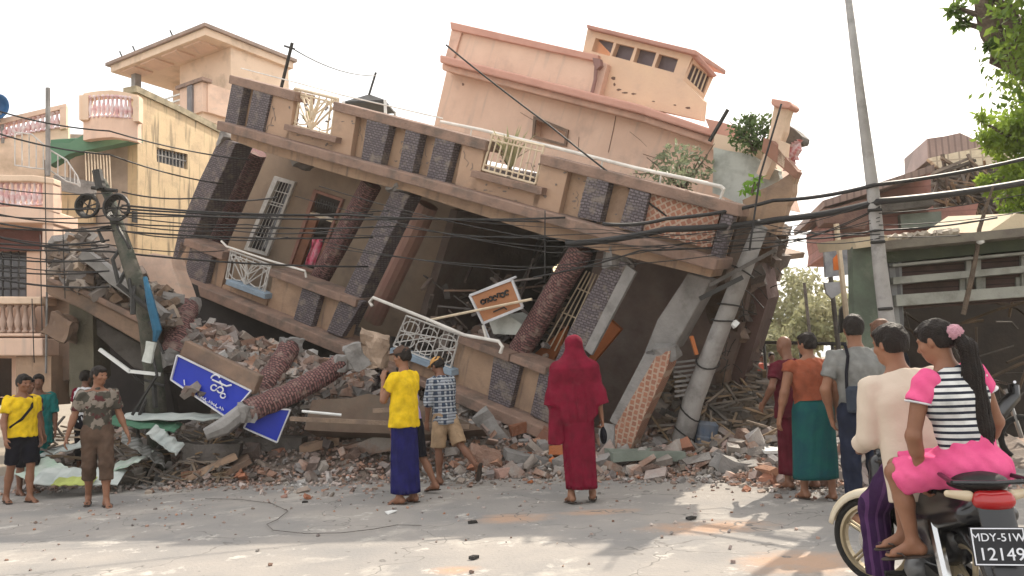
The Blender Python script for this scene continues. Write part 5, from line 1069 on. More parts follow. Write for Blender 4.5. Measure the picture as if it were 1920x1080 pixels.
for y0, y1, x1 in ((360, 370, 520), (385, 408, 1060), (398, 410, 1420), (405, 425, 700), (420, 432, 640), (432, 445, 540)):
    cable('thin sagging cable running right from the cable coils in front of the balcony', 'cables from the coils', [(228, y0, 11.5), ((228+x1)/2, (y0+y1)/2+6, 12.0), (x1, y1, 11.4)], rr.uniform(.009, .016), .05)
for x, y0, y1 in ((75, 440, 620), (84, 300, 560), (118, 430, 560), (60, 560, 680)): cable('thin slack wire hanging vertically in front of the left balconies', 'hanging wires at the left', [(x, y0, 11.6), (x+4, y1, 11.5)], .007)

rr = random.Random(61)
for k in range(8):
    y0 = rr.uniform(345, 470); y1 = rr.uniform(400, 500)
    cable('thin wire among the loose wires drooping across the right half of the collapsed house', 'loose wires across the right half', [(rr.uniform(480, 760), y0, 11.2), (rr.uniform(950, 1150), y1+rr.uniform(0, 20), 10.3), (1420+rr.uniform(-10, 60), rr.uniform(415, 470), 10.4), (1650, rr.uniform(372, 470), 9.4)], rr.uniform(.004, .008), .06)
for k in range(3): cable('thin wire running from the tall right pole to the right edge', 'wires right of the tall pole', [(1648, 400+k*22, 9.4), (1960, 355+k*34, 9.8)], .006, .05)
# ------------------------------------------------------------------ rubble
def sstep(x): x = max(0, min(1, x)); return x*x*(3-2*x)
def rub_h(x, y):
    if x < -5.2: A, yf, w = .55, 11.9, 2.2
    elif x < -3.6: A, yf, w = 1.0, 11.5, 2.4
    elif x < -1.2: A, yf, w = 1.75, 11.2, 4.8
    elif x < .6: A, yf, w = .75, 11.05, 2.4
    elif x < 2.2: A, yf, w = .30, 10.6, 2.2
    elif x < 3.0: A, yf, w = .40, 9.6, 3.0
    else: A, yf, w = .45, 8.9, 5.0
    return A, yf, w
def rh(x, y):
    acc = np.zeros(3)
    for k in (-.5, 0, .5): acc += np.array(rub_h(x+k, y))
    A, yf, w = acc/3
    yf += .5*noise.noise(Vector((x*.9, 3, 1))); t = (y-yf)/w
    return (A*sstep(t) if t > 0 else 0) * (1+.35*noise.noise(Vector((x*1.1, y*1.1, 7)))), t
RUB = mat('rubble_pinkish', (.33, .225, .18), (.24, .165, .135), sc=4, island=.5, bump=.5, stain=(.34, .31, .28), stain_sc=1.2, stain_lo=.48, stain_hi=.6)
RUC = mat('rubble_grey', (.30, .262, .23), (.21, .18, .16), sc=4, island=.4, bump=.5)
RUR = mat('rubble_brick', (.36, .19, .14), (.29, .165, .125), sc=4, island=.4, bump=.5)
m_ = MB(); nx, ny = 110, 60; x0, x1, y0, y1 = -7.6, 7.0, 8.4, 19.0
for i in range(nx+1):
    for j in range(ny+1):
        x = lerp(x0, x1, i/nx); y = lerp(y0, y1, j/ny); h, t = rh(x, y); m_.v.append(V3(x, y, h + (.10*noise.noise(Vector((x*5, y*5, 2))) if t > 0 else 0) - .04))
m_.f = [(i*(ny+1)+j, (i+1)*(ny+1)+j, (i+1)*(ny+1)+j+1, i*(ny+1)+j+1) for i in range(nx) for j in range(ny)]
HB = m_.build('rubble_heap', mat('rubble_dust', (.24, .185, .15), (.15, .12, .10), sc=6, bump=.8, stain=(.34, .29, .25), stain_sc=3)); tag(HB, 'dusty heap of crushed plaster under and in front of the collapsed house', 'rubble', kind='stuff')
rr = random.Random(42); mbs = [MB(), MB(), MB()]
for i in range(8200):
    x = rr.uniform(-7.4, 5.6); y = 8.4 + 8*rr.random()**1.5; h, t = rh(x, y)
    if t < -.22 or (t < 0 and rr.random() < .72): continue
    if x > 3.2 and y < 10.5 and rr.random() < .2: continue
    big = rr.random(); s_ = .035 + .16*big**5 if t > .05 else .02+.05*big**3
    if 0 < t < .3: s_ *= .8
    kind = 0 if rr.random() < .6 else (1 if rr.random() < .75 else 2)
    if x < -5 and kind == 2: kind = 1
    mbs[kind].rock((x, y, h + s_*.35), s_*rr.uniform(1.2, 3), s_*rr.uniform(.9, 2), s_*rr.uniform(.5, 1.3), rr)
for mb, m, n_, l_ in zip(mbs, (RUB, RUC, RUR), ('plaster_rubble', 'concrete_rubble', 'brick_rubble'), ('pinkish brown broken plaster scattered over the rubble heap', 'grey broken concrete lumps scattered over the rubble heap', 'red brick bits scattered over the rubble heap and road edge')):
    tag(mb.build(n_, m), l_, 'rubble', kind='stuff')
m_ = MB()
for i in range(16000):
    x = rr.uniform(-7.4, 5.6); y = 8.4+6.5*rr.random()**1.2; h, t = rh(x, y)
    if t < -.12 or (t < 0 and rr.random() < .75): continue
    s_ = rr.uniform(.012, .04); m_.rock((x, y, h+s_*.3), s_*2.2, s_*1.5, s_, rr)
tag(m_.build('fine_rubble', RUB), 'fine dusty chips covering the rubble heap', 'rubble', kind='stuff')
# grit on the road
m_ = MB()
for i in range(1500):
    x = rr.uniform(-6, 6); y = rr.uniform(5.2, 10.6)
    if rr.random() > ((y-5)/5.6)**3*1.1+.03: continue
    s_ = rr.uniform(.008, .028); m_.rock((x, y, s_*.3), s_*1.6, s_*1.2, s_, rr)
tag(m_.build('road_grit', RUB), 'small grit and chips strewn over the road', 'grit', kind='stuff')
def hit(x, y, Y):                      # where the heap's surface is seen at a pixel
    k = Y-1.2
    while k < Y+2.6:
        p = at(x, y, k)
        if p.z <= rh(p.x, p.y)[0]+.02: return p
        k += .08
    return at(x, y, Y)
def thing_rough(name, lab, cat, c, sx, sy, sz, m, rot=(0, 0, 0), grp=None, amp=.12):
    r = (Matrix.Rotation(rot[2], 3, 'Z') @ Matrix.Rotation(rot[1], 3, 'Y') @ Matrix.Rotation(rot[0], 3, 'X'))
    o = MB().rough(c, sx, sy, sz, r, rr, 3, amp).build(name, m); tag(o, lab, cat, grp); return o
D = R
SL = [('tan flat slab tilted at the front of the heap, right of the blue signboard foot', (395, 878, 10.7), .75, .5, .08, (0, -22, 25), TAN),
 ('second tan slab lying against the first at the front of the heap', (432, 880, 10.6), .6, .45, .08, (10, -25, 20), TAND),
 ('long grey brown beam lying flat below the blue signboard', (470, 838, 11.0), 1.7, .3, .22, (0, 2, 3), CONCD),
 ('dark block under the tilted tan slabs', (400, 850, 11.2), .8, .5, .28, (0, 5, 10), CONCD),
 ('grey concrete slab standing on edge behind the striding walker', (925, 815, 11.2), .28, .3, .75, (10, -32, 0), CONC),
 ('pale concrete slab lying flat beside the crimson robe', (985, 862, 10.9), .6, .4, .12, (5, 12, 8), CONC),
 ('pinkish lump of masonry right of the navy longyi', (905, 862, 10.8), .45, .4, .30, (5, 20, 8), RUB),
 ('reddish wall fragment lying left of the navy longyi', (690, 838, 11.0), .85, .45, .26, (5, -12, 8), RUB),
 ('yellowish slab piece in the middle of the heap', (600, 838, 11.0), .6, .35, .12, (0, -8, 12), TAN),
 ('brown frame of broken window lying on the heap', (662, 818, 11.3), .55, .08, .30, (30, -12, 5), BRN),
 ('flat greenish slab at the foot of the leaning tiled panel', (1208, 856, 11.4), 1.0, .6, .12, (0, 2, 5), mat('slab_green', (.22, .25, .21), sc=3)),
 ('pale triangular lump left of the green longyi', (1370, 878, 10.2), .4, .3, .2, (5, 20, 8), CONC),
 ('white plaster board lying in the debris by the alley', (1470, 848, 11.2), .7, .4, .04, (3, 3, 8), WHITE_),
 ('brown toppled wall chunk behind the maroon robe', (1440, 770, 13.0), 1.0, .6, .5, (5, 12, 8), RUB),
 ('large dusty lump at the broken end of the lower balcony', (700, 660, 12.2), .42, .4, .5, (10, 12, 8), mat('lump_tan', (.42, .31, .23), sc=4, bump=.5)),
 ('smaller pale lump beside the broken end of the lower balcony', (668, 672, 12.0), .25, .25, .38, (10, -25, 8), CONC)]
for lab, (x, y, Y), sx, sy, sz, rot, m in SL: thing_rough('slab' if sz < .2 else 'masonry_chunk', lab, 'slab' if sz < .2 else 'chunk', hit(x, y, Y)+V3(0, 0, .03), sx, sy, sz, m, tuple(D(a) for a in rot))
part(MB().fp(F1, rag([(665, 690), (705, 705), (690, 745), (640, 722)], 2, 1), .02, .2), 'pebble_fragment', PEB)
# fallen clad columns
def fallen(lab, pts, r, m=PEBR):
    P = [at(x, y, Y+.75) for x, y, Y in pts]; F = Frame(P[0], (P[-1]-P[0]).cross(V3(0, 1, 0)), P[-1]-P[0]); n = []
    for a, b in zip(P[:-1], P[1:]): n += [a.lerp(b, k/5) for k in range(5)]
    n.append(P[-1]); o = empty('fallen_column', P[0]); tag(o, lab, 'column'); MB().tube(n, [r*(1+.06*math.sin(i*2.3)) for i in range(len(n))], 12).build('shaft', m, o, F)
    for q, z in ((P[-1], 1), (P[0], .8)): MB().rough(q, r*1.7*z, r*1.7, r*1.3, None, rr, 2, .15).build('broken_end', CONC, o)
fallen('maroon clad column leaning steeply against the middle of the heap', [(480, 745, 11.6), (520, 690, 12.0), (545, 648, 12.3)], .17)
fallen('maroon clad column lying at a low angle across the blue signboard', [(462, 772, 10.9), (540, 740, 11.3), (600, 708, 11.6), (640, 682, 11.8)], .17)
fallen('maroon clad column stub behind the bent utility pole', [(322, 668, 12.0), (338, 610, 12.4), (352, 575, 12.8)], .19)
MB().tube([at(455, 772, 11.6), at(420, 800, 11.5), at(385, 815, 11.4)], [.12, .13, .09], 8).build('column_core', CONC)
tag(bpy.data.objects['column_core'], 'bare concrete core broken off the low lying column', 'column')
# pile inside the crushed storey: larger pieces tumbling at the left
mb2 = [MB(), MB()]
for i in range(900):
    t = rr.random(); x = lerp(350, 690, t); yt = lerp(590, 700, t); y = lerp(yt, 740, rr.random()); Y = 13.4 - (y-yt)/150*1.6
    s_ = rr.uniform(.05, .22)*(.6 if rr.random() < .6 else 1); mb2[rr.random() < .25].rock(at(x, y, Y), s_*1.7, s_*1.2, s_*.7, rr)
tag(mb2[0].build('storey_rubble', RUB), 'pinkish rubble spilling out from under the lower balcony', 'rubble', kind='stuff')
tag(mb2[1].build('storey_rubble', RUC), 'grey rubble spilling out from under the lower balcony', 'rubble', kind='stuff')
BM_ = empty('fallen_beam', at(380, 640, 12.6)); tag(BM_, 'tan concrete beam lying under the rubble above the blue signboard', 'beam'); MB().bar(at(345, 655, 12.2), at(485, 722, 11.9), .14, .3).build('beam', TAND, BM_, bevel=.02)
FG_ = empty('fallen_wall', at(760, 760, 11.8)); tag(FG_, 'brown wall piece lying below the broken balcony behind the walkers', 'wall'); FW_ = Frame(at(760, 780, 11.9), (1, -.08, .0), (0, .25, 1))
MB().fp(FW_, rag([(585, 750), (690, 738), (820, 765), (905, 805), (780, 815), (570, 806)], 3, 2), -.6, 0).build('wall', mat('wall_ochre', (.15, .105, .075), (.11, .075, .055), sc=3, stain=(.10, .08, .06), stain_sc=2), FG_, FW_); MB().tube([at(566, 771, 11.4), at(640, 778, 11.5)], .02, 5).build('white_strip', WHITE_, FG_)
for k, (a, b, Y) in enumerate((((545, 785), (880, 800), 11.6), ((700, 770), (860, 762), 11.5))): o = MB().bar(at(*a, Y), at(*b, Y), .1, .06).build('plank', WOOD); tag(o, ('long grey plank lying low across the heap', 'short grey plank behind the walkers')[k], 'plank')
# ------------------------------------------------------------------ wreck on the left: neighbour porch crushed
HN = empty('crushed_porch', at(180, 700, 12.6)); tag(HN, 'crushed concrete porch with a sloping beam and dark void at the left', 'wreck'); FN = Frame(Z0(at(180, 700, 12.5)), (1, .05, 0), (0, 0, 1))
np_ = lambda mb, name, m, **k: mb.build(name, m, HN, FN, **k)
np_(MB().fp(FN, [(84, 524), (150, 548), (272, 612), (272, 648), (150, 578), (88, 552)], -1.0, .15), 'sloping_beam', TAND, bevel=.03)
np_(MB().fp(FN, [(88, 520), (150, 538), (272, 598), (272, 612), (150, 550), (86, 528)], -1.0, .25), 'beam_ledge', LEDGE, bevel=.02)
np_(MB().fp(FN, [(130, 555), (174, 590), (176, 705), (130, 745)], -.9, -.3), 'wall', mat('wall_olive', (.16, .14, .10), (.11, .10, .07), sc=3, bump=.4))
np_(MB().fp(FN, [(170, 580), (300, 640), (330, 780), (170, 780)], -2.4, -2.2), 'void_wall', DARK)
np_(MB().fp(FN, [(178, 596), (290, 660), (290, 700), (250, 690), (180, 628)], -1.2, -.4), 'inner_beam', CONCD, bevel=.03)
m_ = MB(); m_.rough(FN.q(118, 615, 0), .5, .3, .35, None, rr, 3, .15); np_(m_, 'broken_lump', TAND)
m_ = MB(); m_.bar(at(187, 655, 12.0), at(244, 697, 12.0), .05, .05); m_.bar(at(243, 696, 12.0), at(300, 702, 12.0), .05, .05); np_(m_, 'white_angle', WHITE_)
m_ = MB(); m2 = MB()
for i in range(520):
    t = rr.random(); x = lerp(105, 325, t); yt = lerp(440, 560, t)+rr.gauss(0, 8) if t > .25 else 445; yb = lerp(520, 610, t); y = lerp(yt, yb, rr.random()); s_ = rr.uniform(.06, .26)*(.5 if rr.random() < .6 else 1)
    (m_ if rr.random() < .65 else m2).rock(at(x, y, 13.0-(y-yt)/120), s_*1.9, s_*1.2, s_*.8, rr)
m_.fa(13.2, rag([(105, 445), (150, 440), (215, 490), (285, 555), (330, 565), (330, 615), (100, 530)], 4, 4), .8)
tag(m_.build('porch_rubble', mat('rubble_darkgrey', (.20, .155, .125), (.12, .092, .075), sc=4, island=.5, bump=.6)), 'dark grey rubble piled on top of the sloping porch beam', 'rubble', kind='stuff')
tag(m2.build('porch_rubble', mat('rubble_palegrey', (.36, .30, .25), (.26, .215, .18), sc=4, island=.4, bump=.6)), 'pale plaster lumps among the rubble on the sloping porch beam', 'rubble', kind='stuff')
m_ = MB().fa(13.6, rag([(240, 470), (320, 480), (345, 560), (300, 600), (240, 560)], 3, 4), .6); tag(m_.build('toppled_wall', PINKW), 'pale pink toppled wall piece behind the rubble left of the balcony', 'wall')
SLW = empty('fallen_slab', at(235, 520, 12.4)); tag(SLW, 'long pale broken slab edge sloping down through the porch rubble', 'slab'); MB().rough(at(235, 535, 12.4), 1.6, .3, .16, Matrix.Rotation(R(40), 3, 'Y'), rr, 3, .12).build('slab', CONC, SLW)
# sheets and panels on the ground, left
rs = random.Random(8)
SHT = [('white sheet with green edge flat on the ground in front of the left heap', (150, 895, 10.6), 1.1, .5, 12, 4, 'sheet_white'), ('pale green sheet lying by the feet of the yellow shirt', (75, 880, 10.8), .6, .5, -30, 14, 'sheet_green'),
 ('greenish white panel propped behind the camouflage trousers', (225, 872, 11.0), .9, .4, -14, -16, 'sheet_green'), ('yellow green sheet at the very front of the left heap', (140, 903, 10.4), .5, .25, 8, 3, 'sheet_lime'),
 ('grey corrugated sheet standing tilted under the bent pole', (268, 842, 11.0), .7, .5, 35, 36, 'sheet_grey'), ('narrow pale panel leaning in the left heap', (100, 845, 11.5), 1.0, .3, 10, -12, 'sheet_white'),
 ('long white strip panel at the base of the bent pole', (330, 782, 11.3), 1.6, .25, 0, 2, 'sheet_white'), ('green sheet under the white strip panel', (270, 795, 11.2), 1.0, .35, 5, 10, 'sheet_dgreen'), ('curved pale sheet leaning near the bent pole foot', (310, 825, 10.9), .5, .45, 20, 40, 'sheet_white')]
MC = {'sheet_white': mat('sheet_white', (.55, .58, .55), (.40, .44, .42), sc=3), 'sheet_green': mat('sheet_green', (.38, .50, .40), (.55, .58, .54), sc=3), 'sheet_lime': mat('sheet_lime', (.45, .50, .15)), 'sheet_grey': mat('sheet_grey', (.30, .30, .28), (.22, .22, .21), sc=3, wave=[(0, 16, (.16, .16, .15), .4)]), 'sheet_dgreen': mat('sheet_dgreen', (.08, .19, .12))}
for lab, (x, y, Y), sx, sy, rz, ry, k in SHT:
    M3 = Matrix.Rotation(R(rz), 3, 'Z') @ Matrix.Rotation(R(ry), 3, 'Y') @ Matrix.Rotation(R(18), 3, 'X'); c = at(x, y, Y+.75); nn = 14; mb = MB()
    for i in range(nn+1):
        for j in range(5): mb.v.append(c + M3 @ Vector(((i/nn-.5)*sx, (j/4-.5)*sy, .03*noise.noise(Vector((i*.5, j*.6, x)))+.012*math.sin(i*1.6))))
    mb.f = [(i*5+j, (i+1)*5+j, (i+1)*5+j+1, i*5+j+1) for i in range(nn) for j in range(4)]
    tag(mb.build('metal_sheet' if k != 'sheet_white' else 'plaster_panel', MC[k], solid=.015), lab, 'sheet')
m_ = MB()
for i in range(170):
    x = rs.uniform(60, 420); y = rs.uniform(800, 900); p = at(x, y, 11.8+(900-y)/100*.8); d = V3(rs.gauss(0, 1), rs.gauss(0, .4), rs.gauss(0, .3)).normalized()*rs.uniform(.15, .6); m_.bar(p-d/2, p+d/2, rs.uniform(.02, .06), .02)
for i in range(120):
    x = rs.uniform(1240, 1560); y = rs.uniform(690, 880); p = at(x, y, 13.5-(y-690)/190*2.5); d = V3(rs.gauss(0, 1), rs.gauss(0, .4), rs.gauss(0, .5)).normalized()*rs.uniform(.2, .9); m_.bar(p-d/2, p+d/2, rs.uniform(.02, .06), .03)
tag(m_.build('splintered_wood', mat('splinter', (.26, .20, .15), (.15, .12, .09), sc=4, island=.5)), 'splintered laths and sticks in the rubble at both ends of the heap', 'wood', kind='stuff')
# masonry behind the walkers on the right
m_ = MB()
for i in range(520):
    x = rs.uniform(1235, 1480); yt = 760-60*math.exp(-((x-1330)/60)**2); y = rs.uniform(yt-60, 860); Y = 13.6-(y-700)/160*1.8; s_ = rs.uniform(.05, .2); m_.rock(at(x, y, Y), s_*1.8, s_*1.2, s_*.8, rs)
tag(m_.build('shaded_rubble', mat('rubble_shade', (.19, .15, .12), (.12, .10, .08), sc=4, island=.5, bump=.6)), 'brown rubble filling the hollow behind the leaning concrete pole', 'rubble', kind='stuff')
m_ = MB()
for i in range(8): m_.bar(at(1262+rs.random()*4, 680+i*9, 11.8), at(1310+rs.random()*8, 674+i*9, 11.8), .05, .03)
o = m_.build('louvre', CONC); tag(o, 'broken louvre slats sticking out beside the tiled slab', 'louvre')
o = MB().bar(at(1296, 630, 11.5), at(1306, 665, 11.5), .07, .05).build('wood_offcut', ORG); tag(o, 'short orange brown board standing on the louvre', 'board')
o = empty('blue_barrel', at(1322, 830, 12)); tag(o, 'crushed blue grey drum half buried beside the leaning pole', 'drum'); MB().lathe(at(1326, 790, 11.9), at(1322, 850, 11.9), [(0, .12), (.1, .17), (.45, .155), (.5, .17), (.9, .16), (1, .12)], 14).build('drum', mat('drum_blue', (.08, .11, .16), (.12, .13, .15), sc=4), o)
# brown rubble strip and brick in the alley
m_ = MB()
for i in range(420):
    x = rs.uniform(3.0, 7.0); y = rs.uniform(11, 22); s_ = rs.uniform(.08, .35); m_.rock((x, y, rs.uniform(0, .5)*min(1, (y-10)/5)), s_*1.6, s_*1.2, s_*.9, rs)
tag(m_.build('alley_rubble', mat('rubble_alley', (.34, .22, .16), (.22, .15, .11), sc=4, island=.5, bump=.5)), 'reddish rubble filling the alley behind the walkers', 'rubble', kind='stuff')
m_ = MB()
for i in range(90):
    x = rs.uniform(790, 1060); y = 560+(x-790)*.12+rs.uniform(-60, 60); p = F1.q(x, y, -rs.uniform(.8, 4.2)); d = V3(rs.gauss(0, 1), rs.gauss(0, .5), rs.gauss(0, .6)).normalized()*rs.uniform(.3, 1.1); m_.bar(p-d/2, p+d/2, rs.uniform(.02, .12), rs.uniform(.02, .05))
for i in range(160): x = rs.uniform(780, 1080); y = 618+(x-780)*.2+rs.uniform(-25, 40); s_ = rs.uniform(.06, .2); m_.rock(F1.q(x, y, -rs.uniform(.3, 3)), s_*1.7, s_*1.2, s_*.8, rs)
tag(m_.build('room_debris', mat('debris_dim', (.22, .17, .14), (.12, .09, .08), sc=4, island=.6)), 'broken boards and lumps tumbled inside the dark void of the house', 'debris', kind='stuff')
# ------------------------------------------------------------------ blue signboard
BS = empty('signboard', at(430, 745, 11.2)); tag(BS, 'long blue signboard with white emblem and script, bent under the fallen columns', 'sign')
def board(name, q, Y0_, Y1_, m, fr, parent):     # q TL TR BR BL with own distances
    P = [at(*q[0], Y0_), at(*q[1], Y1_), at(*q[2], Y1_), at(*q[3], Y0_)]; F = Frame(P[3], P[2]-P[3], P[0]-P[3]); nrm = F.n if F.n.y < 0 else -F.n
    MB().prism(P, -nrm*.05).build(name, m, parent, F)
    for a, b in ((0, 1), (1, 2), (2, 3), (3, 0)): MB().bar(P[a]+nrm*.012, P[b]+nrm*.012, .02, .05, side=(P[b]-P[a]).cross(nrm)).build('frame_strip', fr, parent)
    return F, nrm, P
FRM = mat('frame_white', (.68, .68, .70), rough=.5)
F_, n_, P_ = board('board', [(334, 666), (472, 733), (428, 784), (322, 712)], 12.0, 11.85, BLUE, FRM, BS)
board('board', [(476, 764), (545, 768), (520, 829), (458, 802)], 11.9, 11.95, BLUE, FRM, BS)
WT = mat('letter_white', (.75, .76, .80), rough=.5)
def stroke(pix, w, name, m, parent, F, off, closed=False):
    pts = [F.q(x, y, off) for x, y in pix]; mb = MB(); mb.tube(pts, w, 5, True); return mb.build(name, m, parent)
def circ(cx, cy, r, a0, a1, k=1.0, n=14): return [(cx+r*math.cos(a0+(a1-a0)*i/n), cy+k*r*math.sin(a0+(a1-a0)*i/n)) for i in range(n+1)]
FB = Frame(P_[3], P_[2]-P_[3], P_[0]-P_[3]); 
if FB.n.y > 0: FB = Frame(P_[3], P_[3]-P_[2], P_[0]-P_[3])
for pts, w in ((circ(401, 727, 5.5, .3, 5.9), .012), (circ(413, 731, 5.5, -2.6, 3.0), .012), (circ(418, 742, 4.5, 0, 6.0), .011), (circ(404, 711, 8, 3.3, 6.0), .013), ([(398, 712), (425, 724), (434, 722)], .014), ([(412, 714), (417, 724)], .012)): stroke(pts, w, 'emblem', WT, BS, FB, .03)
import itertools
x_, y_ = 366, 739
for k in range(11):
    X0, Y0_ = x_+k*5.0, y_+k*2.75; q = [[(0, -4), (-2, 0), (0, 4), (3, 3)], [(0, 2), (2, -2), (3, 3)], [(0, 3), (1, -3), (3, 3)], [(0, -2), (0, 3), (3, 1)]][k % 4]
    stroke([(X0+a, Y0_+b) for a, b in q], .007, 'script_letter', WT, BS, FB, .03)
stroke([(345, 712), (346, 722)], .008, 'script_letter', WT, BS, FB, .03)
# ------------------------------------------------------------------ orange board in the void
OS = empty('signboard', F1.q(930, 565, .1)); tag(OS, 'orange brown framed board with black script hanging askew in the void of the house', 'sign')
q = [(881, 554), (960, 524), (980, 576), (906, 606)]; FO = Frame(F1.q(906, 606, .1), F1.q(980, 576, .1)-F1.q(906, 606, .1), F1.q(881, 554, .1)-F1.q(906, 606, .1))
MB().fp(FO, q, -.03, 0).build('board', mat('board_orange', (.42, .19, .09), (.36, .16, .08), sc=3), OS, FO)
for a, b in ((0, 1), (1, 2), (2, 3), (3, 0)): MB().bar(FO.q(*q[a], .01), FO.q(*q[b], .01), .03, .04, side=FO.n).build('frame_strip', FRM, OS)
for k in range(7):
    cx, cy = 905+k*7.5, 566-k*2.9+(k % 2)*1.5; L = [circ(cx, cy, 3.6, .6, 5.6, 1.1, 9), [(cx-2.5, cy+4), (cx-2.5, cy-4), (cx+2.5, cy-5), (cx+2.5, cy+3)], circ(cx, cy, 3.2, -2.5, 2.6, 1.2, 9)][k % 3]; stroke(L, .016, 'script_letter', IRON, OS, FO, .012)
stroke([(925, 585), (945, 576), (950, 580)], .012, 'script_letter', IRON, OS, FO, .012)
MB().tube([F1.q(881, 554, .1), F1.q(968, 519, .1)], .02, 6).build('bracket_bar', FRM, OS); MB().tube([F1.q(906, 606, .12), F1.q(918, 636, .12)], .016, 5).build('bracket_bar', FRM, OS)
o = MB().tube([F1.q(800, 601, .2), F1.q(997, 561, .2)], .022, 6).build('loose_pipe', CREAM); tag(o, 'thin pale pipe slanting across the orange board', 'pipe')
o = MB().fp(F1, rag([(915, 598), (950, 590), (985, 612), (975, 628), (925, 626)], 2, 1), -.7, -.2).build('grey_bundle', PALE, None, F1); tag(o, 'pale grey slumped bundle behind the orange board', 'bundle')
o = empty('pink_cloth', F1.q(592, 470, WB)); tag(o, 'bright pink cloth hanging in the doorway of the collapsed house', 'cloth')
m_ = MB(); nn = 8; 
for i in range(nn+1):
    for j in range(7): m_.v.append(F1.q(586+j*3.2-i*1.6+2*math.sin(j+i*.7), 446+i*6.5, WB+.12+.05*math.sin(j*1.7+i*.4)))
m_.f = [(i*7+j, (i+1)*7+j, (i+1)*7+j+1, i*7+j+1) for i in range(nn) for j in range(6)]; m_.build('cloth', mat('cloth_magenta', (.75, .05, .16), (.85, .45, .5), sc=9), o, solid=.01, smooth=True)
o = empty('wall_lamp', F1.q(1041, 508, -.2)); tag(o, 'small yellow lit lamp glimpsed beside the maroon column in the void', 'lamp'); lm = bpy.data.materials.new('lamp_glow'); lm.use_nodes = True; b_ = lm.node_tree.nodes['Principled BSDF']; b_.inputs['Emission Color'].default_value = (1, .75, .35, 1); b_.inputs['Emission Strength'].default_value = 1.2
MB().fp(F1, [(1036, 502), (1046, 496), (1048, 504), (1040, 516)], -.25, -.2).build('lamp', lm, o)
# ------------------------------------------------------------------ plants and trees
LEAF1 = mat('leaf_grey_green', (.17, .21, .13), (.30, .33, .20), sc=5, rough=.6, bump=0, trans=.35); LEAF2 = mat('leaf_bright', (.16, .34, .04), (.26, .42, .07), sc=5, rough=.5, bump=0, trans=.45)
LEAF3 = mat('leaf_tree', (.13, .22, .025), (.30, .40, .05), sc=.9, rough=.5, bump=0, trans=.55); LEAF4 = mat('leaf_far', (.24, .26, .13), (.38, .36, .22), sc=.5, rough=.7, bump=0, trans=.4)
def leafset(mb, centre, rad, n, size, rg, up=.3, narrow=.45):
    for _ in range(n):
        while True:
            d = Vector((rg.uniform(-1, 1), rg.uniform(-1, 1), rg.uniform(-1, 1)))
            if d.length < 1: break
        p = centre + Vector((d.x*rad[0], d.y*rad[1], d.z*rad[2])); a = Vector((rg.gauss(0, 1), rg.gauss(0, 1), rg.gauss(0, 1)-up)).normalized(); b = a.cross(Vector((rg.gauss(0, 1), rg.gauss(0, 1), rg.gauss(0, 1)))).normalized(); s_ = size*rg.uniform(.6, 1.3)
        mb.add([p, p+a*s_*.5+b*s_*narrow*.5, p+a*s_, p+a*s_*.5-b*s_*narrow*.5], [(0, 1, 2, 3)])
def spiky(name, lab, base, n, L, m, rg, w=.03, group=None, spread=.7):
    o = empty(name, base); tag(o, lab, 'plant', group); mb = MB()
    for i in range(n):
        g = rg.uniform(0, 6.3); e = rg.uniform(.2, 1)*spread; d = Vector((math.cos(g)*e, math.sin(g)*e, 1)).normalized(); l_ = L*rg.uniform(.6, 1.1); sd = d.cross(Vector((0, 0, 1))).normalized()*w
        p = Vector(base); a = p+d*l_*.5; b = p+d*l_+Vector((d.x, d.y, 0))*l_*.35-Vector((0, 0, l_*.12)); mb.add([p-sd*.5, p+sd*.5, a+sd, b, a-sd], [(0, 1, 2, 4), (4, 2, 3)])
    mb.build('leaves', m, o); MB().tube([Vector(base)-V3(0, 0, .15), Vector(base)+V3(0, 0, .1)], .03, 5).build('stem', BARKM, o); return o
rg = random.Random(77)
spiky('potted_plant', 'pale spiky plant behind the bars of the right balcony grille', F1.q(957, 318, -.12), 46, .75, mat('leaf_pale', (.36, .36, .20), (.50, .46, .28), sc=6, bump=0, trans=.3), rg, .035)
spiky('potted_plant', 'small pale plant behind the fan grille on the left', F1.q(578, 236, -.2), 22, .38, mat('leaf_pale', (.36, .36, .20)), rg, .03)
def bush(name, lab, c, rad, n, size, m, twigs=5, rg=rg, cat='plant'):
    o = empty(name, Vector(c)-V3(0, 0, rad[2])); tag(o, lab, cat); mb = MB(); leafset(mb, Vector(c), rad, n, size, rg); mb.build('leaves', m, o)
    tw = MB()
    for _ in range(twigs):
        b = Vector(c)-V3(0, 0, rad[2]); e = Vector(c)+Vector((rg.uniform(-1, 1)*rad[0], rg.uniform(-1, 1)*rad[1], rg.uniform(.1, 1)*rad[2])); tw.tube([b, b.lerp(e, .5)+V3(.03, 0, .03), e], [.02, .014, .006], 4)
    tw.build('stem', BARKM, o); return o
bush('shrub', 'grey green shrub on the terrace right of the pink storey', F1.q(1275, 312, -1.0), (.5, .3, .38), 420, .11, LEAF1)
bush('shrub', 'dark green shrub leaning at the terrace corner beside the pink pillar', F1.q(1412, 250, -1.2), (.36, .25, .30), 700, .10, mat('leaf_dark', (.08, .13, .05), (.14, .20, .07), sc=6, bump=0, trans=.3))
bush('shrub', 'low weeds along the terrace cap below the grey green shrub', F1.q(1262, 325, -.2), (.62, .1, .06), 150, .07, LEAF1, 2)
bush('sprig', 'bright green leafy sprig at the broken terrace corner', F1.q(1408, 346, -.3), (.16, .1, .12), 36, .14, LEAF2, 3)
m_ = MB()
for a, b, k in (((1365, 205), (1330, 265), 0), ((1410, 215), (1388, 262), 1)): o = MB().tube([F1.q(*a, -1.2), F1.q(*b, -1.2)], .03, 5).build('rebar_stake', IRON); tag(o, ('left of two bare stakes sticking up from the terrace corner', 'right of two bare stakes sticking up from the terrace corner')[k], 'stake')
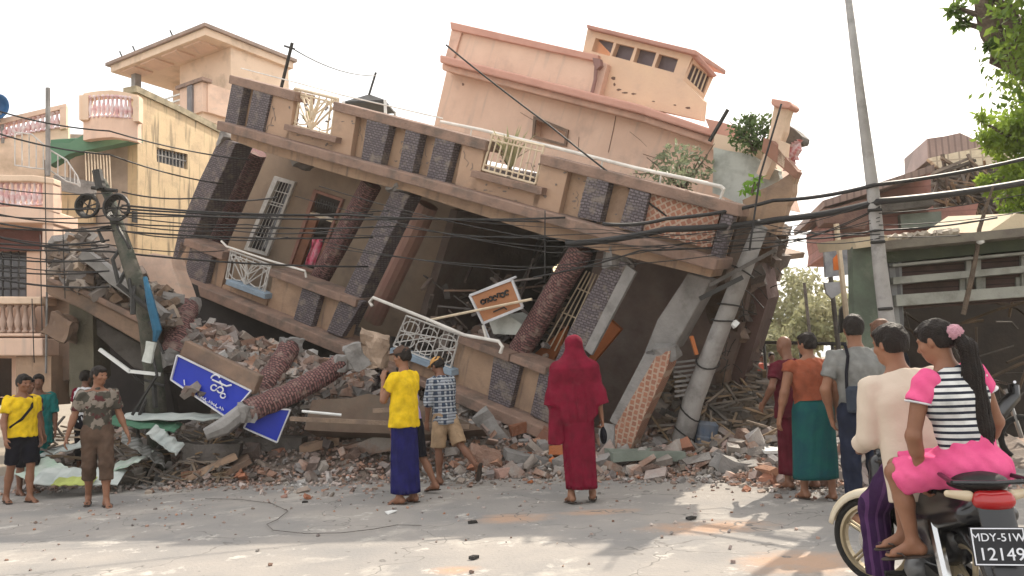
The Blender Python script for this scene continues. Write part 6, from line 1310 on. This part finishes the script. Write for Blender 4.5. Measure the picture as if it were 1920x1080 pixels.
def tree(name, lab, base, top, crowns, m, n, size, trunk_r, limbs, rg, cat='tree'):
    o = empty(name, base); tag(o, lab, cat); mb = MB(); pts = [Vector(base)] + [Vector(p) for p in top]
    mb.tube(pts, [trunk_r*(1-.65*i/(len(pts)-1)) for i in range(len(pts))], 10)
    for c, r_ in crowns[:limbs]:
        a = pts[-1].lerp(pts[-2], rg.random()*.6); c = Vector(c); mb.tube([a, a.lerp(c, .5)+V3(rg.gauss(0, .15), rg.gauss(0, .15), .1), c], [trunk_r*.35, trunk_r*.22, trunk_r*.08], 6)
    mb.build('trunk', BARKM, o, smooth=True); lf = MB(); tot = sum(r[0]*r[2] for _, r in crowns)
    for c, r_ in crowns:
        k = int(n*r_[0]*r_[2]/tot); c = Vector(c)
        for _ in range(max(3, k//26)):       # clumps
            d = Vector((rg.gauss(0, 1), rg.gauss(0, 1), rg.gauss(0, 1))).normalized()*rg.uniform(.35, .85); cc = c + Vector((d.x*r_[0], d.y*r_[1], d.z*r_[2])); leafset(lf, cc, (r_[0]*.28, r_[1]*.28, r_[2]*.24), 26, size, rg, .5)
    lf.build('crown', m, o); return o
Yt = 12.5
cr = [(at(x, y, Yt+dy), (rx, rx, rz)) for x, y, dy, rx, rz in ((1872, 250, 0, .45, .32), (1925, 262, .4, .8, .55), (1985, 220, 0, 1.0, .8), (1925, 330, .3, .5, .45), (1960, 360, 0, .8, .5), (1835, 225, 0, .22, .12), (1862, 345, .2, .28, .22), (1905, 375, .2, .35, .25), (2050, 300, .5, 1.2, 1.0), (2010, 130, .5, 1.2, .9), (2120, 200, 1, 1.4, 1.3))]
tree('street_tree', 'bright yellow green leafy tree rising behind the shed at the right edge', (9.6, 13.2, 0), [(9.5, 13.1, 3), (9.2, 12.9, 5.2)], cr, LEAF3, 24000, .125, .22, 9, rg)
# nearer tree whose bough hangs into the top right corner
Yb = 8.2
cr = [(at(x, y, Yb+dy), (rx, rx, rz)) for x, y, dy, rx, rz in ((1893, 22, .5, .22, .17), (1915, 60, .6, .16, .16), (1785, 12, .1, .17, .11), (1803, 42, .1, .10, .06), (1862, 88, -.1, .07, .07), (1815, -30, .2, .25, .12), (2040, -40, .3, .5, .4), (2060, -60, -.5, 1.1, .9), (2110, 60, -1.2, 1.2, 1.0), (2130, -240, -1, 1.5, 1.1), (2150, -200, -2, 1.6, 1.3))]  # outermost crowns, out of view, added large and dense to shade the road
OT = tree('overhanging_tree', 'large tree whose brown bough and leaves hang into the top right corner', (7.6, 7.4, 0), [(7.5, 7.4, 2.4), (7.0, 7.6, 4.0), at(1985, 190, Yb), at(1925, 120, Yb)], cr, mat('leaf_bough', (.09, .17, .03), (.20, .28, .05), sc=1.4, rough=.5, bump=0, trans=.5), 24000, .10, .26, 10, rg)
MB().tube([at(1985, 190, Yb), at(1925, 122, Yb), at(1880, 92, Yb), at(1858, 60, Yb), at(1846, 20, Yb), at(1838, -40, Yb)], [.14, .13, .12, .11, .095, .08], 9).build('bough', BARKM, OT, smooth=True)
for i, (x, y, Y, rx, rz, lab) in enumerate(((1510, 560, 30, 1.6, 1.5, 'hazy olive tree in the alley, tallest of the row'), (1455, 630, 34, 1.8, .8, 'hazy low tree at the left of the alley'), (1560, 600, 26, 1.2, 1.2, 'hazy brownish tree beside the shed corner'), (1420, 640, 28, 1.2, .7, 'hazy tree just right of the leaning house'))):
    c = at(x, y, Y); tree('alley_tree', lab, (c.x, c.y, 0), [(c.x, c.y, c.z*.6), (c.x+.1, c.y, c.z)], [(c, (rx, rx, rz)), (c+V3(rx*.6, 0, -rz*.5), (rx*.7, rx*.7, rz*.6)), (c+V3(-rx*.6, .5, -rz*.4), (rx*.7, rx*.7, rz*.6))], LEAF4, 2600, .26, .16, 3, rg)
# ------------------------------------------------------------------ litter and marks on the road
for lab, (x, y), s_, m in (('torn white paper scrap on the road in front of the navy longyi', (733, 962), .07, WHITE_), ('flat dark stone alone on the road right of the paper scrap', (886, 981), .05, IRON), ('small dark stone on the road near the bottom middle', (888, 1048), .04, IRON), ('dark pebble on the road between the left walkers and the navy longyi', (572, 943), .035, IRON), ('dark chip on the road in front of the crimson robe', (1296, 974), .05, IRON)):
    p = gnd(x, y); o = MB().rock(p+V3(0, 0, .014), s_*2.2, s_*1.4, .03, rg, Matrix.Rotation(rg.random(), 3, 'Z')).build('paper_scrap' if m is WHITE_ else 'stone', m); tag(o, lab, 'litter' if m is WHITE_ else 'stone')
pts = [gnd(x, y, .02) for x, y in ((385, 935), (450, 936), (510, 944), (540, 958), (520, 974), (500, 983), (512, 994), (570, 1000), (640, 999), (700, 992), (745, 984), (790, 985))]
o = MB().tube(pts, .004, 5).build('loose_wire', CONCD); tag(o, 'thin dark wire lying in a loose loop on the road', 'wire')
# ------------------------------------------------------------------ motorbike with two riders
BX, BY = 2.27, 4.17            # rear contact point
HEADG = HD(.14, 1.24)
MBK = empty('motorbike', (BX, BY, 0), HEADG); tag(MBK, 'black underbone motorbike with cream front mudguard and number plate, carrying two riders', 'motorbike')
Mb = MBK.matrix_basis.copy(); B = lambda x, y, z: Mb @ Vector((x, y, z))
FBK = Frame(B(0, 0, 0), Mb.to_3x3() @ Vector((1, 0, 0)), (0, 0, 1))
BLKP = mat('bike_black', (.012, .012, .014), rough=.25, bump=0, spec=.6); RUBB = mat('tyre_rubber', (.018, .017, .016), rough=.85, bump=.3); ALLOY = mat('alloy_gold', (.40, .33, .22), rough=.35, metal=.6, bump=0)
CRM = mat('bike_cream', (.62, .54, .40), rough=.3, bump=0, spec=.6); CHR = mat('chrome', (.6, .6, .6), rough=.2, metal=1, bump=0); REDL = mat('lamp_red', (.38, .008, .010), rough=.15, bump=0, spec=.7); AMB = mat('lamp_amber', (.62, .50, .34), rough=.15, bump=0, spec=.7); SEATM = mat('seat_vinyl', (.016, .015, .015), rough=.5, bump=.1)
def bb(mb, name, m, parent=None, **k): return mb.build(name, m, parent or MBK, **k)
def wheel(cy, r=.285, x=0, tw=.045):
    w_ = MB(); seg = 40; prof = [(-tw*.7, -.055), (-tw, -.03), (-tw*.8, -.008), (0, .002), (tw*.8, -.008), (tw, -.03), (tw*.7, -.055)]
    vs = [];
    for i in range(seg):
        g = 2*math.pi*i/seg
        for px_, dr in prof: vs.append(B(x+px_, cy+math.cos(g)*(r+dr), r+math.sin(g)*(r+dr)))
    n = len(prof); fs = [(i*n+j, ((i+1) % seg)*n+j, ((i+1) % seg)*n+(j+1) % n, i*n+(j+1) % n) for i in range(seg) for j in range(n)]
    t = bb(w_.add(vs, fs), 'wheel', RUBB, smooth=True)
    rim = MB(); vs = []; pr = [(-.032, -.05), (-.036, -.068), (-.02, -.08), (.02, -.08), (.036, -.068), (.032, -.05)]; n = len(pr)
    for i in range(seg):
        g = 2*math.pi*i/seg
        for px_, dr in pr: vs.append(B(x+px_, cy+math.cos(g)*(r+dr), r+math.sin(g)*(r+dr)))
    rim.add(vs, [(i*n+j, ((i+1) % seg)*n+j, ((i+1) % seg)*n+(j+1) % n, i*n+(j+1) % n) for i in range(seg) for j in range(n)])
    for k in range(5):
        g = k*2*math.pi/5+.5
        for e in (-.12, .12): rim.tube([B(x, cy+math.cos(g+e*2.5)*.03, r+math.sin(g+e*2.5)*.03), B(x, cy+math.cos(g+e*.5)*(r-.075), r+math.sin(g+e*.5)*(r-.075))], [.012, .009], 6)
    rim.tube([B(x-.05, cy, r), B(x+.05, cy, r)], .035, 14); bb(rim, 'rim', ALLOY, t, smooth=False); d_ = MB(); d_.tube([B(x-.056, cy, r), B(x-.062, cy, r)], .085, 20); bb(d_, 'brake_disc', CHR, t)
wheel(0, .285, 0, .05)
def fender(cy, r, g0, g1, w, name, m, x=0):
    mb = MB(); n = 16; prof = [(-w, -.035), (-w*.8, .0), (-w*.3, .018), (w*.3, .018), (w*.8, 0), (w, -.035)]; k = len(prof); vs = []
    for i in range(n+1):
        g = lerp(g0, g1, i/n)
        for a, d in prof: vs.append(B(x+a*(1-.35*abs(i/n-.5)), cy+math.cos(g)*(r+d), .285+math.sin(g)*(r+d)))
    mb.add(vs, [(i*k+j, (i+1)*k+j, (i+1)*k+j+1, i*k+j+1) for i in range(n) for j in range(k-1)]); return bb(mb, name, m, smooth=True, solid=.006)
STEER = Matrix.Translation((0, 1.10, 0)) @ Matrix.Rotation(R(44), 4, 'Z') @ Matrix.Translation((0, -1.10, 0)); BB0 = B
B = lambda x, y, z: Mb @ (STEER @ Vector((x, y, z)))          # the front wheel, fork and bars are turned to the left
wheel(1.24, .285, 0, .04); fender(1.24, .315, R(15), R(165), .065, 'front_mudguard', CRM)
for e in (-1, 1):
    m_ = MB(); m_.tube([B(e*.075, 1.24, .285), B(e*.075, 1.15, .62), B(e*.07, 1.10, .78)], [.02, .024, .028], 8); bb(m_, 'fork', mat('fork_cream', (.5, .44, .34), rough=.4))
    m_ = MB(); m_.tube([B(e*.02, 1.08, .97), B(e*.20, 1.06, 1.02), B(e*.34, .98, 1.0)], .014, 7); bb(m_, 'handlebar', CHR); m_ = MB(); m_.tube([B(e*.26, 1.02, 1.01), B(e*.36, .97, 1.0)], .02, 8); bb(m_, 'grip', RUBB)
    m_ = MB(); m_.tube([B(e*.24, 1.04, 1.01), B(e*.33, 1.08, 1.16)], .007, 5); bb(m_, 'mirror_stalk', IRON)
B = BB0
fender(0, .33, R(30), R(185), .075, 'rear_mudguard', BLKP)
for e in (-1, 1):
    m_ = MB(); m_.tube([B(e*.13, 0, .30), B(e*.13, .12, .62)], .03, 8); bb(m_, 'shock_absorber', CHR)
    m_ = MB(); m_.bar(B(e*.10, 0, .285), B(e*.10, .48, .33), .04, .06); bb(m_, 'swingarm', IRON)
    m_ = MB(); m_.tube([B(e*.12, .30, .26), B(e*.22, .30, .25)], .014, 6); m_.tube([B(e*.10, .62, .22), B(e*.24, .62, .22)], .016, 6); bb(m_, 'footpeg', RUBB)
b = Body(); b.cone((0, 1.08, .74), (0, 1.02, .98), .10, .12, .05, ((0, 1, 0), .7)); b.cone((-.08, .98, .55), (.08, .98, .55), .10, .10, .06, ((0, 1, 0), .5)); b.cone((-.13, .93, .36), (-.11, .98, .8), .06, .06, .05); b.cone((.13, .93, .36), (.11, .98, .8), .06, .06, .05); b.build('leg_shield', BLKP, MBK, .011)
b = Body(); b.ell((0, 1.09, 1.0), (.11, .09, .085), .03); b.ell((0, 1.02, 1.03), (.13, .08, .05), .03); b.build('headlight_cowl', mat('cowl_grey', (.12, .12, .12), rough=.3, bump=0), MBK, .011)
b = Body(); b.cone((0, -.22, .74), (0, .35, .66), .085, .12, .05); b.cone((0, .35, .6), (0, .9, .48), .10, .08, .05); b.cone((0, .2, .5), (0, .55, .32), .13, .11, .05); b.cone((-.10, -.2, .70), (-.09, .35, .56), .045, .07, .05); b.cone((.10, -.2, .70), (.09, .35, .56), .045, .07, .05); b.build('body_shell', BLKP, MBK, .012)
b = Body(); b.cone((0, -.20, .855), (0, .1, .835), .11, .13, .05, ((0, 0, 1), .45)); b.cone((0, .1, .835), (0, .55, .75), .13, .10, .05, ((0, 0, 1), .45)); b.build('seat', SEATM, MBK, .011)
b = Body(); b.cone((0, .35, .33), (0, .6, .30), .10, .09, .04); b.cone((-.12, .4, .30), (-.08, .45, .30), .08, .09, .02); b.cone((0, .62, .38), (0, .78, .42), .06, .05, .02); b.build('engine', mat('engine_grey', (.16, .16, .16), rough=.4, metal=.5), MBK, .012)
m_ = MB(); m_.tube([B(.14, .5, .22), B(.16, .2, .26), B(.17, -.28, .34)], [.025, .05, .045], 10); bb(m_, 'exhaust', CHR)
m_ = MB(); m_.tube([B(-.18, -.30, .87), B(-.14, -.02, .88), B(-.14, .05, .76)], .012, 6); m_.tube([B(.18, -.30, .87), B(.14, -.02, .88), B(.14, .05, .76)], .012, 6); m_.tube([B(-.18, -.30, .87), B(0, -.34, .87), B(.18, -.30, .87)], .012, 6); bb(m_, 'grab_rail', BLKP)
b = Body(); b.cone((-.05, -.285, .785), (.05, -.285, .785), .044, .044, .03); b.ell((0, -.30, .775), (.09, .042, .04), .02); tl = b.build('tail_lamp', REDL, MBK, .007)
for e in (-1, 1): b = Body(); b.cone((e*.10, -.265, .80), (e*.185, -.245, .81), .026, .018, .012); b.build('indicator', AMB, MBK, .006)
b = Body(); b.cone((0, -.30, .74), (0, -.40, .45), .085, .075, .03, ((0, 1, 0), .3)); b.build('plate_hanger', BLKP, MBK, .009)
PLF = Frame(B(-.055, -.43, .60), Mb.to_3x3() @ Vector((1, -.1, 0)), Mb.to_3x3() @ Vector((0, .22, 1)))
pl = MB(); pl.box(PLF, -.115, .115, -.085, .085, -.008, 0); plo = bb(pl, 'number_plate', mat('plate_black', (.015, .015, .018), rough=.4, bump=0), bevel=.003)
for u0, u1, v0, v1 in ((-.11, .11, .076, .081), (-.11, .11, -.081, -.076), (-.11, -.105, -.0755, .0755), (.105, .11, -.0755, .0755)): bb(MB().box(PLF, u0, u1, v0, v1, .0005, .003), 'plate_border', WT, plo)
def text(s_, F, u, v, size, m, par, ex=.002):
    c = bpy.data.curves.new('text', 'FONT'); c.body = s_; c.size = size; c.extrude = ex; c.align_x = 'CENTER'; c.align_y = 'CENTER'; t = bpy.data.objects.new('text', c); S.collection.objects.link(t)
    dg = bpy.context.evaluated_depsgraph_get(); me = bpy.data.meshes.new_from_object(t.evaluated_get(dg)); bpy.data.objects.remove(t)
    mm = F.m.copy(); mm.translation = F.P(u, v, .002); me.materials.clear(); me.materials.append(m); o = bpy.data.objects.new('plate_lettering', me); S.collection.objects.link(o); o.parent = par; o.matrix_parent_inverse = parent_m(par).inverted(); o.matrix_basis = mm; return o
text('MDY-51W', PLF, 0, .038, .050, WT, plo); text('12149', PLF, .004, -.036, .078, WT, plo)
# driver
f = Fig('driver in a loose beige long sleeved shirt and dark purple trousers astride the motorbike', B(.0, .50, .02), HEADG+R(4), 1.0, pelvis=(-.03, 0, .84), spine=(-.12, .10, 1), armL=((-.08, .10, -1), (.10, .95, -.30)), armR=((.32, .3, -.85), (-.0, .95, .0)), legL=((-.17, .66, -.62), (-.02, -.10, -1)), legR=((.30, .62, -.62), (.05, -.12, -1)), look=(28, -6), footL=(-.1, 1, -.02), footR=(.1, 1, -.02), girth=.98)
f.body(SK, .009, curl=(1.1, 1.1)); f.hair(HAIR, h=.006); f.shirt(BEI, 1.85, .028, -.19, h=.008, folds=.0018, collar=True, loose=.045); f.shorts(PURP, 1.94, flare=.085, end=.082, name='trousers', h=.009); f.sandals(SAN)
# passenger, sitting sideways
f = Fig('passenger in striped top and bright pink skirt with a long ponytail, riding side saddle', B(.04, .0, .075), HEADG, .92, pelvis=(.0, .0, .92), spine=(-.15, .03, 1), yaw=12, hipyaw=60, armL=((-.26, -.02, -1), (.22, .30, -1), (.1, .35, -1)), armR=((.34, .15, -1), (-.05, .55, -.7)), legL=((-.80, .58, -.16), (.16, -.05, -1)), legR=((-.85, .40, -.10), (.05, .1, -1)), look=(34, -14), footL=(-.85, .4, -.15), footR=(-.85, .5, -.15), legscale=.93)
f.body(SK, .008, curl=(.9, .7)); f.hair(HAIR, h=.006); s_ = f.s
f.shirt(STR, 0, .016, -.0, h=.008, folds=.004)
for sd_ in (-1, 1):
    b = Body(); e = f.sh[sd_]*.66+f.el[sd_]*.34; b.cone(f.sh[sd_]+(f.nk-f.sh[sd_])*.22, e, .070, .067, .03, flat1=True)
    b.build('sleeve', PINK, f.root, .007, lambda X, Y, Z: .004*np.sin(X*60+Z*50)); b = Body(); b.cone(f.sh[sd_]*.68+f.el[sd_]*.32, f.sh[sd_]*.64+f.el[sd_]*.36, .070, .070, .01, flat0=True, flat1=True); b.build('sleeve_hem', WHITE, f.root, .006)
b = Body(); b.cone(f.pel+(-.01, 0, .07), f.pel+(0, 0, -.02), .135, .16, .05, ((0, 1, 0), .8)); b.cone(f.pel+(-.04, 0, -.03), f.pel+(.03, -.02, -.03), .15, .15, .05, ((0, 0, 1), .7))
for sd_ in (-1, 1): b.cone(f.hp[sd_], f.hp[sd_]*.06+f.kn[sd_]*.94, .090, .074, .05, flat1=True); b.cone(f.hp[sd_]*.5+f.kn[sd_]*.5+(0, 0, -.03), f.hp[sd_]*.10+f.kn[sd_]*.90+(0, 0, -.05), .065, .07, .05, flat1=True)
b.build('skirt', PINK, f.root, .008, lambda X, Y, Z: .007*np.sin(X*34+Y*40+Z*16)*np.sin(Z*30-Y*12)+.003*np.sin(X*80+Z*60))
b = Body(); b.ell(f.H(.0, -.115, .015), (.052, .045, .045), .01, f.hm); b.build('scrunchie', mat('scrunchie_pink', (.80, .42, .50), sc=30, bump=.5), f.root, .006, lambda X, Y, Z: .005*np.sin(X*230)*np.sin(Z*210))
b = Body(); p0 = f.H(0, -.13, .0); P = [p0, p0+(.03, -.035, -.07), p0+(.045, -.03, -.20), p0+(.06, -.02, -.36), p0+(.075, -.03, -.48), p0+(.085, -.035, -.56)]; rd = [.028, .044, .052, .052, .045, .026]
for i in range(5): b.cone(P[i], P[i+1], rd[i], rd[i+1], .02, ((0, 1, 0), .7))
b.build('ponytail', HAIR, f.root, .006, lambda X, Y, Z: .003*np.sin(X*420+Z*12)+.002*np.sin(X*190+Z*25)); f.sandals(SAN)
# motorbike parked in the shed shadow
o = empty('parked_motorbike', (6.1, 10.6, 0)); tag(o, 'dark motorbike parked in the shadow of the shed', 'motorbike'); m_ = MB()
for cx in (-.55, .65):
    ts = MB(); ts.tube([V3(6.1+cx*.9+.28*math.cos(g), 10.6+cx*.3, .29+.28*math.sin(g)) for g in [k*math.pi/10 for k in range(21)]], .04, 7, False); ts.build('wheel', RUBB, o, smooth=True)
m_ = MB(); m_.tube([V3(5.55, 10.4, .75), V3(6.0, 10.6, .8), V3(6.3, 10.68, .62), V3(6.6, 10.75, .85), V3(6.62, 10.76, 1.0)], [.08, .12, .13, .09, .07], 9); m_.build('body', BLKP, o, smooth=True); MB().tube([V3(6.45, 10.45, 1.05), V3(6.6, 10.76, 1.0), V3(6.55, 11.05, 1.05)], .02, 6).build('handlebar', CHR, o); MB().tube([V3(6.5, 10.75, .95), V3(6.68, 10.8, .3)], .03, 6).build('fork', CHR, o)
# ------------------------------------------------------------------ air
m_ = MB(); Fz = Frame((0, 0, 0), (1, 0, 0), (0, 0, 1)); m_.box(Fz, -30, 30, -1, 16, -110, 5)
hz = m_.build('haze', bpy.data.materials.new('haze')); hm = hz.data.materials[0]; hm.use_nodes = True; hn = hm.node_tree.nodes; hn.remove(hn['Principled BSDF'])
pv = hn.new('ShaderNodeVolumePrincipled'); pv.inputs['Color'].default_value = (1, .96, .9, 1); pv.inputs['Density'].default_value = .001; pv.inputs['Anisotropy'].default_value = .3
hm.node_tree.links.new(pv.outputs[0], hn['Material Output'].inputs['Volume']); tag(hz, 'thin pale haze filling the street', 'haze', kind='stuff')
